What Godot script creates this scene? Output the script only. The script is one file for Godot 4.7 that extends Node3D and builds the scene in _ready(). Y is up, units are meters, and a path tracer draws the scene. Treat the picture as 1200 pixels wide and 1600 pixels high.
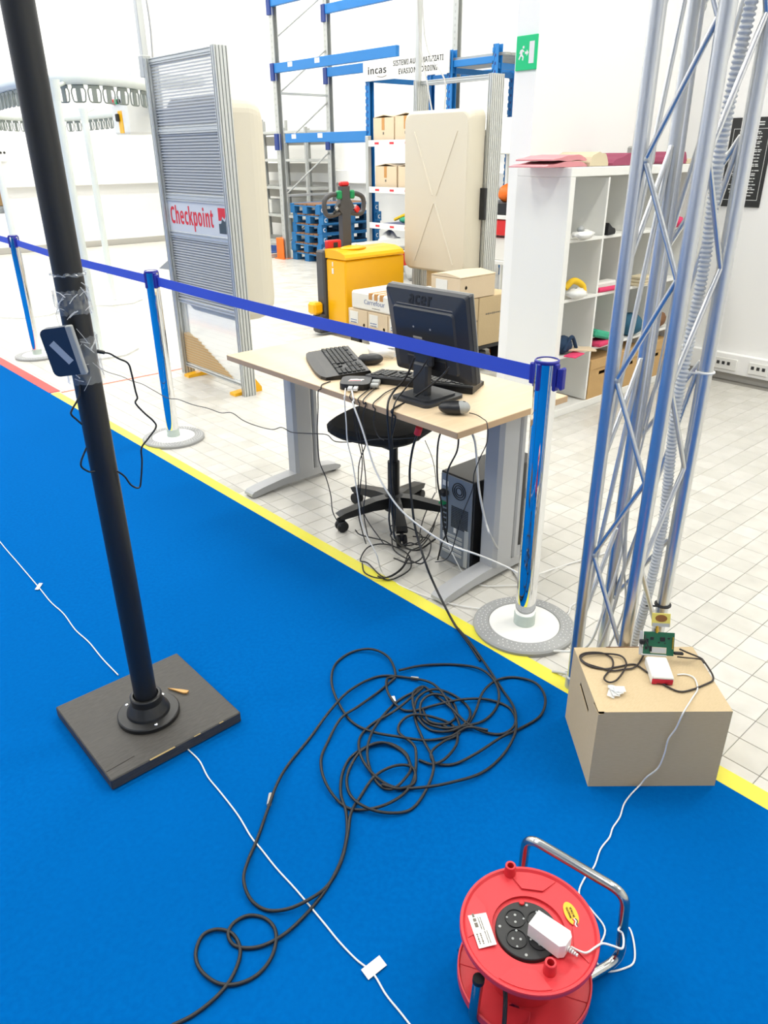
extends Node3D
# An exhibition hall: blue carpet, barrier posts, a cluttered desk, a lattice mast and a warehouse behind.
# Axes: x runs right and away along the desk's depth, -z runs away along the carpet's edge, y is up; metres.

var M := {}
var names := {}
var rng := RandomNumberGenerator.new()
var cam_xf := Transform3D()

func _ready() -> void:
	rng.seed = 7
	setup_camera_and_light()
	make_materials()
	build_room()
	build_carpet_and_tape()
	build_warehouse()
	build_gates()
	build_conveyor()
	build_pallet_truck()
	build_shelf_unit()
	build_barriers()
	build_desk()
	build_mast()
	build_box_and_board()
	build_black_pole()
	build_reel()
	build_loose_cables()

func setup_camera_and_light() -> void:
	var cam := Camera3D.new()
	cam.name = "camera"
	cam.fov = 69.05
	cam.near = 0.05
	cam.far = 100.0
	cam_xf = Transform3D(Basis(Vector3(0.74519, -0.007701, 0.666807), Vector3(0.294687, 0.900804, -0.318923), Vector3(-0.598206, 0.434158, 0.67354)), Vector3(0, 1.57, 0))
	cam.transform = cam_xf
	add_child(cam)
	cam.current = true
	var e := Environment.new()
	e.background_mode = Environment.BG_COLOR
	e.background_color = Color(0.55, 0.62, 0.7)
	e.tonemap_mode = Environment.TONE_MAPPER_LINEAR
	e.tonemap_exposure = 1.9
	e.sdfgi_enabled = true
	e.ssao_enabled = true
	e.ssil_enabled = true
	var we := WorldEnvironment.new()
	we.name = "world_environment"
	we.environment = e
	add_child(we)
	# rows of ceiling lamps; the fittings themselves are built in build_room
	for p in lamp_spots():
		var l := AreaLight3D.new()
		l.name = "lamp_light"
		l.area_size = Vector2(2.4, 0.5)
		l.light_energy = LAMP_ENERGY
		l.light_color = Color(1.0, 0.985, 0.95)
		l.shadow_enabled = true
		l.area_range = 40.0
		l.area_attenuation = 2.0
		l.rotation_degrees.x = -90
		l.position = p - Vector3(0, 0.13, 0)
		add_child(l, true)

const LAMP_ENERGY := 5.0

func lamp_spots() -> Array:
	var out := []
	for z in [-0.6, -3.9, -7.2, -10.5, -13.4]:  # nearest row is unseen, added to brighten the near carpet and bay
		for x in [-4.5, 0.0, 4.3, 7.6]:
			if z > -3.0 and x < -1.0 or z > -4.5 and x > 5.0:
				continue
			out.append(Vector3(x, 5.9, z))
	out.append(Vector3(4.3, 5.9, 2.0))  # unseen extra lamp, added to whiten the walls of the right bay
	return out

# ------------------------------------------------------------------ helpers
func numbered(n: String) -> String:
	if not names.has(n):
		names[n] = 0
		return n
	names[n] += 1
	return "%s_%03d" % [n, names[n]]

func thing(called: String, label: String, category: String, at := Vector3.ZERO, turn := 0.0, group := "") -> Node3D:
	var o := Node3D.new()
	o.name = numbered(called)
	add_child(o, true)
	o.position = at
	o.rotation_degrees.y = turn
	tag(o, label, category, group)
	return o

func tag(o: Node, label: String, category: String, group := "", kind := "") -> void:
	if label != "": o.set_meta("label", label)
	if category != "": o.set_meta("category", category)
	if group != "": o.set_meta("group", group)
	if kind != "": o.set_meta("kind", kind)

func copy(o: Node3D, label := "", group := "") -> Node3D:
	var c: Node3D = o.duplicate()
	c.name = numbered(String(o.get_meta("base", "thing")))
	add_child(c, true)
	if label != "": c.set_meta("label", label)
	if group != "": c.set_meta("group", group)
	return c

func S() -> SurfaceTool:
	var st := SurfaceTool.new()
	st.begin(Mesh.PRIMITIVE_TRIANGLES)
	return st

func put(parent: Node, called: String, st, mat: Material, at := Vector3.ZERO) -> MeshInstance3D:
	var o := MeshInstance3D.new()
	o.name = called
	o.mesh = st.commit() if st is SurfaceTool else st
	o.material_override = mat
	o.position = at
	parent.add_child(o, true)
	return o

# a part whose shape was written in world axes, under a thing that stands at its base
func pw(parent: Node3D, called: String, st, mat: Material) -> MeshInstance3D:
	return put(parent, called, st, mat, -parent.position)

func top(called: String, st, mat: Material, label: String, category: String, group := "") -> MeshInstance3D:
	var o := put(self, numbered(called), st, mat)
	tag(o, label, category, group)
	return o

func struct(called: String, st, mat: Material) -> MeshInstance3D:
	var o := put(self, numbered(called), st, mat)
	o.set_meta("kind", "structure")
	return o

func tri(st: SurfaceTool, a: Vector3, b: Vector3, c: Vector3, na: Vector3, nb: Vector3, nc: Vector3) -> void:
	if (b - a).cross(c - a).dot(na + nb + nc) > 0.0:
		var t := b
		b = c
		c = t
		t = nb
		nb = nc
		nc = t
	st.set_normal(na)
	st.add_vertex(a)
	st.set_normal(nb)
	st.add_vertex(b)
	st.set_normal(nc)
	st.add_vertex(c)

func quad(st: SurfaceTool, a: Vector3, b: Vector3, c: Vector3, d: Vector3, n: Vector3) -> void:
	tri(st, a, b, c, n, n, n)
	tri(st, a, c, d, n, n, n)

func bx(st: SurfaceTool, c: Vector3, s: Vector3, bev := 0.003, T := Transform3D.IDENTITY) -> void:
	var h := s * 0.5
	var b: float = min(bev, min(h.x, min(h.y, h.z)) * 0.8)
	var V := func(sg: Vector3, k: int) -> Vector3:
		var q := Vector3(sg.x * (h.x - b), sg.y * (h.y - b), sg.z * (h.z - b))
		q[k] = sg[k] * h[k]
		return T * (c + q)
	for k in 3:
		var i := (k + 1) % 3
		var j := (k + 2) % 3
		for s0 in [-1.0, 1.0]:
			var n := Vector3.ZERO
			n[k] = s0
			var q := []
			for w in [[-1.0, -1.0], [1.0, -1.0], [1.0, 1.0], [-1.0, 1.0]]:
				var g := Vector3.ZERO
				g[k] = s0
				g[i] = w[0]
				g[j] = w[1]
				q.append(V.call(g, k))
			quad(st, q[0], q[1], q[2], q[3], (T.basis * n).normalized())
	if b <= 0.0:
		return
	for k in 3:
		var i := (k + 1) % 3
		var j := (k + 2) % 3
		for si in [-1.0, 1.0]:
			for sj in [-1.0, 1.0]:
				var g := Vector3.ZERO
				g[i] = si
				g[j] = sj
				var n := (T.basis * g).normalized()
				var g1 := g
				g1[k] = -1.0
				var g2 := g
				g2[k] = 1.0
				quad(st, V.call(g1, i), V.call(g2, i), V.call(g2, j), V.call(g1, j), n)
	for sx in [-1.0, 1.0]:
		for sy in [-1.0, 1.0]:
			for sz in [-1.0, 1.0]:
				var g := Vector3(sx, sy, sz)
				var n := (T.basis * g).normalized()
				tri(st, V.call(g, 0), V.call(g, 1), V.call(g, 2), n, n, n)

# box given by its two corners
func bb(st: SurfaceTool, a: Vector3, b: Vector3, bev := 0.003) -> void:
	bx(st, (a + b) * 0.5, (b - a).abs(), bev)

func tube(st: SurfaceTool, pts: Array, r: float, sides := 8, closed := false, radii := []) -> void:
	var n := pts.size()
	var rings := []
	var norms := []
	var up := Vector3.UP
	var last := Vector3.ZERO
	for i in n:
		var d: Vector3
		if closed:
			d = pts[(i + 1) % n] - pts[(i - 1 + n) % n]
		elif i == 0:
			d = pts[1] - pts[0]
		elif i == n - 1:
			d = pts[n - 1] - pts[n - 2]
		else:
			d = (pts[i + 1] - pts[i]).normalized() + (pts[i] - pts[i - 1]).normalized()
		d = d.normalized()
		if i == 0:
			up = Vector3.UP if abs(d.y) < 0.9 else Vector3.RIGHT
		up = (up - d * up.dot(d)).normalized()
		var sd := d.cross(up)
		var ring := []
		var nr := []
		var rr: float = radii[i] if radii.size() else r
		var slope := 0.0
		if radii.size() and i > 0 and i < n - 1:
			slope = (radii[i + 1] - radii[i - 1]) / maxf(0.0001, pts[i + 1].distance_to(pts[i - 1]))
		for k in sides:
			var a := TAU * k / sides
			var v := up * cos(a) + sd * sin(a)
			ring.append(pts[i] + v * rr)
			nr.append((v - d * slope).normalized())
		rings.append(ring)
		norms.append(nr)
	var last_i := n if closed else n - 1
	for i in last_i:
		var j := (i + 1) % n
		for k in sides:
			var m := (k + 1) % sides
			tri(st, rings[i][k], rings[j][k], rings[j][m], norms[i][k], norms[j][k], norms[j][m])
			tri(st, rings[i][k], rings[j][m], rings[i][m], norms[i][k], norms[j][m], norms[i][m])
	if not closed:
		for e in [[0, pts[0] - pts[1]], [n - 1, pts[n - 1] - pts[n - 2]]]:
			var nn: Vector3 = e[1].normalized()
			for k in range(1, sides - 1):
				tri(st, rings[e[0]][0], rings[e[0]][k], rings[e[0]][k + 1], nn, nn, nn)

# smooth curve through points
func curve(pts: Array, per := 6, closed := false) -> Array:
	var out := []
	var n := pts.size()
	for i in (n if closed else n - 1):
		var p0: Vector3 = pts[(i - 1 + n) % n] if closed or i > 0 else pts[0] * 2.0 - pts[1]
		var p1: Vector3 = pts[i]
		var p2: Vector3 = pts[(i + 1) % n]
		var p3: Vector3 = pts[(i + 2) % n] if closed or i < n - 2 else p2 * 2.0 - p1
		for k in per:
			var t := float(k) / per
			out.append(0.5 * (2.0 * p1 + (p2 - p0) * t + (2.0 * p0 - 5.0 * p1 + 4.0 * p2 - p3) * t * t + (3.0 * p1 - p0 - 3.0 * p2 + p3) * t * t * t))
	if not closed:
		out.append(pts[n - 1])
	return out

func rounded(pts: Array, r: float, per := 5) -> Array:
	var out := [pts[0]]
	for i in range(1, pts.size() - 1):
		var a: Vector3 = pts[i] + (pts[i - 1] - pts[i]).normalized() * r
		var b: Vector3 = pts[i] + (pts[i + 1] - pts[i]).normalized() * r
		for k in per + 1:
			var t := float(k) / per
			out.append(a.lerp(pts[i], t).lerp(pts[i].lerp(b, t), t))
	out.append(pts[-1])
	return out

# profile of (radius, height) pairs turned about the y axis
func lathe(st: SurfaceTool, prof: Array, at := Vector3.ZERO, seg := 32, T := Transform3D.IDENTITY) -> void:
	for i in prof.size() - 1:
		var a: Vector2 = prof[i]
		var b: Vector2 = prof[i + 1]
		var d := b - a
		var nr := Vector2(d.y, -d.x).normalized()
		for k in seg:
			var t0 := TAU * k / seg
			var t1 := TAU * (k + 1) / seg
			var u0 := Vector3(cos(t0), 0, sin(t0))
			var u1 := Vector3(cos(t1), 0, sin(t1))
			var n0 := T.basis * (u0 * nr.x + Vector3.UP * nr.y)
			var n1 := T.basis * (u1 * nr.x + Vector3.UP * nr.y)
			var a0 := T * (at + u0 * a.x + Vector3.UP * a.y)
			var a1 := T * (at + u1 * a.x + Vector3.UP * a.y)
			var b0 := T * (at + u0 * b.x + Vector3.UP * b.y)
			var b1 := T * (at + u1 * b.x + Vector3.UP * b.y)
			if a.x > 0.0:
				tri(st, a0, b0, a1, n0, n0, n1)
			if b.x > 0.0:
				tri(st, a1, b0, b1, n1, n0, n1)

func cyl(st: SurfaceTool, c: Vector3, r: float, y0: float, y1: float, bev := 0.002, seg := 32, T := Transform3D.IDENTITY) -> void:
	lathe(st, [Vector2(0, y0), Vector2(r - bev, y0), Vector2(r, y0 + bev), Vector2(r, y1 - bev), Vector2(r - bev, y1), Vector2(0, y1)], c, seg, T)

# outline in xy, pushed out along z from 0 to depth, then placed by T
func prism(st: SurfaceTool, poly: PackedVector2Array, depth: float, T := Transform3D.IDENTITY) -> void:
	var ids := Geometry2D.triangulate_polygon(poly)
	var nf := (T.basis * Vector3(0, 0, 1)).normalized()
	for i in range(0, ids.size(), 3):
		var q := []
		for k in 3:
			q.append(poly[ids[i + k]])
		tri(st, T * Vector3(q[0].x, q[0].y, depth), T * Vector3(q[1].x, q[1].y, depth), T * Vector3(q[2].x, q[2].y, depth), nf, nf, nf)
		tri(st, T * Vector3(q[0].x, q[0].y, 0), T * Vector3(q[1].x, q[1].y, 0), T * Vector3(q[2].x, q[2].y, 0), -nf, -nf, -nf)
	var area := 0.0
	for i in poly.size():
		area += poly[i].cross(poly[(i + 1) % poly.size()])
	for i in poly.size():
		var a := poly[i]
		var b := poly[(i + 1) % poly.size()]
		var d := (b - a) * signf(area)
		var n := (T.basis * Vector3(d.y, -d.x, 0)).normalized()
		quad(st, T * Vector3(a.x, a.y, 0), T * Vector3(b.x, b.y, 0), T * Vector3(b.x, b.y, depth), T * Vector3(a.x, a.y, depth), n)

func rrect(w: float, h: float, r: float, seg := 4) -> PackedVector2Array:
	var out := PackedVector2Array()
	for q in [[1, 1, 0.0], [-1, 1, 90.0], [-1, -1, 180.0], [1, -1, 270.0]]:
		for k in seg + 1:
			var a: float = deg_to_rad(q[2] + 90.0 * k / seg)
			out.append(Vector2(q[0] * (w / 2 - r) + r * cos(a), q[1] * (h / 2 - r) + r * sin(a)))
	return out

func ngon(r: float, n: int, turn := 0.0, sx := 1.0) -> PackedVector2Array:
	var out := PackedVector2Array()
	for k in n:
		out.append(Vector2(cos(TAU * k / n + turn) * r * sx, sin(TAU * k / n + turn) * r))
	return out

# outline of an extruded aluminium bar: w by d, with nw real slots in the long faces and nd in the short ones
func slotted(w: float, d: float, nw: int, nd: int, sw := 0.007, dp := 0.009) -> PackedVector2Array:
	var out := PackedVector2Array()
	for side in 4:
		var L := w if side % 2 == 0 else d
		var D := d if side % 2 == 0 else w
		var n := nw if side % 2 == 0 else nd
		var a := side * PI / 2
		var q := [Vector2(-L / 2 + 0.0015, -D / 2)]
		for k in n:
			var x := -L / 2 + L * (k + 0.5) / n
			q.append_array([Vector2(x - sw / 2, -D / 2), Vector2(x - sw / 2, -D / 2 + dp), Vector2(x + sw / 2, -D / 2 + dp), Vector2(x + sw / 2, -D / 2)])
		q.append(Vector2(L / 2 - 0.0015, -D / 2))
		for v in q:
			out.append(v.rotated(a))
	return out

# hollow carton with real openings cut through its walls
func csg_carton(parent: Node3D, called: String, c: Vector3, s: Vector3, wall: float, holes_: Array, m: Material) -> CSGCombiner3D:
	var o := CSGCombiner3D.new()
	o.name = called
	parent.add_child(o, true)
	var outer := CSGBox3D.new()
	outer.name = "outer_walls"
	outer.size = s
	outer.position = c
	outer.material = m
	o.add_child(outer)
	var inner := CSGBox3D.new()
	inner.name = "hollow"
	inner.size = s - Vector3.ONE * 2.0 * wall
	inner.position = c
	inner.operation = CSGShape3D.OPERATION_SUBTRACTION
	inner.material = m
	o.add_child(inner)
	for h in holes_:
		h.name = "opening"
		h.operation = CSGShape3D.OPERATION_SUBTRACTION
		h.material = m
		o.add_child(h, true)
	return o

func cut_box(at: Vector3, s: Vector3, turn := Vector3.ZERO) -> CSGBox3D:
	var b := CSGBox3D.new()
	b.size = s
	b.position = at
	b.rotation = turn
	return b

func cut_round(at: Vector3, r: float, along_x: bool) -> CSGCylinder3D:
	var b := CSGCylinder3D.new()
	b.radius = r
	b.height = 0.03
	b.sides = 20
	b.position = at
	b.rotation = Vector3(0, 0, PI / 2) if along_x else Vector3(PI / 2, 0, 0)
	return b

# soft rounded lump: an ellipsoid with a wavy surface
func blob(st: SurfaceTool, c: Vector3, r: Vector3, wave := 0.0, T := Transform3D.IDENTITY, nu := 16, nv := 10, sharp := 1.0) -> void:
	var ph := rng.randf() * TAU
	var P := func(i: int, j: int) -> Vector3:
		var u := TAU * (i % nu) / nu
		var v := PI * j / nv - PI / 2
		var k := 1.0 + wave * (sin(3.0 * u + ph) * cos(2.0 * v) + 0.6 * sin(5.0 * u - ph + 4.0 * v))
		var x := cos(u) * pow(cos(v), sharp)
		var z := sin(u) * pow(cos(v), sharp)
		return T * (c + Vector3(x * r.x, sin(v) * r.y, z * r.z) * k)
	for i in nu:
		for j in nv:
			var a: Vector3 = P.call(i, j)
			var b: Vector3 = P.call(i + 1, j)
			var d: Vector3 = P.call(i + 1, j + 1)
			var e: Vector3 = P.call(i, j + 1)
			var o: Vector3 = T * c
			for f in [[a, b, d], [a, d, e]]:
				var g := []
				for q in f:
					var w: Vector3 = T.basis.inverse() * (q - o)
					g.append((T.basis * Vector3(w.x / (r.x * r.x), w.y / (r.y * r.y), w.z / (r.z * r.z))).normalized())
				tri(st, f[0], f[1], f[2], g[0], g[1], g[2])

# lettering: fitted to a height (and a width if given), its middle at the origin of T, reading along T's x
func letters(parent: Node3D, called: String, s: String, T: Transform3D, h: float, w: float, mat: Material, face := "Droid Sans", bold := false) -> MeshInstance3D:
	var f := SystemFont.new()
	f.font_names = PackedStringArray([face])
	if bold:
		f.font_weight = 700
	var m := TextMesh.new()
	m.text = s
	m.font = f
	m.font_size = 32
	m.pixel_size = 0.01
	m.depth = 0.01
	m.curve_step = 2.0
	var bbx := m.get_aabb()
	var o := MeshInstance3D.new()
	o.name = called
	o.mesh = m
	o.material_override = mat
	var ky := h / bbx.size.y
	var kx := w / bbx.size.x if w > 0.0 else ky
	var mid := bbx.get_center()
	o.transform = T * Transform3D(Basis(Vector3(kx, 0, 0), Vector3(0, ky, 0), Vector3(0, 0, 0.1)), Vector3(-mid.x * kx, -mid.y * ky, 0.0004))
	parent.add_child(o, true)
	return o

func basis_from(x: Vector3, y: Vector3) -> Basis:
	var z := x.cross(y).normalized()
	x = x.normalized()
	return Basis(x, z.cross(x).normalized(), z)

# ------------------------------------------------------------------ materials
func mat(key: String, c: Color, rough := 0.6, metal := 0.0) -> StandardMaterial3D:
	var m := StandardMaterial3D.new()
	m.resource_name = key
	m.albedo_color = c
	m.roughness = rough
	m.metallic = metal
	M[key] = m
	return m

# mottled colour between two tones, as a tiling picture
func grain_texture(seed_: int, freq: float, a: Color, b: Color, stretch := 1.0, size := 256, octaves := 4) -> ImageTexture:
	var n := FastNoiseLite.new()
	n.seed = seed_
	n.frequency = freq
	n.fractal_octaves = octaves
	var im := Image.create(size, size, true, Image.FORMAT_RGB8)
	for y in size:
		for x in size:
			# blend across the seam so that the picture repeats
			var u := float(x) / size
			var v := float(y) / size
			var f := 0.0
			f += n.get_noise_2d(x, y * stretch) * (1 - u) * (1 - v)
			f += n.get_noise_2d(x - size, y * stretch) * u * (1 - v)
			f += n.get_noise_2d(x, (y - size) * stretch) * (1 - u) * v
			f += n.get_noise_2d(x - size, (y - size) * stretch) * u * v
			im.set_pixel(x, y, a.lerp(b, clampf(0.5 + f * 0.9, 0, 1)))
	im.generate_mipmaps()
	return ImageTexture.create_from_image(im)

func textured(m: StandardMaterial3D, t: Texture2D, scale := Vector3.ONE) -> StandardMaterial3D:
	m.albedo_texture = t
	m.albedo_color = Color.WHITE
	m.uv1_triplanar = true
	m.uv1_world_triplanar = true
	m.uv1_scale = scale
	return m

func make_materials() -> void:
	mat("wall", Color(0.955, 0.955, 0.945), 0.85)
	mat("trim_grey", Color(0.72, 0.71, 0.68), 0.6)
	mat("grout", Color(0.54, 0.53, 0.5), 0.9)
	textured(mat("tile_a", Color.WHITE, 0.32), grain_texture(3, 0.02, Color(0.76, 0.75, 0.715), Color(0.82, 0.81, 0.78)), Vector3.ONE * 1.3)
	textured(mat("tile_b", Color.WHITE, 0.28), grain_texture(4, 0.02, Color(0.745, 0.735, 0.70), Color(0.81, 0.80, 0.765)), Vector3.ONE * 1.1)
	textured(mat("tile_c", Color.WHITE, 0.36), grain_texture(5, 0.02, Color(0.775, 0.765, 0.735), Color(0.835, 0.825, 0.795)), Vector3.ONE * 1.5)
	var carpet := textured(mat("carpet", Color.WHITE, 1.0), grain_texture(11, 0.09, Color(0.0, 0.335, 0.615), Color(0.0, 0.37, 0.66), 1.0, 512, 5), Vector3.ONE * 1.1)
	carpet.metallic_specular = 0.1
	mat("tape_yellow", Color(0.88, 0.85, 0.27), 0.45)
	mat("tape_red", Color(0.82, 0.22, 0.2), 0.45)
	mat("tape_orange", Color(0.95, 0.5, 0.25), 0.5)
	mat("tape_white", Color(0.86, 0.87, 0.86), 0.5)
	mat("chrome", Color(0.93, 0.935, 0.94), 0.04, 1.0)
	mat("alu", Color(0.83, 0.835, 0.835), 0.3, 1.0)
	mat("profile", Color(0.8, 0.81, 0.8), 0.42, 0.75)
	mat("rail_tube", Color(0.72, 0.72, 0.70), 0.2, 1.0)
	mat("silver_paint", Color(0.68, 0.685, 0.69), 0.45, 0.0)
	mat("grey_plastic", Color(0.62, 0.63, 0.62), 0.6)
	mat("base_ring", Color(0.6, 0.605, 0.6), 0.55)
	mat("white_plastic", Color(0.92, 0.92, 0.9), 0.4)
	mat("white_paint", Color(0.9, 0.905, 0.89), 0.5)
	mat("black_plastic", Color(0.085, 0.09, 0.1), 0.42)
	mat("black_case", Color(0.19, 0.2, 0.215), 0.45)
	mat("black_rubber", Color(0.075, 0.075, 0.08), 0.6)
	mat("cable_black", Color(0.085, 0.09, 0.1), 0.5)
	mat("cable_brown", Color(0.16, 0.13, 0.12), 0.5)
	mat("conduit", Color(0.86, 0.865, 0.86), 0.5)
	mat("cable_white", Color(0.88, 0.88, 0.87), 0.45)
	mat("cable_grey", Color(0.74, 0.74, 0.73), 0.5)
	mat("seat_cloth", Color(0.075, 0.078, 0.085), 0.9)
	mat("key_black", Color(0.13, 0.135, 0.135), 0.5)
	mat("pole_black", Color(0.105, 0.108, 0.108), 0.4)
	textured(mat("board_black", Color.WHITE, 0.55), grain_texture(21, 0.03, Color(0.2, 0.19, 0.175), Color(0.27, 0.26, 0.24), 6.0), Vector3.ONE * 3.0)
	mat("chip_wood", Color(0.78, 0.6, 0.36), 0.7)
	mat("edge_wood", Color(0.6, 0.52, 0.34), 0.8)
	mat("ribbon", Color(0.19, 0.31, 0.78), 0.55)
	mat("ribbon_clip", Color(0.14, 0.16, 0.58), 0.4)
	textured(mat("beech", Color.WHITE, 0.38), grain_texture(31, 0.012, Color(0.86, 0.765, 0.62), Color(0.895, 0.81, 0.675), 14.0), Vector3(1.2, 1.2, 1.2))
	mat("beech_edge", Color(0.74, 0.62, 0.48), 0.5)
	textured(mat("cardboard", Color.WHITE, 0.85), grain_texture(41, 0.05, Color(0.765, 0.68, 0.53), Color(0.805, 0.72, 0.575), 5.0), Vector3.ONE * 4.0)
	textured(mat("cardboard_pale", Color.WHITE, 0.85), grain_texture(42, 0.05, Color(0.84, 0.765, 0.645), Color(0.88, 0.80, 0.685), 5.0), Vector3.ONE * 4.0)
	textured(mat("cardboard_tan", Color.WHITE, 0.85), grain_texture(43, 0.05, Color(0.74, 0.6, 0.4), Color(0.785, 0.645, 0.44), 5.0), Vector3.ONE * 4.0)
	mat("dark_gap", Color(0.1, 0.08, 0.06), 0.9)
	mat("carton_white", Color(0.91, 0.905, 0.88), 0.6)
	mat("print_blue", Color(0.25, 0.36, 0.6), 0.7)
	mat("print_grey", Color(0.45, 0.42, 0.38), 0.7)
	mat("print_dark", Color(0.18, 0.18, 0.18), 0.7)
	mat("print_red", Color(0.83, 0.16, 0.22), 0.6)
	mat("print_white", Color(0.9, 0.9, 0.9), 0.7)
	mat("tape_brown", Color(0.76, 0.55, 0.3), 0.4)
	mat("rack_blue", Color(0.1, 0.46, 0.74), 0.5)
	mat("rack_blue_dark", Color(0.11, 0.22, 0.5), 0.5)
	mat("galvanised", Color(0.74, 0.75, 0.74), 0.45, 0.5)
	mat("steel_grey", Color(0.66, 0.67, 0.66), 0.5, 0.2)
	textured(mat("pallet_blue", Color.WHITE, 0.75), grain_texture(51, 0.06, Color(0.09, 0.38, 0.6), Color(0.16, 0.47, 0.69), 4.0), Vector3.ONE * 3.0)
	mat("pallet_wood", Color(0.5, 0.36, 0.25), 0.85)
	mat("truck_yellow", Color(0.97, 0.72, 0.03), 0.3)
	mat("truck_grey", Color(0.29, 0.29, 0.3), 0.5)
	mat("green", Color(0.05, 0.56, 0.33), 0.5)
	mat("red", Color(0.83, 0.14, 0.15), 0.45)
	mat("orange", Color(0.95, 0.45, 0.1), 0.5)
	mat("sign_green", Color(0.02, 0.78, 0.5), 0.4)
	mat("beige_shell", Color(0.83, 0.805, 0.735), 0.5)
	mat("reel_red", Color(0.82, 0.19, 0.22), 0.4)
	mat("reel_red_dark", Color(0.77, 0.15, 0.18), 0.45)
	mat("label_yellow", Color(0.95, 0.72, 0.16), 0.5)
	mat("pcb", Color(0.06, 0.36, 0.24), 0.4)
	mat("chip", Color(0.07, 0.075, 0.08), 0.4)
	mat("brass", Color(0.82, 0.66, 0.25), 0.3, 1.0)
	mat("patch_yellow", Color(0.84, 0.78, 0.38), 0.5)
	mat("patch_copper", Color(0.55, 0.36, 0.18), 0.4, 0.4)
	mat("pi_red", Color(0.78, 0.07, 0.2), 0.4)
	mat("device_blue", Color(0.12, 0.2, 0.3), 0.4)
	mat("pink_cloth", Color(0.83, 0.56, 0.58), 0.9)
	mat("maroon_cloth", Color(0.62, 0.3, 0.4), 0.9)
	mat("cream_cloth", Color(0.83, 0.78, 0.66), 0.9)
	mat("mint_cloth", Color(0.25, 0.66, 0.52), 0.9)
	mat("rose_cloth", Color(0.86, 0.25, 0.42), 0.9)
	mat("navy_cloth", Color(0.12, 0.22, 0.33), 0.9)
	mat("teal_cloth", Color(0.16, 0.36, 0.46), 0.8)
	mat("yellow_cloth", Color(0.92, 0.75, 0.15), 0.8)
	mat("turn_blue", Color(0.16, 0.3, 0.55), 0.6)
	mat("rib_grey", Color(0.74, 0.75, 0.75), 0.5)  # lighter than the sheet, so the colours carry the rib shading
	mat("track_white", Color(0.88, 0.91, 0.89), 0.4)
	mat("clip_steel", Color(0.52, 0.55, 0.53), 0.5, 0.4)
	var g := mat("film", Color(0.93, 0.95, 0.95, 0.13), 0.12)
	g.transparency = BaseMaterial3D.TRANSPARENCY_ALPHA
	g.cull_mode = BaseMaterial3D.CULL_DISABLED
	g = mat("film_strong", Color(0.94, 0.95, 0.95, 0.5), 0.15)
	g.transparency = BaseMaterial3D.TRANSPARENCY_ALPHA
	g.cull_mode = BaseMaterial3D.CULL_DISABLED
	g = mat("clear_sheet", Color(0.88, 0.9, 0.9, 0.3), 0.1)
	g.transparency = BaseMaterial3D.TRANSPARENCY_ALPHA
	g = mat("grey_sheet", Color(0.68, 0.69, 0.695, 0.85), 0.4)  # darker than the ribs: shade between ribs is put into this colour
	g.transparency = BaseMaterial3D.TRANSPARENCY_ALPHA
	g = mat("clear_collar", Color(0.78, 0.84, 0.8, 0.7), 0.15)
	g.transparency = BaseMaterial3D.TRANSPARENCY_ALPHA
	var lamp := mat("lamp_glow", Color(1, 1, 0.97), 0.5)
	lamp.emission_enabled = true
	lamp.emission = Color(1, 0.99, 0.95)
	lamp.emission_energy_multiplier = 1.5
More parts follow.
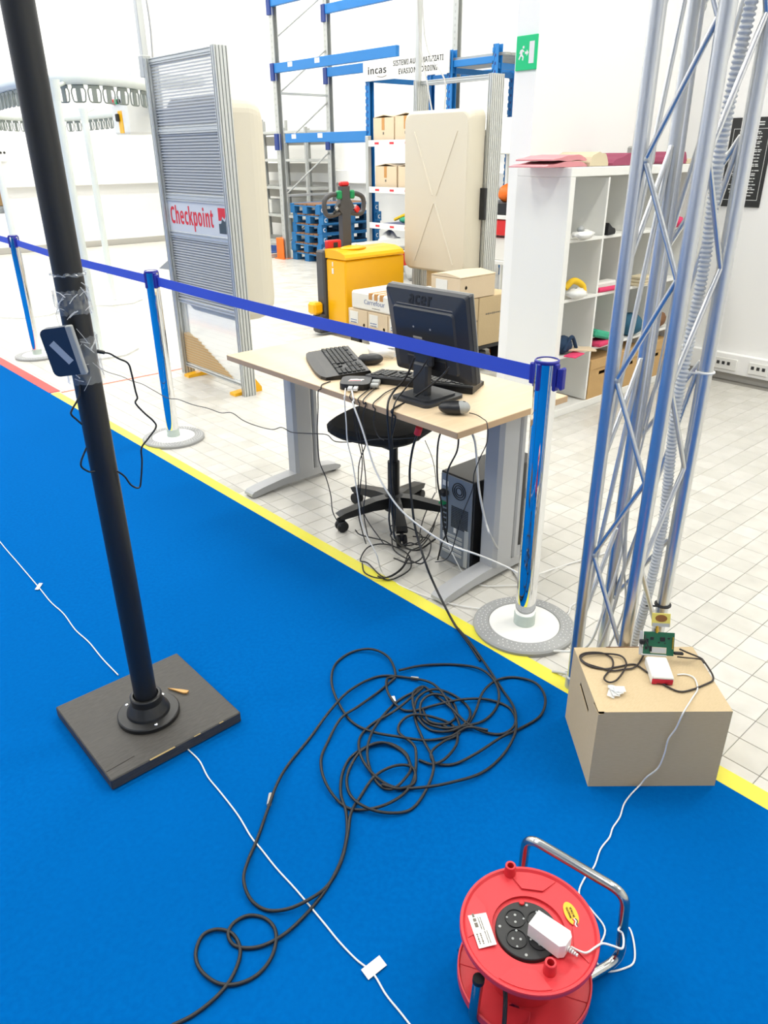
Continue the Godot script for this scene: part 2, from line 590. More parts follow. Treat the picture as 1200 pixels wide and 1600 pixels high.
# ------------------------------------------------------------------ room
func build_room() -> void:
	# room shell: one hall with a lower right-hand bay closed by a short wall
	var st := S()
	bb(st, Vector3(-9, -0.2, -15), Vector3(9.6, -0.004, 4), 0)
	var fl := struct("floor", st, M.grout)
	build_tiles(fl)
	st = S()
	bb(st, Vector3(-9.2, -0.2, -15.25), Vector3(9.8, 6.2, -15), 0)
	struct("wall_far", st, M.wall)
	st = S()
	bb(st, Vector3(9.6, -0.2, -15), Vector3(9.8, 6.2, -3.3), 0)
	struct("wall_hall_side", st, M.wall)
	st = S()
	bb(st, Vector3(4.0, -0.2, -3.3), Vector3(9.8, 6.2, -3.14), 0)
	struct("wall_middle", st, M.wall)
	st = S()
	bb(st, Vector3(5.65, -0.2, -3.14), Vector3(5.85, 6.2, 4.2), 0)
	struct("wall_right", st, M.wall)
	st = S()
	bb(st, Vector3(-9.2, -0.2, 4), Vector3(5.85, 6.2, 4.2), 0)
	struct("wall_behind", st, M.wall)
	st = S()
	bb(st, Vector3(-9.2, -0.2, -15.25), Vector3(-9, 6.2, 4.2), 0)
	struct("wall_left", st, M.wall)
	st = S()
	bb(st, Vector3(-9.2, 6.0, -15.25), Vector3(9.8, 6.2, 4.2), 0)
	struct("ceiling", st, M.wall)
	# ledge and skirting of the far wall
	st = S()
	bb(st, Vector3(-9, 1.08, -15), Vector3(9.6, 1.3, -14.82), 0.01)
	struct("trim_1", st, M.wall)
	st = S()
	bb(st, Vector3(-9, -0.004, -15), Vector3(9.6, 0.1, -14.985), 0.002)
	struct("baseboard_far", st, M.trim_grey)
	st = S()
	bb(st, Vector3(9.42, 1.08, -14.8), Vector3(9.6, 1.3, -3.3), 0.01)
	struct("trim_2", st, M.wall)
	# cable duct low on the right wall
	st = S()
	bb(st, Vector3(5.6, 0.055, -3.14), Vector3(5.65, 0.2, 4), 0.004)
	struct("trim_3", st, M.wall)
	st = S()
	bb(st, Vector3(5.635, -0.004, -3.14), Vector3(5.65, 0.055, 4), 0.002)
	struct("baseboard_right", st, M.trim_grey)
	for z in [-2.43, -2.17]:
		var s := thing("socket_plate", "white three-socket plate on the wall duct nearer the cube shelf" if z < -2.3 else "white socket plate on the wall duct at the photo's right edge", "socket", Vector3(5.6, 0.125, z), 0, "sockets on the wall duct")
		st = S()
		bx(st, Vector3(-0.006, 0, 0), Vector3(0.012, 0.085, 0.2 if z < -2.3 else 0.14), 0.003)
		put(s, "plate", st, M.white_plastic)
		for k in 3:
			st = S()
			bx(st, Vector3(-0.013, 0.005, -0.04 + 0.04 * k), Vector3(0.003, 0.024, 0.022), 0.001)
			put(s, "socket_insert", st, M.print_dark)
	# lamps under the ceiling
	for p in lamp_spots():
		var row: String = ["over the near carpet and the cube shelf", "row over the desk", "row over the gates", "row over the blue racks", "row by the far wall"][clampi(roundi((-0.6 - p.z) / 3.25), 0, 4)]
		var col: String = ["leftmost", "second from the left", "third from the left", "rightmost"][roundi((p.x + 4.5) / 4.1)]
		var l := thing("ceiling_lamp", "long white ceiling lamp, %s of the %s" % [col, row] if p.z < -1.0 else "added white ceiling lamp %s, %s" % [row, "nearest the back wall" if p.z > 0.0 else col], "lamp", p, 0, "ceiling lamps of the hall")
		st = S()
		bx(st, Vector3.ZERO, Vector3(2.5, 0.1, 0.6), 0.01)
		put(l, "housing", st, M.white_paint)
		st = S()
		bx(st, Vector3(0, -0.062, 0), Vector3(2.4, 0.024, 0.5), 0.004)
		put(l, "lamp_diffuser", st, M.lamp_glow)
		st = S()
		bx(st, Vector3(0, 0.075, 0), Vector3(0.3, 0.05, 0.1), 0.004)
		put(l, "bracket", st, M.galvanised)
	# exit sign on the end of the short wall
	var ex := thing("exit_sign", "green and white running-man exit sign on the white wall end", "sign", Vector3(4.0, 2.09, -3.212))
	st = S()
	bx(st, Vector3(-0.006, 0, 0), Vector3(0.012, 0.175, 0.152), 0.002)
	put(ex, "panel", st, M.sign_green)
	var T := Transform3D(basis_from(Vector3(0, 0, 1), Vector3.UP), Vector3(-0.0121, 0, 0))
	st = S()
	prism(st, PackedVector2Array([Vector2(0.022, -0.055), Vector2(0.058, -0.055), Vector2(0.058, 0.055), Vector2(0.022, 0.055)]), 0.001, T)
	put(ex, "door_symbol", st, M.print_white)
	st = S()
	prism(st, PackedVector2Array([Vector2(0.018, 0.0), Vector2(0.004, 0.016), Vector2(0.004, 0.006), Vector2(-0.008, 0.006), Vector2(-0.008, -0.006), Vector2(0.004, -0.006), Vector2(0.004, -0.016)]), 0.001, T)
	put(ex, "arrow_symbol", st, M.print_white)
	st = S()
	prism(st, PackedVector2Array([Vector2(-0.05, 0.0), Vector2(-0.042, 0.016), Vector2(-0.028, 0.02), Vector2(-0.014, 0.008), Vector2(-0.018, 0.003), Vector2(-0.026, 0.009), Vector2(-0.028, -0.006), Vector2(-0.016, -0.02), Vector2(-0.02, -0.038), Vector2(-0.027, -0.036), Vector2(-0.025, -0.022), Vector2(-0.036, -0.014), Vector2(-0.048, -0.034), Vector2(-0.054, -0.028), Vector2(-0.042, -0.006), Vector2(-0.04, 0.006), Vector2(-0.045, -0.004)]), 0.001, T)
	prism(st, ngon(0.007, 12), 0.001, T * Transform3D(Basis.IDENTITY, Vector3(-0.021, 0.029, 0)))
	put(ex, "running_figure", st, M.print_white)
	build_poster()

func build_poster() -> void:
	var o := thing("wall_poster", "tall narrow black notice with lines of small white print on the right wall", "poster", Vector3(5.65, 1.21, -2.56))
	var st := S()
	bx(st, Vector3(-0.006, 0.28, 0), Vector3(0.012, 0.56, 0.29), 0.002)
	put(o, "board", st, M.print_dark)
	var im := Image.create(256, 512, true, Image.FORMAT_RGB8)
	im.fill(Color(0.17, 0.18, 0.18))
	var w := Color(0.85, 0.86, 0.85)
	for r in [Rect2i(18, 60, 220, 3), Rect2i(18, 470, 220, 3), Rect2i(18, 60, 3, 412), Rect2i(235, 60, 3, 412)]:
		im.fill_rect(r, w)
	for k in 2:
		im.fill_rect(Rect2i(60, 22 + 14 * k, 140, 7), w)
	var y := 76
	while y < 455:
		if y > 268 and y < 296:
			y = 296
		var rows := 1 + rng.randi() % 2
		for q in rows:
			var x := 40 + rng.randi() % 30
			while x < 190:
				var len_ := 8 + rng.randi() % 20
				im.fill_rect(Rect2i(x, y, len_, 6), w)
				x += len_ + 4
			y += 10
		y += 8
	im.generate_mipmaps()
	var m := mat("poster_print", Color.WHITE, 0.4)
	m.albedo_texture = ImageTexture.create_from_image(im)
	var q := QuadMesh.new()
	q.size = Vector2(0.286, 0.556)
	var mi := put(o, "print", q, m, Vector3(-0.0125, 0.28, 0))
	mi.rotation_degrees.y = -90

func build_tiles(fl: Node3D) -> void:
	# square floor tiles, 10.6 cm pitch: the nearest in view each a piece, the rest together
	var meshes := []
	for k in 3:
		var st := S()
		bx(st, Vector3(0, -0.006, 0), Vector3(0.1045, 0.012, 0.1045), 0.0012)
		st.set_material(M[["tile_a", "tile_b", "tile_c"][k]])
		meshes.append(st.commit())
	var inv := cam_xf.affine_inverse()
	var near := []
	var rest := [[], [], []]
	for i in range(-8, 72):
		for j in range(-40, 130):
			var p := Vector3(1.803 + 0.053 + 0.1066 * i, 0, -1.1 - 0.053 - 0.106 * j)
			if p.x > 9.55 or p.z < -14.95 or p.x > 5.58 and p.z > -3.3:
				continue
			if p.x > 3.95 and p.z > -3.36 and p.z < -3.08:
				continue
			if p.x < 1.62:
				continue
			var q := inv * p
			var seen := q.z < -0.5 and absf(q.x / q.z) < 0.54 and absf(q.y / q.z) < 0.7 and p.x > 1.74
			if seen and p.x < 1.76 and p.z < -1.5:
				seen = false
			near.append([q.length() if seen else 100.0 + q.length(), p])
	near.sort_custom(func(a, b): return a[0] < b[0])
	for n in near.size():
		var p: Vector3 = near[n][1]
		var kind := rng.randi() % 3
		if n < 300:
			var o := MeshInstance3D.new()
			o.name = "tile"
			o.mesh = meshes[kind]
			o.position = p + Vector3(0, rng.randf() * 0.0006 - 0.0003, 0)
			fl.add_child(o, true)
		else:
			rest[kind].append(p)
	for k in 3:
		var mm := MultiMesh.new()
		mm.transform_format = MultiMesh.TRANSFORM_3D
		mm.mesh = meshes[k]
		mm.instance_count = rest[k].size()
		for n in rest[k].size():
			mm.set_instance_transform(n, Transform3D(Basis.IDENTITY, rest[k][n]))
		var mi := MultiMeshInstance3D.new()
		mi.name = "tiles"
		mi.multimesh = mm
		mi.set_meta("kind", "stuff")
		fl.add_child(mi, true)

func build_carpet_and_tape() -> void:
	var st := S()
	bb(st, Vector3(-8.9, -0.004, -14.7), Vector3(1.703, 0.004, 3.9), 0.001)
	top("carpet", st, M.carpet, "bright blue needle-felt carpet covering the exhibition floor", "carpet")
	st = S()
	bb(st, Vector3(1.695, 0.0, -5.57), Vector3(1.755, 0.0046, 3.5), 0.0004)
	top("yellow_tape", st, M.tape_yellow, "yellow floor tape running along the edge of the blue carpet", "tape")
	st = S()
	bb(st, Vector3(1.695, 0.0, -13.0), Vector3(1.775, 0.0046, -5.6), 0.0004)
	top("red_tape", st, M.tape_red, "red floor tape continuing the carpet edge at the far left", "tape")
	var t := thing("line_marking", "thin red and orange line crossing the pale floor to the left gate frame", "floor marking", Vector3(1.77, 0, -5.56))
	st = S()
	bb(st, Vector3(0.0, 0.0, -0.012), Vector3(0.99, 0.0012, 0.0), 0)
	put(t, "red_line", st, M.tape_red)
	st = S()
	bb(st, Vector3(0.0, 0.0, 0.0), Vector3(0.99, 0.001, 0.012), 0)
	put(t, "orange_line", st, M.tape_orange)

# ------------------------------------------------------------------ warehouse end
func build_warehouse() -> void:
	pallet_rack()
	picking_rack()
	flow_shelf()
	back_shelving()
	pallets()
	# end guard and stretch-wrap turntable
	var st := S()
	bb(st, Vector3(7.36, 0.0, -10.92), Vector3(7.5, 0.33, -10.85), 0.01)
	bb(st, Vector3(7.36, 0.0, -10.92), Vector3(7.38, 0.33, -10.72), 0.006)
	bb(st, Vector3(7.33, 0.0, -10.95), Vector3(7.53, 0.012, -10.7), 0.004)
	top("rack_guard", st, M.orange, "orange corner guard at the foot of the blue rack's silver upright", "rack guard")
	var t := thing("wrapping_turntable", "round low turntable with a ribbed blue top on the hall floor", "turntable", Vector3(7.35, 0, -11.75))
	st = S()
	cyl(st, Vector3.ZERO, 0.72, 0.0, 0.07, 0.008, 48)
	put(t, "base", st, M.galvanised)
	st = S()
	cyl(st, Vector3.ZERO, 0.68, 0.07, 0.085, 0.004, 48)
	for k in 20:
		var z := -0.57 + 0.06 * k
		var half := sqrt(0.66 * 0.66 - z * z)
		bx(st, Vector3(0, 0.087, z), Vector3(2 * half, 0.006, 0.02), 0.001)
	put(t, "top_plate", st, M.turn_blue)
	st = S()
	bb(st, Vector3(0.75, 0, -0.5), Vector3(1.1, 0.12, -0.1), 0.01)
	put(t, "drive_box", st, M.steel_grey)
	# far wall power box
	var s := thing("power_box", "small white power outlet box with a blue socket on the far wall", "outlet box", Vector3(4.5, 1.6, -14.82))
	st = S()
	bx(st, Vector3(0, 0, -0.12), Vector3(0.3, 0.22, 0.12), 0.01)
	put(s, "box", st, M.white_plastic)
	st = S()
	cyl(st, Vector3.ZERO, 0.06, 0, 0.08, 0.01, 20, Transform3D(Basis(Vector3.RIGHT, PI / 2), Vector3(-0.12, -0.02, -0.06)))
	put(s, "blue_socket", st, M.rack_blue_dark)
	for k in 2:
		st = S()
		cyl(st, Vector3.ZERO, 0.02, 0, 0.01, 0.002, 10, Transform3D(Basis(Vector3.RIGHT, PI / 2), Vector3(0.03 + 0.06 * k, 0.03, -0.06)))
		put(s, "knob", st, M.print_dark)

func rack_upright(st: SurfaceTool, x: float, z: float, h: float, w := 0.09) -> void:
	# an open channel: web and two flanges
	bb(st, Vector3(x - w / 2, 0, z - w / 2), Vector3(x + w / 2, h, z - w / 2 + 0.012), 0.002)
	bb(st, Vector3(x - w / 2, 0, z - w / 2), Vector3(x - w / 2 + 0.012, h, z + w / 2), 0.002)
	bb(st, Vector3(x + w / 2 - 0.012, 0, z - w / 2), Vector3(x + w / 2, h, z + w / 2), 0.002)

func holes(st: SurfaceTool, x: float, z: float, h0: float, h1: float, pitch: float, face: Vector3) -> void:
	var y := h0
	while y < h1:
		var s := Vector3(0.002, 0.028, 0.018) if face.x != 0.0 else Vector3(0.018, 0.028, 0.002)
		bx(st, Vector3(x, y, z) + face * 0.0462, s, 0)
		y += pitch

func pallet_rack() -> void:
	var t := thing("pallet_rack", "tall blue-beamed pallet rack with silver uprights behind the yellow truck", "rack", Vector3(7.95, 0, -9.7))
	var st: SurfaceTool
	for x in [7.45, 8.45]:
		for z in [-10.75, -7.98]:
			if z > -8.0 and x < 8.0:
				continue
			st = S()
			rack_upright(st, x, z, 4.6)
			bb(st, Vector3(x - 0.08, 0, z - 0.07), Vector3(x + 0.08, 0.008, z + 0.07), 0.001)
			var up := pw(t, "upright", st, M.galvanised)
			st = S()
			holes(st, x, z, 0.15, 4.5, 0.075, Vector3(-1, 0, 0))
			var ho := put(up, "slots", st, M.steel_grey)
			ho.set_meta("kind", "stuff")
	# end frame braces
	var y := 0.25
	var flip := false
	while y < 4.2:
		st = S()
		var a := Vector3(7.49, y, -10.76)
		var b := Vector3(8.41, y + 0.62, -10.76)
		tube(st, [a, b], 0.014, 6)
		pw(t, "brace", st, M.steel_grey)
		if flip:
			st = S()
			bb(st, Vector3(7.49, y - 0.02, -10.78), Vector3(8.41, y + 0.015, -10.74), 0.002)
			pw(t, "cross_tie", st, M.galvanised)
		y += 0.72
		flip = not flip
	for x in [7.42, 8.42]:
		for h in [1.725, 2.665, 3.5]:
			st = S()
			var z1 := -8.02
			if x < 8.0 and h < 2.0:
				z1 = -8.62
			var z0 := -10.53 if x < 8.0 and h < 2.0 else -10.72
			bb(st, Vector3(x - 0.03, h, z0), Vector3(x + 0.03, h + 0.125, z1), 0.004)
			var bm := pw(t, "beam", st, M.rack_blue)
			if x < 8.0:
				st = S()
				for q in [0.3, 0.95]:
					bx(st, Vector3(x - 0.031, h + 0.085, -10.6 + q), Vector3(0.003, 0.06, 0.11), 0)
				put(bm, "beam_label", st, M.print_white)
			st = S()
			bb(st, Vector3(x - 0.05, h - 0.1, -10.8), Vector3(x + 0.02, h + 0.13, -10.71), 0.004)
			pw(t, "beam_connector", st, M.rack_blue_dark)

func picking_rack() -> void:
	var t := thing("picking_rack", "blue picking rack with perforated uprights and a grey slatted roof deck", "rack", Vector3(7.9, 0, -7.6))
	var st: SurfaceTool
	for x in [7.45, 8.6]:
		for z in [-8.6, -7.1, -6.4]:
			st = S()
			rack_upright(st, x, z, 2.66, 0.08)
			for k in 32:
				bx(st, Vector3(x - 0.042, 0.12 + 0.08 * k, z - 0.03), Vector3(0.008, 0.05, 0.03), 0.002)
			var u := pw(t, "upright", st, M.rack_blue)
			st = S()
			holes(st, x + 0.005, z, 0.15, 2.6, 0.08, Vector3(-1, 0, 0))
			put(u, "slots", st, M.rack_blue_dark).set_meta("kind", "stuff")
	for z in [-8.6, -7.1, -6.4]:
		st = S()
		bb(st, Vector3(7.45, 2.42, z - 0.02), Vector3(8.6, 2.48, z + 0.02), 0.003)
		pw(t, "cross_beam", st, M.rack_blue)
	for x in [7.45, 8.6]:
		st = S()
		bb(st, Vector3(x - 0.02, 2.48, -8.6), Vector3(x + 0.02, 2.55, -6.4), 0.003)
		pw(t, "long_beam", st, M.rack_blue)
	for k in 9:
		st = S()
		bb(st, Vector3(7.47 + 0.108 * k, 2.55, -8.5), Vector3(7.555 + 0.108 * k, 2.58, -6.3), 0.002)
		pw(t, "roof_slat", st, M.steel_grey)
	# fascia board with the firm's name
	var f := thing("fascia_sign", "long white fascia board lettered incas over the picking rack", "sign", Vector3(7.38, 2.54, -7.86))
	st = S()
	bx(st, Vector3.ZERO, Vector3(0.02, 0.235, 1.56), 0.003)
	put(f, "board", st, M.white_plastic)
	var B := basis_from(Vector3(0, 0, 1), Vector3.UP)
	letters(f, "lettering", "incas", Transform3D(B, Vector3(-0.0105, 0.0, -0.5)), 0.085, 0.36, M.print_dark, "Droid Sans", true)
	letters(f, "lettering", "SISTEMI AUTOMATIZZATI", Transform3D(B, Vector3(-0.0105, 0.05, 0.25)), 0.06, 0.88, M.print_dark, "Droid Sans", true)
	letters(f, "lettering", "EVASIONE ORDINI", Transform3D(B, Vector3(-0.0105, -0.045, 0.25)), 0.06, 0.68, M.print_dark, "Droid Sans", true)
	st = S()
	tube(st, curve([Vector3(-0.011, -0.07, -0.5), Vector3(-0.011, -0.085, -0.4), Vector3(-0.011, -0.07, -0.32)], 4), 0.004, 5)
	put(f, "underline", st, M.print_grey)

func flow_shelf() -> void:
	var t := thing("flow_shelf", "silver carton shelf with white label strips left of the beige gate shell", "shelf", Vector3(7.7, 0, -7.6))
	var st: SurfaceTool
	for x in [7.2, 8.2]:
		for z in [-8.36, -7.2]:
			st = S()
			bb(st, Vector3(x - 0.03, 0, z - 0.03), Vector3(x + 0.03, 1.78, z + 0.03), 0.006)
			pw(t, "post", st, M.galvanised)
	for h in [1.70, 1.14, 0.69]:
		st = S()
		bb(st, Vector3(7.2, h - 0.03, -8.32), Vector3(8.2, h, -7.18), 0.003)
		var sh := pw(t, "shelf_board", st, M.rack_blue_dark)
		st = S()
		bb(st, Vector3(7.175, h - 0.05, -8.33), Vector3(7.195, h + 0.025, -7.17), 0.003)
		put(sh, "label_strip", st, M.white_plastic)
		for k in 4:
			st = S()
			bb(st, Vector3(7.172, h - 0.025, -8.2 + 0.29 * k), Vector3(7.176, h, -8.12 + 0.29 * k), 0)
			put(sh, "label", st, M.print_red)
	var spots := [[1.725, -8.1, 0.4, 0.26, "upper left"], [1.725, -7.68, 0.4, 0.27, "upper right"], [1.165, -8.06, 0.42, 0.25, "lower left"], [1.165, -7.62, 0.4, 0.25, "lower right"]]
	for q in spots:
		var c := thing("shelf_carton", "%s of four pale cartons on the silver shelf's upper levels" % q[4], "box", Vector3(7.44, q[0], q[1]), 0, "cartons on the silver shelf")
		var h: float = q[3]
		var w: float = q[2]
		st = S()
		bb(st, Vector3(-0.2, -0.02, -w / 2), Vector3(0.25, h, w / 2), 0.004)
		put(c, "carton_body", st, M.cardboard_pale)
		for s in [-1, 1]:
			st = S()
			bx(st, Vector3.ZERO, Vector3(0.45, 0.006, w / 2), 0.001, Transform3D(Basis(Vector3.RIGHT, s * 0.14), Vector3(0.025, h + 0.016, s * w / 4)))
			put(c, "flap", st, M.cardboard_pale)
		st = S()
		bb(st, Vector3(-0.203, h * 0.45, -0.03), Vector3(-0.2, h, 0.02), 0)
		put(c, "tape_strip", st, M.tape_brown)
		st = S()
		bb(st, Vector3(-0.2035, h * 0.25, -0.012), Vector3(-0.2, h * 0.36, 0.012), 0)
		put(c, "print_mark", st, M.print_grey)
	st = S()
	blob(st, Vector3(7.45, 0.77, -7.62), Vector3(0.2, 0.07, 0.33), 0.12)
	var gb := top("green_bag", st, M.mint_cloth, "crumpled green bag on the lowest level of the silver shelf", "bag")
	st = S()
	tube(st, curve([Vector3(7.3, 0.76, -7.95), Vector3(7.3, 0.84, -7.7), Vector3(7.3, 0.86, -7.4)], 5), 0.02, 6)
	put(gb, "yellow_strap", st, M.yellow_cloth)
	var list := [Vector3(7.3, 0.27, -8.05), Vector3(7.35, 0.3, -7.55), Vector3(7.1, 0.18, -8.66)]
	for k in 3:
		st = S()
		blob(st, list[k], Vector3(0.22, 0.31 if k < 2 else 0.2, 0.24), 0.12)
		top("plastic_sack", st, M.film_strong if k == 1 else M.white_plastic, ["crumpled white plastic sack under the silver shelf, left", "clear crumpled plastic sack under the silver shelf, right", "small white sack on the floor beside the blue pallets"][k], "sack", "sacks by the silver shelf")
	# things glimpsed between the right gate frame and the wall end
	var u := thing("parts_bench", "pale bench stacked with bins seen between gate frame and wall end", "bench", Vector3(7.15, 0, -5.85))
	st = S()
	bb(st, Vector3(-0.3, 0.9, -0.32), Vector3(0.3, 0.94, 0.32), 0.004)
	bb(st, Vector3(-0.3, 0.42, -0.32), Vector3(0.3, 0.46, 0.32), 0.004)
	for q in [[-0.27, -0.29], [0.27, -0.29], [-0.27, 0.29], [0.27, 0.29]]:
		bb(st, Vector3(q[0] - 0.02, 0, q[1] - 0.02), Vector3(q[0] + 0.02, 1.9, q[1] + 0.02), 0.004)
	bb(st, Vector3(-0.3, 1.55, -0.32), Vector3(0.3, 1.9, 0.32), 0.01)
	put(u, "frame", st, M.white_paint)
	st = S()
	bb(st, Vector3(6.86, 0.73, -6.1), Vector3(7.3, 0.89, -5.6), 0.01)
	top("red_bin", st, M.red, "red bin in the white bench beyond the right gate frame", "bin")
	st = S()
	bb(st, Vector3(6.9, 0.46, -6.1), Vector3(7.3, 0.70, -5.6), 0.01)
	top("white_bin", st, M.white_plastic, "white bin below the red bin beyond the right gate frame", "bin")
	st = S()
	bb(st, Vector3(6.9, 0.94, -6.1), Vector3(7.3, 1.07, -5.58), 0.01)
	top("black_case", st, M.black_plastic, "black case on the white bench beyond the right gate frame", "case")
	st = S()
	blob(st, Vector3(7.0, 1.16, -5.78), Vector3(0.09, 0.09, 0.1), 0.1)
	top("orange_bundle", st, M.orange, "orange bundle on the black case beyond the right gate frame", "bundle")

func back_shelving() -> void:
	var t := thing("steel_shelving", "light grey open steel shelving in the far corner behind the turntable", "shelving", Vector3(9.0, 0, -12.85))
	var st: SurfaceTool
	for x in [8.72, 9.26]:
		for z in [-13.9, -13.15, -12.45, -11.8]:
			st = S()
			bb(st, Vector3(x - 0.025, 0, z - 0.025), Vector3(x + 0.025, 2.15 if z < -12.6 else 2.0, z + 0.025), 0.003)
			pw(t, "post", st, M.steel_grey)
	for h in [0.07, 0.53, 1.02, 1.49, 1.95]:
		st = S()
		bb(st, Vector3(8.7, h - 0.045, -13.9), Vector3(9.28, h, -11.8), 0.004)
		pw(t, "shelf_board", st, M.galvanised)
	for h in [0.3, 0.8, 1.25, 1.72]:
		st = S()
		bb(st, Vector3(9.27, h, -13.9), Vector3(9.28, h + 0.16, -11.8), 0.001)
		pw(t, "back_panel", st, M.trim_grey)
	st = S()
	bb(st, Vector3(8.85, 0.53, -13.5), Vector3(9.1, 0.78, -13.2), 0.01)
	top("shelf_jug", st, M.white_plastic, "white canister standing on the grey steel shelving", "canister")
	st = S()
	bb(st, Vector3(8.85, 0.53, -12.9), Vector3(9.15, 0.66, -12.5), 0.02)
	top("shelf_tray", st, M.white_paint, "low white tray beside the canister on the grey shelving", "tray")

func make_pallet() -> Node3D:
	var t := thing("pallet", "", "pallet", Vector3.ZERO, 0, "stacked blue pallets")
	t.set_meta("base", "pallet")
	var st := S()
	for k in 7:
		st = S()
		bx(st, Vector3(0, 0.133, -0.35 + 0.7 / 6 * k), Vector3(1.2, 0.02, 0.1), 0.002)
		put(t, "deck_board", st, M.pallet_wood if k % 6 else M.pallet_blue)
	for x in [-0.55, 0.0, 0.55]:
		st = S()
		bx(st, Vector3(x, 0.113, 0), Vector3(0.1, 0.02, 0.8), 0.002)
		put(t, "cross_board", st, M.pallet_blue)
		for z in [-0.34, 0.0, 0.34]:
			st = S()
			bx(st, Vector3(x, 0.0615, z), Vector3(0.1, 0.082, 0.12), 0.003)
			put(t, "block", st, M.pallet_blue)
	for z in [-0.34, 0.0, 0.34]:
		st = S()
		bx(st, Vector3(0, 0.0105, z), Vector3(1.2, 0.02, 0.12), 0.002)
		put(t, "skid", st, M.pallet_blue)
	for x in [-0.55, 0.55]:
		letters(t, "letter_mark", "C", Transform3D(Basis.IDENTITY, Vector3(x + 0.0, 0.064, 0.4005)), 0.06, 0.0, M.print_white, "Droid Sans", true)
	return t

func pallets() -> void:
	var order := ["bottom pallet of the blue stack in the rack", "second blue pallet from the floor in the rack stack", "third blue pallet from the floor in the rack stack", "third blue pallet from the top of the rack stack", "second blue pallet from the top of the rack stack", "topmost blue pallet of the stack in the rack"]
	var first := make_pallet()
	for k in 6:
		var p := first if k == 0 else copy(first)
		p.set_meta("label", order[k])
		p.position = Vector3(8.1 + rng.randf_range(-0.03, 0.02), 0.1435 * k, -10.24 + rng.randf_range(-0.03, 0.03))
		p.rotation_degrees.y = rng.randf_range(-1.5, 1.5)

# ------------------------------------------------------------------ gates
func alu_profile(st: SurfaceTool, a: Vector3, b: Vector3) -> void:
	bb(st, a, b, 0.003)

func build_gates() -> void:
	gate("reader_gate", Vector3(2.74, 0, -4.98), 1.0, "aluminium gate frame with grey ribbed panes and a red-lettered logo plate", -5.46, -4.52)
	gate("reader_gate", Vector3(5.47, 0, -5.2), -1.0, "aluminium gate frame with a beige X-embossed shell behind the stacked boxes", -5.62, -4.68)

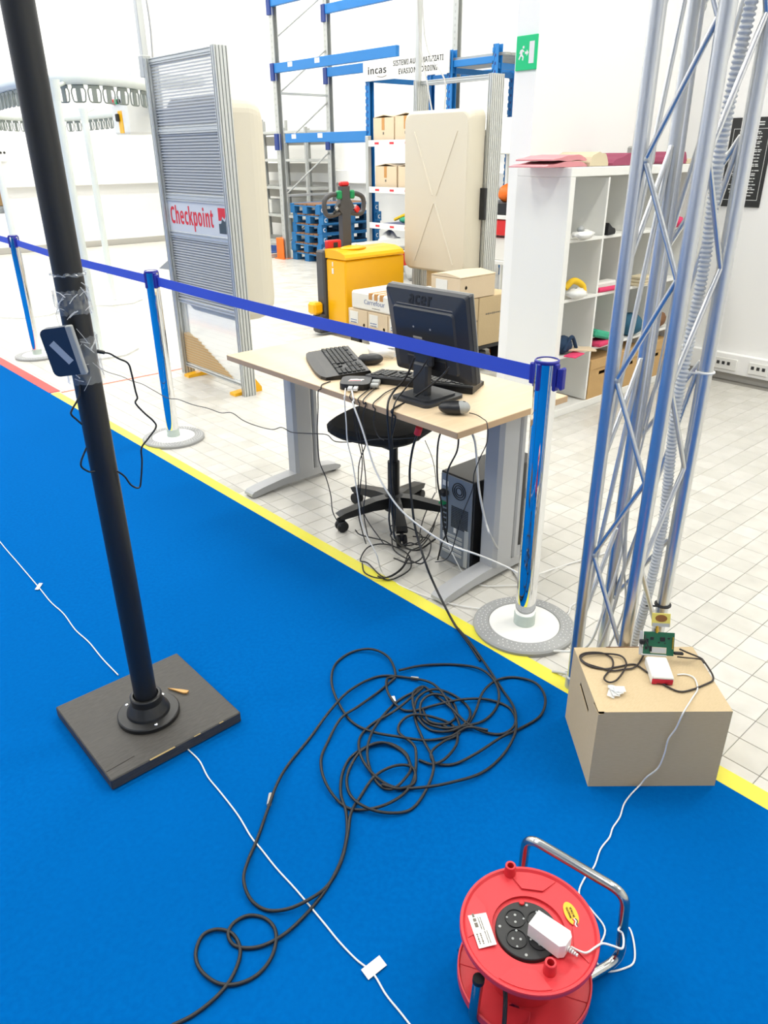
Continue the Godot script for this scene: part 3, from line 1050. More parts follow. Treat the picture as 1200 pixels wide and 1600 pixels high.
# side 1: the frame's face looks to -x and its beige shell stands on +x; -1: the mirror image
func gate(called: String, at: Vector3, side: float, label: String, z0: float, z1: float) -> void:
	var g := thing(called, label, "gate", at)
	var st: SurfaceTool
	var xa := at.x - (0.045 if side > 0 else 0.075)
	var xb := at.x + (0.05 if side > 0 else 0.08)
	var h := 2.16
	# posts: the near one is a wide slotted profile
	for zz in [[z0, z0 + 0.045], [z1 - 0.045, z1]]:
		st = S()
		prism(st, slotted(xb - xa, zz[1] - zz[0], 4 if side > 0 else 6, 2), h, Transform3D(Basis(Vector3.RIGHT, Vector3(0, 0, 1), Vector3.UP), Vector3((xa + xb) / 2, 0, (zz[0] + zz[1]) / 2)))
		pw(g, "post", st, M.profile)
	for y in [[2.12, 2.16], [1.7, 1.745], [1.275, 1.325], [1.025, 1.07], [0.555, 0.59], [0.055, 0.085]]:
		st = S()
		var bh: float = y[1] - y[0]
		prism(st, slotted(0.04, bh, 1, 2 if bh > 0.04 else 1, 0.006), z1 - z0 - 0.09, Transform3D(Basis.IDENTITY, Vector3(at.x, (y[0] + y[1]) / 2, z0 + 0.045)))
		pw(g, "crossbar", st, M.profile)
	# panes
	var panes := [[1.745, 2.12, "clear"], [1.325, 1.7, "grey"], [0.59, 1.025, "grey"], [0.085, 0.555, "cut"]]
	for p in panes:
		if side < 0 and p[2] == "clear":
			continue
		st = S()
		bb(st, Vector3(at.x - 0.004, p[0], z0 + 0.045), Vector3(at.x + 0.004, p[1], z1 - 0.045), 0)
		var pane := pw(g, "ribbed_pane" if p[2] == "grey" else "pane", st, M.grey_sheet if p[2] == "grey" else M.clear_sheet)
		st = S()
		var y: float = p[0] + 0.012
		while y < p[1]:
			var za := z0 + 0.045
			var zb := z1 - 0.045
			if p[2] == "cut":
				if y < 0.44:
					zb = za + 0.12
				if y < 0.3:
					break
			bb(st, Vector3(at.x - 0.0085 * side - 0.003, y, za), Vector3(at.x - 0.0085 * side + 0.003, y + 0.0075, zb), 0)
			y += 0.0185
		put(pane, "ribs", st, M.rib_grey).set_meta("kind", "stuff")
		if p[2] == "clear":
			st = S()
			bb(st, Vector3(at.x - 0.0035, 1.75, z0 + 0.05), Vector3(at.x + 0.0035, 1.86, z1 - 0.05), 0)
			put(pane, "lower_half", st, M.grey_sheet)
	if side > 0:
		# fluted cardboard corner leaning in the lowest bay
		st = S()
		var W := Transform3D(basis_from(Vector3(0, 0, 1), Vector3.UP), Vector3(at.x - 0.006, 0, 0))
		prism(st, PackedVector2Array([Vector2(z0 + 0.05, 0.09), Vector2(z1 - 0.2, 0.09), Vector2(z0 + 0.24, 0.3), Vector2(z0 + 0.12, 0.335), Vector2(z0 + 0.05, 0.32)]), 0.006, W)
		var cb := pw(g, "cardboard_corner", st, M.cardboard)
		st = S()
		for k in 11:
			var y := 0.1 + 0.02 * k
			var e: float = lerp(z1 - 0.22, z0 + 0.25, float(k) / 10.5)
			bb(st, Vector3(at.x - 0.015, y, z0 + 0.05), Vector3(at.x - 0.0118, y + 0.008, e), 0)
		put(cb, "flutes", st, M.cardboard_tan).set_meta("kind", "stuff")
		# logo plate
		st = S()
		bb(st, Vector3(at.x - 0.012, 1.07, z0 + 0.045), Vector3(at.x + 0.004, 1.275, z1 - 0.045), 0.001)
		var lp := pw(g, "logo_plate", st, mat("plate", Color(0.78, 0.8, 0.82), 0.4))
		var B := basis_from(Vector3(0, 0, 1), Vector3.UP)
		letters(lp, "lettering", "Checkpoint", Transform3D(B, Vector3(at.x - 0.0125, 1.165, -5.082)), 0.165, 0.60, M.print_red, "Droid Sans", true)
		var L := Transform3D(B, Vector3(at.x - 0.0125, 1.172, -4.655))
		st = S()
		prism(st, PackedVector2Array([Vector2(-0.055, 0.0), Vector2(-0.02, 0.002), Vector2(-0.005, 0.03), Vector2(0.02, 0.012), Vector2(0.055, 0.055), Vector2(0.055, 0.08), Vector2(-0.055, 0.08)]), 0.001, L)
		put(lp, "logo_top", st, M.print_red)
		st = S()
		prism(st, PackedVector2Array([Vector2(-0.055, -0.08), Vector2(0.055, -0.08), Vector2(0.055, 0.035), Vector2(0.022, -0.005), Vector2(-0.008, 0.012), Vector2(-0.024, -0.016), Vector2(-0.055, -0.02)]), 0.001, L)
		put(lp, "logo_base", st, mat("logo_slate", Color(0.22, 0.28, 0.31), 0.5))
		# yellow feet
		for z in [z0 + 0.16, z1 - 0.1]:
			st = S()
			prism(st, PackedVector2Array([Vector2(-0.09, 0), Vector2(0.14, 0), Vector2(0.14, 0.03), Vector2(0.06, 0.14), Vector2(0.055, 0.14), Vector2(0.05, 0.03), Vector2(-0.09, 0.02)]), 0.07, Transform3D(Basis.IDENTITY, Vector3(at.x, 0, z - 0.035)))
			pw(g, "foot", st, M.truck_yellow)
		# cable mast at the far post
		st = S()
		bb(st, Vector3(2.7, 2.1, -5.5), Vector3(2.745, 3.6, -5.455), 0.003)
		var mast := pw(g, "mast", st, M.profile)
		st = S()
		tube(st, curve([Vector3(2.76, 2.1, -5.44), Vector3(2.77, 2.4, -5.43), Vector3(2.75, 2.8, -5.44), Vector3(2.76, 3.5, -5.44)], 5), 0.008, 6)
		put(mast, "cable", st, M.cable_grey)
		st = S()
		bb(st, Vector3(2.69, 2.05, -5.51), Vector3(2.755, 2.18, -5.445), 0.004)
		put(mast, "bracket", st, M.galvanised)
		# side plate sticking out on the far side
		st = S()
		prism(st, PackedVector2Array([Vector2(-5.42, 0.78), Vector2(-5.72, 0.77), Vector2(-5.42, 0.9)]), 0.01, Transform3D(basis_from(Vector3(0, 0, 1), Vector3.UP), Vector3(2.75, 0, 0)))
		pw(g, "side_plate", st, M.grey_plastic)
	else:
		st = S()
		bb(st, Vector3(5.45, 2.1, -5.66), Vector3(5.495, 3.6, -5.615), 0.003)
		var mast := pw(g, "mast", st, M.profile)
		st = S()
		tube(st, curve([Vector3(5.43, 3.5, -5.6), Vector3(5.43, 2.6, -5.6), Vector3(5.36, 2.1, -5.4), Vector3(5.32, 1.9, -5.3)], 5), 0.007, 6)
		tube(st, curve([Vector3(5.42, 3.5, -5.57), Vector3(5.41, 2.5, -5.5), Vector3(5.36, 2.15, -5.2), Vector3(5.32, 1.9, -5.15)], 5), 0.007, 6)
		put(mast, "cable", st, M.cable_grey)
		st = S()
		bb(st, Vector3(5.28, 0.0, -5.3), Vector3(5.36, 0.6, -5.1), 0.004)
		pw(g, "shell_stand", st, M.profile)
		st = S()
		bb(st, Vector3(5.362, 1.03, -4.735), Vector3(5.394, 1.29, -4.675), 0.003)
		pw(g, "black_handle", st, M.black_plastic)
	# beige moulded shell, rounded at its edges
	var x0 := xb if side > 0 else xa
	var x1 := x0 + side * (0.3 if side > 0 else 0.18)
	st = S()
	var zc := (z0 + z1) / 2
	var wz := (z1 - z0) - (0.14 if side > 0 else 0.11)
	var yb := 0.5 if side > 0 else 0.55
	var yt := 1.91
	var steps := [[0.0, 0.0], [0.55, 0.0], [0.66, 0.004], [0.77, 0.012], [0.86, 0.023], [0.93, 0.037], [0.98, 0.054], [1.0, 0.072]]
	var soft := 1.0 if side > 0 else 0.45
	var prev := []
	for s in steps:
		var ring := []
		for p in rrect(wz - 2 * s[1] * soft, yt - yb - 2 * s[1] * soft, 0.1 - 0.04 * (1.0 - soft), 6):
			ring.append(Vector3(lerp(x0, x1, s[0]), (yb + yt) / 2 + p.y, zc + p.x))
		if prev.size():
			for k in ring.size():
				var m := (k + 1) % ring.size()
				var n: Vector3 = (ring[m] - ring[k]).cross(prev[k] - ring[k]).normalized()
				var outward: Vector3 = ring[k] - Vector3(lerp(x0, x1, 0.3), (yb + yt) / 2, zc)
				if n.dot(outward) < 0:
					n = -n
				quad(st, prev[k], prev[m], ring[m], ring[k], n)
		prev = ring
	var face := PackedVector2Array()
	for p in prev:
		face.append(Vector2(p.z, p.y))
	prism(st, face, 0.002, Transform3D(basis_from(Vector3(0, 0, 1), Vector3.UP), Vector3(x1, 0, 0)))
	var shell := pw(g, "shell", st, M.beige_shell)
	st = S()
	for s in [-1.0, 1.0]:
		var a := Vector3(x1 + side * 0.001, yb + 0.09, zc - s * wz * 0.3)
		var b := Vector3(x1 + side * 0.001, yt - 0.17, zc + s * wz * 0.32)
		tube(st, [a, a.lerp(b, 0.47)], 0.008, 8)
		tube(st, [a.lerp(b, 0.53), b], 0.008, 8)
	put(shell, "embossed_cross", st, M.beige_shell)

# ------------------------------------------------------------------ overhead hanger conveyor
func build_conveyor() -> void:
	var t := thing("hanger_conveyor", "white looped hanger conveyor with wire clips held up on white posts", "conveyor", Vector3(3.2, 0, -8.8))
	var loop := curve([Vector3(2.55, 2.13, -8.05), Vector3(2.6, 2.13, -6.95), Vector3(2.92, 2.13, -6.7), Vector3(3.56, 2.11, -7.05), Vector3(4.3, 2.1, -8.8), Vector3(4.75, 2.08, -10.3), Vector3(4.5, 2.05, -11.6), Vector3(3.6, 2.05, -11.5), Vector3(2.9, 2.08, -9.8)], 12, true)
	var st := S()
	tube(st, loop, 0.05, 8, true)
	pw(t, "track", st, M.track_white)
	# clips: bent wire loops with a middle plate, all along the track
	st = S()
	tube(st, rounded([Vector3(-0.02, 0, 0), Vector3(-0.05, -0.03, 0), Vector3(-0.042, -0.1, 0), Vector3(0.042, -0.1, 0), Vector3(0.05, -0.03, 0), Vector3(0.02, 0, 0)], 0.015, 2), 0.0055, 5)
	bx(st, Vector3(0, -0.055, 0), Vector3(0.035, 0.09, 0.012), 0.002)
	bx(st, Vector3(0, -0.01, 0), Vector3(0.085, 0.02, 0.014), 0.002)
	var clip := st.commit()
	var total := 0.0
	var next := 0.0
	for i in loop.size():
		var a: Vector3 = loop[i]
		var b: Vector3 = loop[(i + 1) % loop.size()]
		var L := a.distance_to(b)
		while next < total + L:
			var p := a.lerp(b, (next - total) / L)
			var o := put(t, "clip", clip, M.clip_steel, p - t.position + Vector3(0, -0.05, 0))
			o.basis = basis_from((b - a).normalized(), Vector3.UP) * Basis.from_scale(Vector3(1.1, 1.2, 1.0))
			next += 0.125
		total += L
	for q in [[Vector3(2.66, 0, -8.9), 2.1], [Vector3(2.5, 0, -6.6), 2.1], [Vector3(3.66, 0, -8.95), 2.03]]:
		var p: Vector3 = q[0]
		st = S()
		lathe(st, [Vector2(0.034, 0), Vector2(0.034, q[1] * 0.93), Vector2(0.05, q[1])], p, 16)
		pw(t, "post", st, M.track_white)
		st = S()
		prism(st, ngon(0.33, 8, 0.3), 0.014, Transform3D(Basis(Vector3.RIGHT, -PI / 2), p))
		pw(t, "base_plate", st, M.white_paint)
		st = S()
		tube(st, [p + Vector3(0, q[1] - 0.05, 0), p + Vector3(0.25, q[1] + 0.02, -0.3)], 0.015, 6)
		pw(t, "arm", st, M.track_white)
	st = S()
	bb(st, Vector3(3.7, 2.2, -8.3), Vector3(4.5, 2.32, -7.75), 0.03)
	pw(t, "motor_cover", st, M.white_paint)
	var c := thing("control_box", "white control box with coloured buttons and a yellow switch under the conveyor", "control box", Vector3(3.79, 1.94, -8.03))
	var T := Transform3D.IDENTITY
	st = S()
	bx(st, Vector3(0, 0, 0), Vector3(0.3, 0.36, 0.34), 0.02, T)
	put(c, "case", st, M.white_paint)
	st = S()
	bx(st, Vector3(-0.153, -0.07, 0.03), Vector3(0.01, 0.2, 0.09), 0.004, T)
	put(c, "switch_plate", st, M.truck_yellow)
	st = S()
	bx(st, Vector3(-0.17, -0.03, 0.0), Vector3(0.03, 0.07, 0.05), 0.008, T)
	put(c, "switch_knob", st, M.print_dark)
	for k in 3:
		st = S()
		bx(st, Vector3(-0.163, 0.11, -0.06 + 0.06 * k), Vector3(0.03, 0.045, 0.045), 0.01, T)
		put(c, "button", st, [M.print_red, M.sign_green, M.print_dark][k])
	st = S()
	bb(st, Vector3(2.52, 1.1, -9.06), Vector3(2.66, 1.42, -8.95), 0.01)
	var tb := top("hung_carton", st, M.cardboard_tan, "tan cardboard piece fixed to the leftmost white conveyor post", "cardboard")
	st = S()
	bb(st, Vector3(2.54, 1.03, -9.05), Vector3(2.67, 1.1, -8.93), 0.02)
	put(tb, "grey_end", st, M.grey_plastic)

# ------------------------------------------------------------------ pallet truck with its load
func build_pallet_truck() -> void:
	var t := thing("pallet_truck", "yellow electric pallet truck with a black tiller handle and forks under boxes", "pallet truck", Vector3(4.755, 0, -5.6))
	var st := S()
	bb(st, Vector3(4.39, 0.12, -5.72), Vector3(5.12, 0.70, -5.44), 0.012)
	pw(t, "body", st, M.truck_yellow)
	st = S()
	var W := Transform3D(basis_from(Vector3(0, 0, 1), Vector3.UP), Vector3(5.105, 0, 0))
	var lid := PackedVector2Array([Vector2(-5.725, 0.708), Vector2(-5.43, 0.708), Vector2(-5.43, 0.728), Vector2(-5.45, 0.752), Vector2(-5.5, 0.77), Vector2(-5.56, 0.782), Vector2(-5.725, 0.785)])
	prism(st, lid, 0.72, W)
	lathe(st, [Vector2(0.03, 0.0), Vector2(0.02, 0.02), Vector2(0, 0.035)], Vector3(4.7, 0.775, -5.65), 16)
	bx(st, Vector3(5.09, 0.73, -5.575), Vector3(0.04, 0.05, 0.27), 0.018)
	blob(st, Vector3(4.62, 0.785, -5.6), Vector3(0.14, 0.025, 0.09), 0.0)
	pw(t, "lid", st, M.truck_yellow)
	st = S()
	bb(st, Vector3(4.36, 0.02, -5.84), Vector3(5.15, 0.77, -5.722), 0.015)
	pw(t, "rear_guard", st, M.truck_grey)
	st = S()
	bb(st, Vector3(4.25, 0.2, -5.86), Vector3(4.36, 0.31, -5.74), 0.02)
	pw(t, "bumper", st, M.truck_yellow)
	st = S()
	bb(st, Vector3(4.3, 0.02, -5.86), Vector3(4.40, 0.2, -5.72), 0.02)
	pw(t, "caster_housing", st, M.truck_grey)
	st = S()
	bx(st, Vector3(4.388, 0.6, -5.62), Vector3(0.006, 0.05, 0.025), 0.002)
	bx(st, Vector3(4.388, 0.66, -5.62), Vector3(0.004, 0.04, 0.014), 0.001)
	pw(t, "key_tag", st, M.white_plastic)
	for x in [4.56, 4.95]:
		st = S()
		bb(st, Vector3(x - 0.08, 0.06, -5.44), Vector3(x + 0.08, 0.12, -3.95), 0.01)
		pw(t, "fork", st, M.truck_grey)
		st = S()
		cyl(st, Vector3.ZERO, 0.045, -0.05, 0.05, 0.006, 20, Transform3D(Basis(Vector3(0, 0, 1), PI / 2), Vector3(x, 0.045, -4.1)))
		pw(t, "fork_roller", st, M.orange)
	# tiller: stem, handle ring with two loops, buttons
	st = S()
	prism(st, PackedVector2Array([Vector2(-0.05, 0.74), Vector2(0.05, 0.74), Vector2(0.05, 1.07), Vector2(0.1, 1.12), Vector2(0.045, 1.2), Vector2(0.045, 1.3), Vector2(-0.045, 1.3), Vector2(-0.045, 1.2), Vector2(-0.1, 1.12), Vector2(-0.05, 1.07)]), 0.06, Transform3D(Basis.IDENTITY, Vector3(4.7, 0, -5.84)))
	pw(t, "tiller", st, M.truck_grey)
	st = S()
	for s in [-1.0, 1.0]:
		tube(st, curve([Vector3(4.7 + s * 0.03, 1.22, -5.81), Vector3(4.7 + s * 0.13, 1.235, -5.81), Vector3(4.7 + s * 0.22, 1.2, -5.81), Vector3(4.7 + s * 0.235, 1.12, -5.81), Vector3(4.7 + s * 0.2, 1.06, -5.81), Vector3(4.7 + s * 0.1, 1.065, -5.81), Vector3(4.7 + s * 0.03, 1.09, -5.81)], 6), 0.022, 10)
	pw(t, "handle_loop", st, M.truck_grey)
	for s in [-1.0, 1.0]:
		st = S()
		bx(st, Vector3(4.7 + s * 0.075, 1.23, -5.79), Vector3(0.05, 0.075, 0.05), 0.012)
		pw(t, "green_thumbwheel", st, M.green)
	st = S()
	bx(st, Vector3(4.7, 1.32, -5.81), Vector3(0.1, 0.04, 0.05), 0.012)
	pw(t, "red_button", st, M.red)
	st = S()
	bx(st, Vector3.ZERO, Vector3(0.05, 0.05, 0.03), 0.006, Transform3D(Basis(Vector3(0, 0, 1), 0.8), Vector3(4.83, 1.1, -5.785)))
	pw(t, "horn_button", st, M.red)
	for k in 3:
		st = S()
		bx(st, Vector3.ZERO, Vector3(0.03, 0.022, 0.02), 0.003, Transform3D(Basis(Vector3(0, 0, 1), 0.8), Vector3(4.56 + 0.028 * k, 1.085 + 0.028 * k, -5.78)))
		pw(t, "button", st, M.print_dark if k != 1 else M.steel_grey)
	st = S()
	bb(st, Vector3(4.44, 0.77, -5.8), Vector3(4.6, 0.85, -5.74), 0.01)
	var rp := pw(t, "battery_plug", st, M.red)
	st = S()
	bb(st, Vector3(4.5, 0.785, -5.739), Vector3(4.55, 0.83, -5.735), 0.002)
	put(rp, "plug_socket", st, M.print_dark)
	# steel trolley behind the truck
	var tr := thing("steel_trolley", "low steel trolley with a red panel behind the yellow pallet truck", "trolley", Vector3(6.0, 0, -6.5))
	st = S()
	bb(st, Vector3(-0.66, 0.62, -0.3), Vector3(0.66, 0.67, 0.3), 0.01)
	put(tr, "tray", st, M.galvanised)
	st = S()
	bb(st, Vector3(-0.6, 0.46, 0.27), Vector3(0.6, 0.6, 0.295), 0.005)
	put(tr, "red_panel", st, M.red)
	for q in [[-0.63, -0.25], [0.63, -0.25], [-0.63, 0.25], [0.63, 0.25]]:
		st = S()
		bb(st, Vector3(q[0] - 0.02, 0.0, q[1] - 0.02), Vector3(q[0] + 0.02, 0.62, q[1] + 0.02), 0.004)
		put(tr, "leg", st, M.galvanised)
	st = S()
	bb(st, Vector3(4.2, 0.165, -5.2), Vector3(5.09, 0.199, -3.86), 0.006)
	for x in [4.22, 4.755, 5.07]:
		for z in [-5.1, -4.55, -3.93]:
			bb(st, Vector3(x - 0.02, 0.0, z - 0.06), Vector3(x + 0.02, 0.165, z + 0.06), 0.006)
	top("black_pallet", st, M.black_plastic, "black plastic pallet carrying the boxes on the yellow truck's forks", "pallet")
	stack_boxes()

# rows of small unreadable print as thin strokes
func print_lines(parent: Node3D, T: Transform3D, w: float, rows: int, h: float, m: Material) -> void:
	var st := S()
	for r in rows:
		var x := -w / 2
		while x < w / 2 - 0.004:
			var l: float = min(h * rng.randf_range(0.5, 1.1), w / 2 - x)
			bx(st, Vector3(x + l / 2, -r * h * 1.7, 0.0003), Vector3(l, h * rng.randf_range(0.45, 0.8), 0.0006), 0, T)
			x += l + h * 0.3
	put(parent, "print", st, m)

func stack_boxes() -> void:
	var st: SurfaceTool
	var Bx := basis_from(Vector3(0, 0, 1), Vector3.UP)
	# archive boxes on end, in a row along the forks: label plates face -x
	var zs := [-5.05, -4.79, -4.53, -4.27]
	var row_name := ["nearest the yellow truck body", "second from the yellow truck body", "third from the yellow truck body", "last before the tall carton"]
	for k in 4:
		var o := thing("archive_box", "labelled archive box in the truck load's lower row, %s" % row_name[k], "box", Vector3(4.38, 0.2, zs[k]), 0, "archive boxes on the pallet truck")
		csg_carton(o, "carton", Vector3(0, 0.0765, 0), Vector3(0.36, 0.153, 0.25), 0.004, [cut_round(Vector3(-0.18, 0.03, 0.08), 0.014, true)], M.cardboard_pale)
		st = S()
		bx(st, Vector3(-0.181, 0.085, -0.05), Vector3(0.004, 0.1, 0.11), 0.001)
		var pl := put(o, "label_plate", st, M.carton_white)
		print_lines(pl, Transform3D(Bx, Vector3(-0.1835, 0.062, -0.05)), 0.08, 2, 0.012, M.print_blue)
	for k in 2:
		var o := thing("archive_box", "archive box in the pallet truck's rear column beside the %s" % ["truck body", "tall carton"][k], "box", Vector3(4.76, 0.2, [-4.9, -4.4][k]), 0, "archive boxes on the pallet truck")
		st = S()
		bb(st, Vector3(-0.19, 0, -0.24), Vector3(0.19, 0.153, 0.24), 0.004)
		put(o, "carton", st, M.cardboard_pale)
	# white shop carton laid on the row
	for k in 2:
		var w := thing("white_carton", ["white carton with blue shop lettering, beside the yellow truck body", "white carton behind the monitor, top taped with brown strips"][k], "box", Vector3([4.42, 4.43][k], 0.355, [-4.88, -4.34][k]), [0.0, 2.0][k], "white cartons on the pallet truck")
		st = S()
		bb(st, Vector3(-0.21, 0, -0.27), Vector3(0.21, [0.15, 0.2][k], 0.265), 0.015)
		put(w, "carton", st, M.carton_white)
		for q in 3:
			st = S()
			bb(st, Vector3(-0.213, 0.1 + 0.05 * k, -0.03 + 0.07 * q), Vector3(0.1, 0.1515 + 0.05 * k, 0.01 + 0.07 * q), 0.0005)
			put(w, "tape_strip", st, M.tape_brown)
		if k == 0:
			letters(w, "lettering", "Carrefour", Transform3D(Bx, Vector3(-0.2105, 0.075, 0.04)), 0.04, 0.26, M.print_blue)
			print_lines(w, Transform3D(Bx, Vector3(-0.2105, 0.03, 0.06)), 0.1, 1, 0.01, M.print_grey)
	# tall plain cartons at the fork tips
	var far := [[4.2, 4.405, "narrow tall carton behind the monitor at the fork tips"], [4.412, 4.83, "tall tan carton with grey print at the fork tips, right of the monitor"]]
	for k in 2:
		var x0: float = far[k][0]
		var x1: float = far[k][1]
		var o := thing("tall_carton", far[k][2], "box", Vector3((x0 + x1) / 2, 0.2, -3.98), 0, "tall cartons at the fork tips")
		st = S()
		bb(st, Vector3(-(x1 - x0) / 2, 0, -0.13), Vector3((x1 - x0) / 2, 0.372, 0.13), 0.005)
		put(o, "carton", st, M.cardboard)
		if k == 1:
			print_lines(o, Transform3D(Basis.IDENTITY, Vector3(0.02, 0.24, 0.1302)), 0.3, 1, 0.02, M.print_grey)
			st = S()
			for q in 20:
				bx(st, Vector3(0.07 + 0.024 * cos(TAU * q / 20), 0.09 + 0.024 * sin(TAU * q / 20), 0.1305), Vector3(0.008, 0.004, 0.001), 0, Transform3D.IDENTITY)
			bx(st, Vector3(0.07, 0.09, 0.1305), Vector3(0.03, 0.004, 0.001), 0)
			bx(st, Vector3(0.07, 0.045, 0.1305), Vector3(0.06, 0.004, 0.001), 0)
			put(o, "print_mark", st, M.print_grey)
		else:
			print_lines(o, Transform3D(Basis.IDENTITY, Vector3(0.06, 0.2, 0.1302)), 0.07, 1, 0.02, M.print_grey)
	# archive box with a gaping lid on top
	var t := thing("open_archive_box", "pale archive box with a gaping lid, topmost of the pile right of the monitor", "box", Vector3(4.385, 0.578, -4.0), 0)
	csg_carton(t, "carton", Vector3(0, 0.0775, 0), Vector3(0.39, 0.155, 0.3), 0.004, [cut_round(Vector3(-0.13, 0.085, 0.15), 0.014, false), cut_box(Vector3(0, 0.15, 0), Vector3(0.38, 0.03, 0.28))], M.cardboard_pale)
	st = S()
	prism(st, PackedVector2Array([Vector2(-0.155, 0.158), Vector2(0.155, 0.158), Vector2(0.155, 0.164), Vector2(0.0, 0.185), Vector2(-0.155, 0.164)]), 0.39, Transform3D(basis_from(Vector3(0, 0, 1), Vector3.UP).rotated(Vector3.UP, 0.0), Vector3(0.195, 0, 0)))
	put(t, "lid", st, M.cardboard_pale)
	st = S()
	bx(st, Vector3(-0.197, 0.085, -0.04), Vector3(0.004, 0.1, 0.12), 0.001)
	var pl := put(t, "label_plate", st, M.carton_white)
	print_lines(pl, Transform3D(Bx, Vector3(-0.1995, 0.055, -0.04)), 0.09, 2, 0.014, M.print_blue)
# ------------------------------------------------------------------ white cube shelf
func build_shelf_unit() -> void:
	var t := thing("cube_shelf", "white four-by-four cube shelf standing against the short white wall", "shelf", Vector3(4.605, 0, -2.925))
	var x0 := -0.745
	var zf := 0.195
	var st := S()
	bb(st, Vector3(x0, 1.44, -zf), Vector3(-x0, 1.49, zf), 0.003)
	put(t, "top_board", st, M.white_plastic)
	st = S()
	bb(st, Vector3(x0, 0, -zf), Vector3(-x0, 0.05, zf), 0.003)
	put(t, "base_board", st, M.white_plastic)
	for s in [-1.0, 1.0]:
		st = S()
		bb(st, Vector3(s * 0.745, 0.05, -zf), Vector3(s * 0.695, 1.44, zf), 0.003)
		put(t, "side_panel", st, M.white_plastic)
	for k in 3:
		st = S()
		var y := 0.05 + 0.3475 * (k + 1)
		bb(st, Vector3(-0.695, y - 0.009, -zf + 0.01), Vector3(0.695, y + 0.009, zf - 0.002), 0.0015)
		put(t, "shelf_board", st, M.white_plastic)
		for r in 4:
			st = S()
			var x := -0.695 + 0.3475 * (k + 1)
			bb(st, Vector3(x - 0.009, 0.059 + 0.3475 * r, -zf + 0.01), Vector3(x + 0.009, 0.3885 + 0.3475 * r, zf - 0.003), 0.0015)
			put(t, "divider", st, M.white_plastic)
	# lidded cardboard boxes in the bottom row
	for k in 3:
		var o := thing("lidded_box", ["brown lidded cardboard box in the second cube of the bottom row", "brown lidded cardboard box in the third cube of the bottom row", "brown lidded cardboard box in the rightmost cube of the bottom row"][k], "box", Vector3(4.43 + 0.3475 * k, 0.05, -2.9), 0, "lidded boxes in the cube shelf")
		csg_carton(o, "box_body", Vector3(0, 0.1, 0), Vector3(0.3, 0.2, 0.33), 0.004, [cut_box(Vector3(0, 0.165, 0.165), Vector3(0.075, 0.024, 0.03))], M.cardboard_tan)
		st = S()
		bb(st, Vector3(-0.156, 0.2, -0.17), Vector3(0.156, 0.27, 0.172), 0.004)
		put(o, "lid", st, M.cardboard_tan)
	var f := -2.78
	# small things in the cubes
	var zone := func(c: int, r: int) -> Vector3: return Vector3(4.605 - 0.695 + 0.3475 * c + 0.174, [0.05, 0.4065, 0.754, 1.1015, 1.49][r], f)
	var p: Vector3 = zone.call(0, 1)
	st = S()
	blob(st, p + Vector3(-0.09, 0.055, 0.0), Vector3(0.07, 0.055, 0.06), 0.1)
	tube(st, curve([p + Vector3(-0.13, 0.03, 0.05), p + Vector3(-0.06, 0.11, 0.05), p + Vector3(0.0, 0.03, 0.05)], 5), 0.012, 6)
	top("navy_gloves", st, M.navy_cloth, "crumpled navy cloth in the first cube of the third row down", "cloth")
	st = S()
	bx(st, Vector3.ZERO, Vector3(0.2, 0.012, 0.1), 0.003, Transform3D(Basis(Vector3.UP, -0.5) * Basis(Vector3(0, 0, 1), -0.08), p + Vector3(0.02, 0.022, 0.06)))
	top("paper_packet", st, M.cardboard_pale, "pale paper packet beside the navy cloth in the cube shelf", "packet")
	st = S()
	bx(st, Vector3.ZERO, Vector3(0.14, 0.008, 0.08), 0.002, Transform3D(Basis(Vector3.UP, 0.2), p + Vector3(-0.08, 0.006, 0.095)))
	top("red_leaflet", st, M.rose_cloth, "red and white leaflet under the navy cloth in the cube shelf", "leaflet")
	p = zone.call(1, 1)
	st = S()
	bx(st, Vector3.ZERO, Vector3(0.17, 0.035, 0.12), 0.012, Transform3D(Basis(Vector3.UP, 0.1), p + Vector3(-0.06, 0.02, 0.03)))
	top("rose_cloth", st, M.rose_cloth, "folded rose-pink cloth in the second cube of the third row down", "cloth")
	st = S()
	bx(st, Vector3.ZERO, Vector3(0.16, 0.05, 0.12), 0.014, Transform3D(Basis(Vector3.UP, -0.15) * Basis(Vector3(0, 0, 1), -0.25), p + Vector3(-0.07, 0.075, 0.02)))
	top("mint_cloth", st, M.mint_cloth, "folded mint green cloth on top of the rose-pink cloth", "cloth")
	p = zone.call(2, 1)
	st = S()
	blob(st, p + Vector3(-0.0, 0.075, 0.0), Vector3(0.1, 0.075, 0.09), 0.05)
	var hel := top("teal_bag", st, M.teal_cloth, "rounded teal bag in the third cube of the third row down", "bag")
	st = S()
	tube(st, curve([p + Vector3(-0.07, 0.08, 0.06), p + Vector3(0, 0.15, 0.03), p + Vector3(0.07, 0.08, 0.06)], 5), 0.008, 6)
	put(hel, "handle", st, M.navy_cloth)
	p = zone.call(3, 1)
	st = S()
	blob(st, p + Vector3(0.02, 0.06, 0.0), Vector3(0.06, 0.06, 0.06), 0.15)
	top("tan_pouch", st, M.pallet_wood, "small brown pouch in the rightmost cube of the third row down", "pouch")
	p = zone.call(0, 2)
	st = S()
	tube(st, curve([p + Vector3(-0.11, 0.06, 0.0), p + Vector3(-0.06, 0.1, 0.02), p + Vector3(0.01, 0.07, 0.04), p + Vector3(0.02, 0.02, 0.05)], 6), 0.02, 8)
	top("yellow_roll", st, M.yellow_cloth, "curled yellow cloth in the first cube of the second row down", "cloth")
	st = S()
	blob(st, p + Vector3(-0.07, 0.03, 0.06), Vector3(0.07, 0.03, 0.05), 0.2)
	top("white_rag", st, M.white_plastic, "crumpled white rag below the curled yellow cloth in the cube shelf", "rag")
	p = zone.call(1, 2)
	st = S()
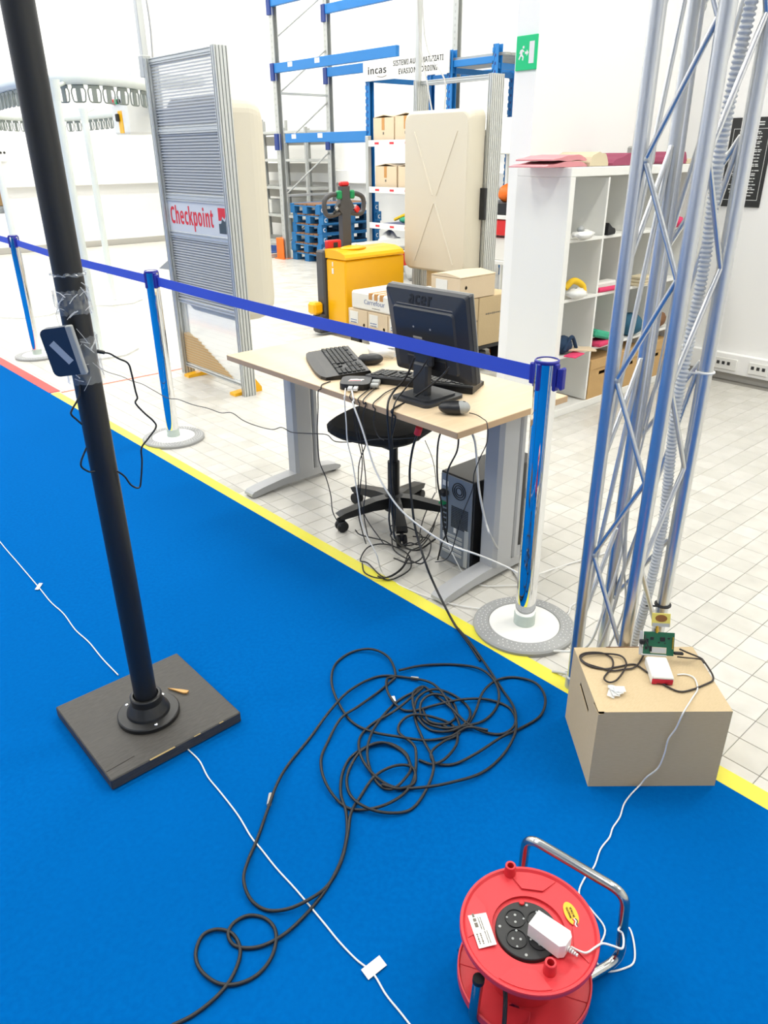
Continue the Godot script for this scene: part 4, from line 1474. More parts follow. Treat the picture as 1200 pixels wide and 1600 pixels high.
	tube(st, curve([p + Vector3(-0.14, 0.014, 0.03), p + Vector3(-0.05, 0.018, 0.05), p + Vector3(0.04, 0.022, 0.07), p + Vector3(0.09, 0.03, 0.06)], 6), 0.016, 8)
	top("red_strap", st, M.rose_cloth, "flat red strap in the second cube of the second row down", "strap")
	st = S()
	bb(st, p + Vector3(-0.12, 0.0, -0.08), p + Vector3(0.12, 0.05, 0.0), 0.01)
	top("white_carton_small", st, M.carton_white, "low white carton behind the red strap in the cube shelf", "box")
	p = zone.call(2, 2)
	for k in 3:
		st = S()
		bx(st, p + Vector3(-0.03 + 0.01 * k, 0.012 + 0.02 * k, 0.05), Vector3(0.15, 0.018, 0.1), 0.003)
		top("booklet", st, M.cream_cloth, ["bottom of three pale booklets in the third cube of the second row", "middle of three pale booklets in the third cube of the second row", "top of three pale booklets in the third cube of the second row"][k], "booklet", "booklets in the cube shelf")
	p = zone.call(0, 3)
	st = S()
	blob(st, p + Vector3(-0.09, 0.025, 0.08), Vector3(0.09, 0.025, 0.05), 0.2)
	var wp := top("white_pouch", st, M.white_plastic, "flat white pouch in the top left cube of the shelf", "pouch")
	st = S()
	blob(st, p + Vector3(-0.12, 0.055, 0.08), Vector3(0.025, 0.02, 0.02), 0.2)
	put(wp, "grey_tie", st, M.steel_grey)
	p = zone.call(1, 3)
	st = S()
	prism(st, PackedVector2Array([Vector2(-0.15, 0.0), Vector2(-0.07, 0.004), Vector2(-0.065, 0.018), Vector2(-0.075, 0.036), Vector2(-0.105, 0.044), Vector2(-0.148, 0.072)]), 0.06, Transform3D(Basis.IDENTITY, p + Vector3(0, 0.001, 0.0)))
	top("black_shoe", st, M.black_rubber, "small black shoe in the second cube of the top row", "shoe")
	p = zone.call(3, 3)
	st = S()
	blob(st, p + Vector3(-0.0, 0.03, 0.05), Vector3(0.07, 0.03, 0.05), 0.25)
	top("pink_scrap", st, M.rose_cloth, "crumpled pink scrap in the top right cube of the shelf", "cloth")
	# folded cloths along the top: layered sheets with a soft, uneven outline
	var tops := [[3.87, 0.42, 0.065, "pink_cloth", "folded pink cloth hanging over the left end of the cube shelf's top", 2, 0.55], [4.19, 0.2, 0.075, "cream_cloth", "rolled cream cloth beside the pink cloth on the cube shelf", 1, 0.0], [4.52, 0.4, 0.075, "maroon_cloth", "folded maroon cloth on the middle of the cube shelf's top", 1, 0.45], [5.14, 0.18, 0.08, "maroon_cloth", "smaller maroon cloth seen through the lattice mast on the cube shelf", 1, 0.4], [5.28, 0.12, 0.03, "cream_cloth", "flat cream cloth at the right end of the cube shelf's top", 1, 0.0]]
	for q in tops:
		var layers: int = q[5]
		var o := thing("folded_cloth", q[4], "cloth", Vector3(q[0], 1.491, -2.9), 0, "cloths on top of the cube shelf")
		for k in layers:
			st = S()
			var w: float = q[1] * (1.0 - 0.15 * k)
			var h: float = q[2] / layers
			var outline := PackedVector2Array()
			for i in 13:
				outline.append(Vector2(lerp(-w / 2, w / 2, i / 12.0), h * (k + 0.02) + 0.003 * k * sin(i * 0.9)))
			for i in 13:
				var u := 1.0 - i / 12.0
				var rise: float = lerp(1.0, smoothstep(0.0, 0.75, u), q[6]) * (1.0 - 0.8 * pow(absf(u - 0.5) * 2.0, 3.5))
				outline.append(Vector2(lerp(-w / 2, w / 2, u), h * (k + 0.1 + 0.88 * rise + 0.06 * sin(u * 17.0 + k))))
			prism(st, outline, 0.25, Transform3D(Basis(Vector3.UP, 0.04 * (k + 1)), Vector3(0.02 * k, 0, -0.13)))
			put(o, "fold", st, M[q[3]] if k == layers - 1 else M.pink_cloth)
	st = S()
	bb(st, Vector3(4.83, 1.491, -3.0), Vector3(4.95, 1.6, -2.85), 0.01)
	top("grey_case", st, M.steel_grey, "small grey case on the cube shelf between two maroon cloths", "case")

# ------------------------------------------------------------------ barrier posts
func make_barrier(label: String, at: Vector3, to: Vector3, sag: float) -> void:
	var t := thing("barrier_post", label, "barrier post", at, 0, "belt barrier posts along the carpet")
	var st := S()
	lathe(st, [Vector2(0.128, 0.0), Vector2(0.183, 0.0), Vector2(0.184, 0.014), Vector2(0.178, 0.02), Vector2(0.13, 0.024), Vector2(0.128, 0.02)], Vector3.ZERO, 64)
	var ring := put(t, "base_ring", st, M.base_ring)
	st = S()
	for k in 52:
		if k % 13 == 0:
			continue
		for r in [0.141, 0.155, 0.169]:
			var a: float = TAU * k / 52 + (0.5 if r == 0.155 else 0.0) * TAU / 52
			bx(st, Vector3(cos(a) * r, 0.0242 - (r - 0.13) * 0.08, sin(a) * r), Vector3(0.0042, 0.003, 0.0042), 0.0013, Transform3D.IDENTITY)
	put(ring, "studs", st, M.print_white).set_meta("kind", "stuff")
	st = S()
	lathe(st, [Vector2(0, 0.024), Vector2(0.122, 0.024), Vector2(0.127, 0.021), Vector2(0.127, 0.001), Vector2(0, 0.001)], Vector3.ZERO, 64)
	put(t, "base_disc", st, M.white_plastic)
	st = S()
	lathe(st, [Vector2(0.0385, 0.024), Vector2(0.0385, 0.066), Vector2(0.0366, 0.068)], Vector3.ZERO, 40)
	put(t, "collar", st, M.clear_collar)
	st = S()
	lathe(st, [Vector2(0.0365, 0.025), Vector2(0.0365, 0.986)], Vector3.ZERO, 48)
	put(t, "tube", st, M.chrome)
	st = S()
	lathe(st, [Vector2(0.0375, 0.982), Vector2(0.0385, 0.985), Vector2(0.0385, 0.991), Vector2(0.035, 0.994), Vector2(0.033, 0.992)], Vector3.ZERO, 48)
	put(t, "rim", st, M.ribbon_clip)
	st = S()
	lathe(st, [Vector2(0.034, 0.991), Vector2(0.02, 0.993), Vector2(0, 0.993)], Vector3.ZERO, 40)
	put(t, "top_cap", st, M.chrome)
	# belt slots on four sides
	for k in 4:
		var a := k * PI / 2
		var d := Vector3(sin(a), 0, cos(a))
		st = S()
		bx(st, Vector3(0, 0.943, 0.038), Vector3(0.013 if k % 2 else 0.022, 0.085, 0.012), 0.003, Transform3D(Basis(Vector3.UP, a), Vector3.ZERO))
		if k == 0:
			bx(st, Vector3(0.0, 0.943, 0.062), Vector3(0.022, 0.07, 0.012), 0.004, Transform3D(Basis(Vector3.UP, a), Vector3.ZERO))
			bx(st, Vector3(0.0, 0.943, 0.052), Vector3(0.012, 0.06, 0.016), 0.002, Transform3D(Basis(Vector3.UP, a), Vector3.ZERO))
		put(t, "belt_slot", st, M.ribbon_clip)
	# belt to the next post
	st = S()
	var n := 24
	var a0 := Vector3(0, 0.94, -0.05)
	var a1 := to - at + Vector3(0, 0.94, 0.05)
	for i in n:
		var t0 := float(i) / n
		var t1 := float(i + 1) / n
		var q0 := a0.lerp(a1, t0) - Vector3(0, sag * 4 * t0 * (1 - t0), 0) + Vector3(0.004 * sin(9.0 * t0), 0, 0)
		var q1 := a0.lerp(a1, t1) - Vector3(0, sag * 4 * t1 * (1 - t1), 0) + Vector3(0.004 * sin(9.0 * t1), 0, 0)
		var hw := Vector3(0, 0.025, 0)
		var tw := Vector3(0.0007, 0, 0)
		for s in [-1.0, 1.0]:
			quad(st, q0 - hw + tw * s, q1 - hw + tw * s, q1 + hw + tw * s, q0 + hw + tw * s, Vector3(s, 0, 0))
			quad(st, q0 - tw + hw * s, q1 - tw + hw * s, q1 + tw + hw * s, q0 + tw + hw * s, Vector3(0, s, 0))
	put(t, "belt", st, M.ribbon)
	st = S()
	bx(st, a0 + Vector3(0, 0, 0.0), Vector3(0.014, 0.068, 0.022), 0.003)
	bx(st, a1, Vector3(0.014, 0.068, 0.022), 0.003)
	put(t, "belt_clip", st, M.ribbon_clip)

func build_barriers() -> void:
	make_barrier("chrome belt barrier post nearest the camera, in front of the desk", Vector3(1.89, 0, -1.362), Vector3(1.905, 0, -4.08), 0.008)
	make_barrier("chrome belt barrier post in the middle, left of the desk", Vector3(1.905, 0, -4.08), Vector3(2.03, 0, -6.8), 0.012)
	make_barrier("chrome belt barrier post at the far left by the red floor tape", Vector3(2.03, 0, -6.8), Vector3(2.1, 0, -9.5), 0.0)

# ------------------------------------------------------------------ desk and what is on it
func build_desk() -> void:
	var H := 0.73
	var t := thing("desk", "beech laminate desk on two silver T-shaped legs", "desk", Vector3(2.05, 0, -2.32))
	var st := S()
	bb(st, Vector3(1.744, H - 0.025, -3.055), Vector3(2.358, H, -1.592), 0.002)
	var tb := pw(t, "tabletop", st, M.beech)
	st = S()
	bb(st, Vector3(1.7425, H - 0.0245, -3.0565), Vector3(1.7445, H - 0.0012, -1.5905), 0.0005)
	bb(st, Vector3(1.7425, H - 0.0245, -1.5925), Vector3(2.3595, H - 0.0012, -1.5905), 0.0005)
	put(tb, "edge_band", st, M.beech_edge)
	for z in [-3.03, -1.69]:
		st = S()
		# foot: a long tapered bar, arched on top
		var sp := PackedVector2Array()
		sp.append_array([Vector2(1.772, 0.012), Vector2(1.774, 0.024), Vector2(1.786, 0.034), Vector2(1.84, 0.044), Vector2(1.96, 0.058), Vector2(2.1, 0.066), Vector2(2.22, 0.062), Vector2(2.31, 0.048), Vector2(2.342, 0.034), Vector2(2.347, 0.022), Vector2(2.335, 0.012), Vector2(2.2, 0.022), Vector2(1.95, 0.02), Vector2(1.8, 0.004), Vector2(1.782, 0.005)])
		prism(st, sp, 0.07, Transform3D(Basis.IDENTITY, Vector3(0, 0, z - 0.035)))
		var foot := pw(t, "foot", st, M.silver_paint)
		for x in [1.81, 2.315]:
			st = S()
			cyl(st, Vector3(x, 0, z), 0.02, 0.0, 0.03, 0.003, 16)
			put(foot, "glide", st, M.black_plastic)
		# column: two tall shells with a shadow gap
		st = S()
		prism(st, PackedVector2Array([Vector2(2.05, z + 0.03), Vector2(2.065, z + 0.045), Vector2(2.15, z + 0.045), Vector2(2.165, z + 0.035), Vector2(2.165, z - 0.035), Vector2(2.15, z - 0.045), Vector2(2.065, z - 0.045), Vector2(2.05, z - 0.03)]), H - 0.025 - 0.06, Transform3D(Basis(Vector3.RIGHT, Vector3(0, 0, 1), Vector3.UP), Vector3(0, 0.06, 0)))
		bb(st, Vector3(2.171, 0.06, z - 0.04), Vector3(2.205, H - 0.025, z + 0.04), 0.008)
		bb(st, Vector3(2.16, 0.06, z - 0.02), Vector3(2.175, H - 0.025, z + 0.02), 0)
		pw(t, "column", st, M.silver_paint)
	for x in [1.95, 2.15]:
		st = S()
		bb(st, Vector3(x - 0.02, H - 0.06, -3.0), Vector3(x + 0.02, H - 0.0255, -1.7), 0.003)
		pw(t, "under_rail", st, M.silver_paint)
	monitor(H)
	keyboards(H)
	mice(H)
	thin_client(H)
	st = S()
	blob(st, Vector3(2.27, H + 0.035, -2.53), Vector3(0.09, 0.034, 0.11), 0.22)
	top("plastic_bag", st, M.film_strong, "small crumpled clear plastic bag on the desk behind the monitor", "bag")
	chair()
	tower()

func monitor(H: float) -> void:
	var t := thing("monitor", "black flat monitor seen from behind on the beech desk", "monitor", Vector3(1.945, H, -1.935))
	var yaw := deg_to_rad(1.6)
	var n := Vector3(-cos(yaw), 0, sin(yaw))
	var s := Vector3(sin(yaw), 0, cos(yaw))
	var tilt := deg_to_rad(11.0)
	var up := (Vector3.UP * cos(tilt) + n * sin(tilt)).normalized()
	var nb := s.cross(up).normalized()
	var Bp := Basis(s, up, nb)
	var c := Vector3(1.967, 0.964, -1.951) - t.position
	var P := Transform3D(Bp, c)
	var w := 0.405
	var h := 0.336
	var st := S()
	bx(st, Vector3(0, 0, -0.018), Vector3(w, h, 0.028), 0.006, P)
	put(t, "bezel", st, M.black_case)
	st = S()
	bx(st, Vector3(0, 0, -0.0325), Vector3(w - 0.002, h - 0.002, 0.004), 0.001, P)
	var scr := put(t, "front_frame", st, M.grey_plastic)
	st = S()
	bx(st, Vector3(0, 0.005, -0.0348), Vector3(w - 0.04, h - 0.05, 0.001), 0, P)
	put(scr, "screen", st, M.key_black)
	# swollen back
	st = S()
	var prev := []
	for q in [[w, h, -0.005, 0.012], [w - 0.012, h - 0.012, 0.006, 0.012], [w - 0.1, h - 0.1, 0.022, 0.014], [w - 0.11, h - 0.11, 0.03, 0.012]]:
		var ring := []
		for v in rrect(q[0], q[1], q[3], 3):
			ring.append(P * Vector3(v.x, v.y - (0.012 if q[0] < w - 0.05 else 0.0), q[2]))
		if prev.size():
			for k in ring.size():
				var m := (k + 1) % ring.size()
				var nn: Vector3 = (ring[m] - ring[k]).cross(prev[k] - ring[k]).normalized()
				if nn.dot(ring[k] - P * Vector3(0, 0, -0.05)) < 0:
					nn = -nn
				quad(st, prev[k], prev[m], ring[m], ring[k], nn)
		prev = ring
	for k in range(1, prev.size() - 1):
		tri(st, prev[0], prev[k], prev[k + 1], nb, nb, nb)
	var back := put(t, "back_shell", st, M.black_case)
	st = S()
	bx(st, Vector3(0.005, 0.098, 0.024), Vector3(0.27, 0.008, 0.012), 0.003, P)
	bx(st, Vector3(0.005, 0.112, 0.018), Vector3(0.28, 0.006, 0.01), 0.002, P)
	put(back, "ridge", st, M.truck_grey)
	letters(back, "lettering", "acer", P * Transform3D(Basis(Vector3.RIGHT, -0.278), Vector3(-0.015, 0.133, 0.0152)), 0.034, 0.115, M.black_rubber, "Droid Sans", true)
	st = S()
	for q in [[-0.035, -0.005, 0.045, 0.008], [-0.025, -0.017, 0.05, 0.012], [0.0, -0.026, 0.085, 0.007]]:
		bx(st, Vector3(q[0] + 0.0, q[1], 0.0303), Vector3(q[2], q[3], 0.0006), 0, P)
	put(back, "rating_label", st, M.trim_grey)
	st = S()
	for q in [[-0.05, 0.035], [0.035, 0.035], [-0.05, -0.05], [0.035, -0.05]]:
		cyl(st, Vector3.ZERO, 0.004, 0, 0.001, 0.0003, 10, P * Transform3D(Basis(Vector3.RIGHT, PI / 2), Vector3(q[0], q[1], 0.03)))
	put(back, "screw", st, M.trim_grey)
	st = S()
	bx(st, Vector3(0.0, -0.1, 0.03), Vector3(0.2, 0.045, 0.012), 0.004, P)
	put(back, "cable_bay", st, M.black_plastic)
	# stand
	st = S()
	prism(st, rrect(0.21, 0.19, 0.02, 3), 0.012, Transform3D(Basis(Vector3.RIGHT, -PI / 2) * Basis(Vector3(0, 0, 1), yaw), Vector3(0.0, 0.0005, 0.0)))
	prism(st, rrect(0.17, 0.15, 0.02, 3), 0.008, Transform3D(Basis(Vector3.RIGHT, -PI / 2) * Basis(Vector3(0, 0, 1), yaw), Vector3(0.0, 0.012, 0.0)))
	put(t, "stand_base", st, M.black_case)
	st = S()
	bx(st, Vector3(-0.02, 0.075, -0.01), Vector3(0.035, 0.13, 0.075), 0.008, Transform3D(Basis(Vector3.UP, yaw), Vector3.ZERO))
	bx(st, Vector3(-0.012, 0.16, -0.01), Vector3(0.03, 0.07, 0.09), 0.008, Transform3D(Basis(Vector3.UP, yaw), Vector3.ZERO))
	put(t, "stand_neck", st, M.black_case)

func keyboard(label: String, at: Vector3, dir: Vector3, w: float, turn_over: float) -> Node3D:
	# x runs along the keyboard, z across it towards the typist
	var t := thing("keyboard", label, "keyboard", at)
	t.basis = basis_from(dir.normalized(), Vector3.UP)
	var L := 0.455
	var st := S()
	var prof := PackedVector2Array([Vector2(-w / 2, 0.0), Vector2(w / 2, 0.0), Vector2(w / 2, 0.012), Vector2(w / 2 - 0.03, 0.016), Vector2(-w / 2 + 0.005, 0.03), Vector2(-w / 2, 0.024)])
	prism(st, prof, L, Transform3D(basis_from(Vector3(0, 0, 1), Vector3.UP), Vector3(L / 2, 0, 0)))
	var plan := PackedVector2Array()
	for i in 17:
		var u := i / 16.0
		plan.append(Vector2(lerp(-L / 2, L / 2, u), -w / 2 - 0.03 * sqrt(maxf(0.0, 1.0 - pow(absf(u - 0.5) * 2.0, 3.0)))))
	plan.append(Vector2(L / 2, -w / 2 + 0.03))
	plan.append(Vector2(-L / 2, -w / 2 + 0.03))
	prism(st, plan, 0.0135, Transform3D(Basis(Vector3.RIGHT, -PI / 2), Vector3(0, 0.0, 0)))
	put(t, "body", st, M.black_plastic)
	# keys, rows over the sloping top
	var kst := S()
	for r in 6:
		var z := -w / 2 + 0.028 + r * 0.0195
		var y: float = lerp(0.0305, 0.0185, (z + w / 2) / w)
		var x := -L / 2 + 0.016
		var cols := 15
		for c in 22:
			if r == 0 and c % 5 == 4:
				continue
			var kw := 0.0165
			var gap := 0.0
			if c >= 15:
				gap = 0.010
			if c >= 18:
				gap = 0.020
			if r == 5 and c == 6:
				kw = 0.09
			if r == 5 and c > 3 and c < 9 and c != 6:
				continue
			if r == 4 and (c == 15 or c == 17) or r == 3 and c >= 15 and c < 18:
				continue
			bx(kst, Vector3(x + c * 0.0189 + gap + 0.0, y, z), Vector3(kw, 0.008, 0.0165), 0.002)
	var k := put(t, "keys", kst, M.key_black)
	k.set_meta("kind", "stuff")
	return t

func keyboards(H: float) -> void:
	keyboard("black curved keyboard at the left of the desk, keys in view", Vector3(2.0, H + 0.001, -2.545), Vector3(-0.238, 0, 0.451), 0.19, 0.0)
	keyboard("black keyboard behind the monitor's stand, seen along its back", Vector3(2.075, H + 0.001, -2.085), Vector3(-0.205, 0, -0.45), 0.15, 0.0)

func mouse_body(label: String, at: Vector3, turn: float, two_tone: bool) -> void:
	var t := thing("mouse", label, "mouse", at, turn)
	var st := S()
	blob(st, Vector3(0, 0.012, 0), Vector3(0.056, 0.024, 0.031), 0.0, Transform3D.IDENTITY, 20, 12, 0.8)
	put(t, "shell", st, M.black_plastic)
	st = S()
	blob(st, Vector3(0.026, 0.0135, 0), Vector3(0.032, 0.0225, 0.028), 0.0, Transform3D.IDENTITY, 16, 10, 0.8)
	put(t, "buttons", st, M.grey_plastic if two_tone else M.key_black)
	st = S()
	cyl(st, Vector3.ZERO, 0.008, -0.003, 0.003, 0.001, 14, Transform3D(Basis(Vector3.RIGHT, PI / 2), Vector3(0.035, 0.029, 0)))
	put(t, "wheel", st, M.black_rubber)

func mice(H: float) -> void:
	mouse_body("black and silver mouse at the desk's near corner", Vector3(1.878, H + 0.012, -1.735), -52.0, true)
	mouse_body("black mouse beside the curved keyboard", Vector3(2.115, H + 0.012, -2.46), 150.0, false)

func thin_client(H: float) -> void:
	var t := thing("mini_computer", "flat black mini computer with a red and white sticker on the desk edge", "computer", Vector3(1.85, H + 0.001, -2.245), 42.0)
	var st := S()
	prism(st, rrect(0.125, 0.12, 0.028, 5), 0.024, Transform3D(Basis(Vector3.RIGHT, -PI / 2), Vector3.ZERO))
	put(t, "case", st, M.black_plastic)
	st = S()
	prism(st, PackedVector2Array([Vector2(-0.032, -0.014), Vector2(0.024, -0.016), Vector2(0.024, -0.004), Vector2(0.034, 0.0), Vector2(0.03, 0.01), Vector2(0.014, 0.008), Vector2(0.006, 0.016), Vector2(-0.02, 0.015), Vector2(-0.026, 0.002)]), 0.0006, Transform3D(Basis(Vector3.UP, deg_to_rad(-80)) * Basis(Vector3.RIGHT, -PI / 2), Vector3(0.0, 0.0241, 0.0)))
	var stk := put(t, "sticker", st, M.carton_white)
	st = S()
	prism(st, PackedVector2Array([Vector2(-0.028, -0.011), Vector2(0.02, -0.012), Vector2(0.02, -0.005), Vector2(-0.026, -0.004)]), 0.0004, Transform3D(Basis(Vector3.UP, deg_to_rad(-80)) * Basis(Vector3.RIGHT, -PI / 2), Vector3(0.0, 0.0248, 0.0)))
	put(stk, "red_band", st, M.print_red)
	# plugs: two white usb on one side, grey video plugs on another
	for k in 2:
		st = S()
		bx(st, Vector3(-0.078, 0.012, -0.012 + 0.022 * k), Vector3(0.035, 0.011, 0.017), 0.001)
		put(t, "usb_plug", st, M.cable_white)
	for k in 2:
		st = S()
		bx(st, Vector3(-0.025 + 0.05 * k, 0.011, 0.078), Vector3(0.03, 0.016, 0.036), 0.004)
		put(t, "video_plug", st, M.steel_grey)

func chair() -> void:
	var t := thing("office_chair", "black office chair on a five-star base pushed under the desk", "chair", Vector3(2.14, 0, -2.34))
	var st := S()
	var prof := [Vector2(0, 0.425), Vector2(0.1, 0.42), Vector2(0.2, 0.43), Vector2(0.225, 0.45), Vector2(0.228, 0.47), Vector2(0.21, 0.485), Vector2(0.15, 0.487), Vector2(0.0, 0.48)]
	# rounded-square seat
	var rings := []
	for q in prof:
		var ring := []
		for k in 40:
			var a := TAU * k / 40
			var sq: float = pow(pow(absf(cos(a)), 3.2) + pow(absf(sin(a)), 3.2), -1.0 / 3.2)
			ring.append(Vector3(cos(a) * q.x * sq, q.y, sin(a) * q.x * sq))
		rings.append(ring)
	for i in rings.size() - 1:
		for k in 40:
			var m := (k + 1) % 40
			var a: Vector3 = rings[i][k]
			var b: Vector3 = rings[i + 1][k]
			var c: Vector3 = rings[i + 1][m]
			var d: Vector3 = rings[i][m]
			var nn := (c - a).cross(b - d).normalized()
			if nn.dot((a + b + c + d) / 4 - Vector3(0, 0.455, 0)) < 0:
				nn = -nn
			quad(st, a, b, c, d, nn)
	var T := Basis(Vector3.UP, deg_to_rad(18))
	var seat := put(t, "seat", st, M.seat_cloth)
	seat.basis = T
	seat.position = Vector3(0.0, 0, -0.07)
	st = S()
	lathe(st, [Vector2(0, 0.06), Vector2(0.045, 0.06), Vector2(0.045, 0.13), Vector2(0.028, 0.14), Vector2(0.028, 0.3), Vector2(0.02, 0.3), Vector2(0.02, 0.42)], Vector3.ZERO, 24)
	put(t, "gas_column", st, M.black_plastic)
	st = S()
	bx(st, Vector3(0, 0.41, -0.03), Vector3(0.2, 0.03, 0.22), 0.01)
	put(t, "seat_mount", st, M.black_plastic)
	for k in 5:
		var a := deg_to_rad(197 + 72 * k)
		var d := Vector3(cos(a), 0, sin(a))
		st = S()
		var B := basis_from(d, Vector3.UP)
		prism(st, PackedVector2Array([Vector2(0.02, 0.075), Vector2(0.12, 0.08), Vector2(0.27, 0.066), Vector2(0.285, 0.085), Vector2(0.26, 0.096), Vector2(0.1, 0.128), Vector2(0.02, 0.132)]), 0.05, Transform3D(B, -B.z * 0.025))
		var leg := put(t, "leg", st, M.black_plastic)
		for s in [-1.0, 1.0]:
			st = S()
			cyl(st, Vector3.ZERO, 0.027, -0.009, 0.009, 0.004, 20, Transform3D(Basis(B.x, B.z, -B.y) * Basis(Vector3(0, 0, 1), 0.0), d * 0.265 + Vector3(0, 0.0275, 0) + B.z * 0.014 * s))
			put(leg, "caster_wheel", st, M.black_rubber)
		st = S()
		bx(st, Vector3.ZERO, Vector3(0.04, 0.04, 0.014), 0.005, Transform3D(B, d * 0.268 + Vector3(0, 0.052, 0)))
		put(leg, "caster_fork", st, M.black_plastic)

func tower() -> void:
	var t := thing("computer_tower", "black computer tower under the desk, its back panel facing the carpet", "computer", Vector3(2.24, 0, -1.85))
	var st := S()
	bx(st, Vector3(0.005, 0.205, 0), Vector3(0.41, 0.4, 0.185), 0.004)
	put(t, "case", st, M.black_plastic)
	var X := -0.2035
	st = S()
	bx(st, Vector3(X, 0.205, 0.0), Vector3(0.006, 0.39, 0.17), 0.001)
	var panel := put(t, "back_panel", st, mat("panel_steel", Color(0.5, 0.53, 0.56), 0.45, 0.2))
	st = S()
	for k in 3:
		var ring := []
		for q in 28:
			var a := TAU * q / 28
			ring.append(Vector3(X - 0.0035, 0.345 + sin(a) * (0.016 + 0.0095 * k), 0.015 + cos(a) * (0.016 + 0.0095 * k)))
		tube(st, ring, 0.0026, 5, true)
	put(panel, "fan_shade_rings", st, M.chip)  # near-black rings paint the dark of the fan openings
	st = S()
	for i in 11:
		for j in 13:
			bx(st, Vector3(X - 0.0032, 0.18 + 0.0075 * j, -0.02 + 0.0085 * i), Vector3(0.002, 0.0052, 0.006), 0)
	put(panel, "vent_shade_squares", st, M.chip).set_meta("kind", "stuff")  # near-black squares on a solid panel paint the shade inside vent holes
	st = S()
	for k in 5:
		bx(st, Vector3(X - 0.004, 0.055 + 0.02 * k, -0.012), Vector3(0.004, 0.013, 0.11), 0.001)
	bx(st, Vector3(X - 0.004, 0.1, 0.065), Vector3(0.004, 0.17, 0.022), 0.001)
	put(panel, "slot_cover", st, M.galvanised)
	st = S()
	for k in 6:
		bx(st, Vector3(X - 0.004, 0.26 - 0.022 * k, -0.06), Vector3(0.004, 0.014, 0.018), 0.001)
	put(panel, "port", st, M.chip)
	st = S()
	bx(st, Vector3(X - 0.012, 0.272, -0.066), Vector3(0.024, 0.012, 0.03), 0.004)
	put(panel, "green_plug", st, M.green)
	st = S()
	bx(st, Vector3(X - 0.014, 0.32, -0.06), Vector3(0.03, 0.026, 0.036), 0.006)
	put(panel, "power_plug", st, M.black_rubber)
	st = S()
	bx(st, Vector3(X - 0.0035, 0.36, -0.06), Vector3(0.002, 0.022, 0.03), 0)
	bx(st, Vector3(X - 0.0035, 0.165, 0.0), Vector3(0.002, 0.022, 0.014), 0)
	put(panel, "sticker", st, M.carton_white)
	for q in [[-0.18, -0.075], [0.18, -0.075], [-0.18, 0.075], [0.18, 0.075]]:
		st = S()
		cyl(st, Vector3(q[0], 0, q[1]), 0.012, 0, 0.007, 0.001, 12)
		put(t, "foot", st, M.black_rubber)

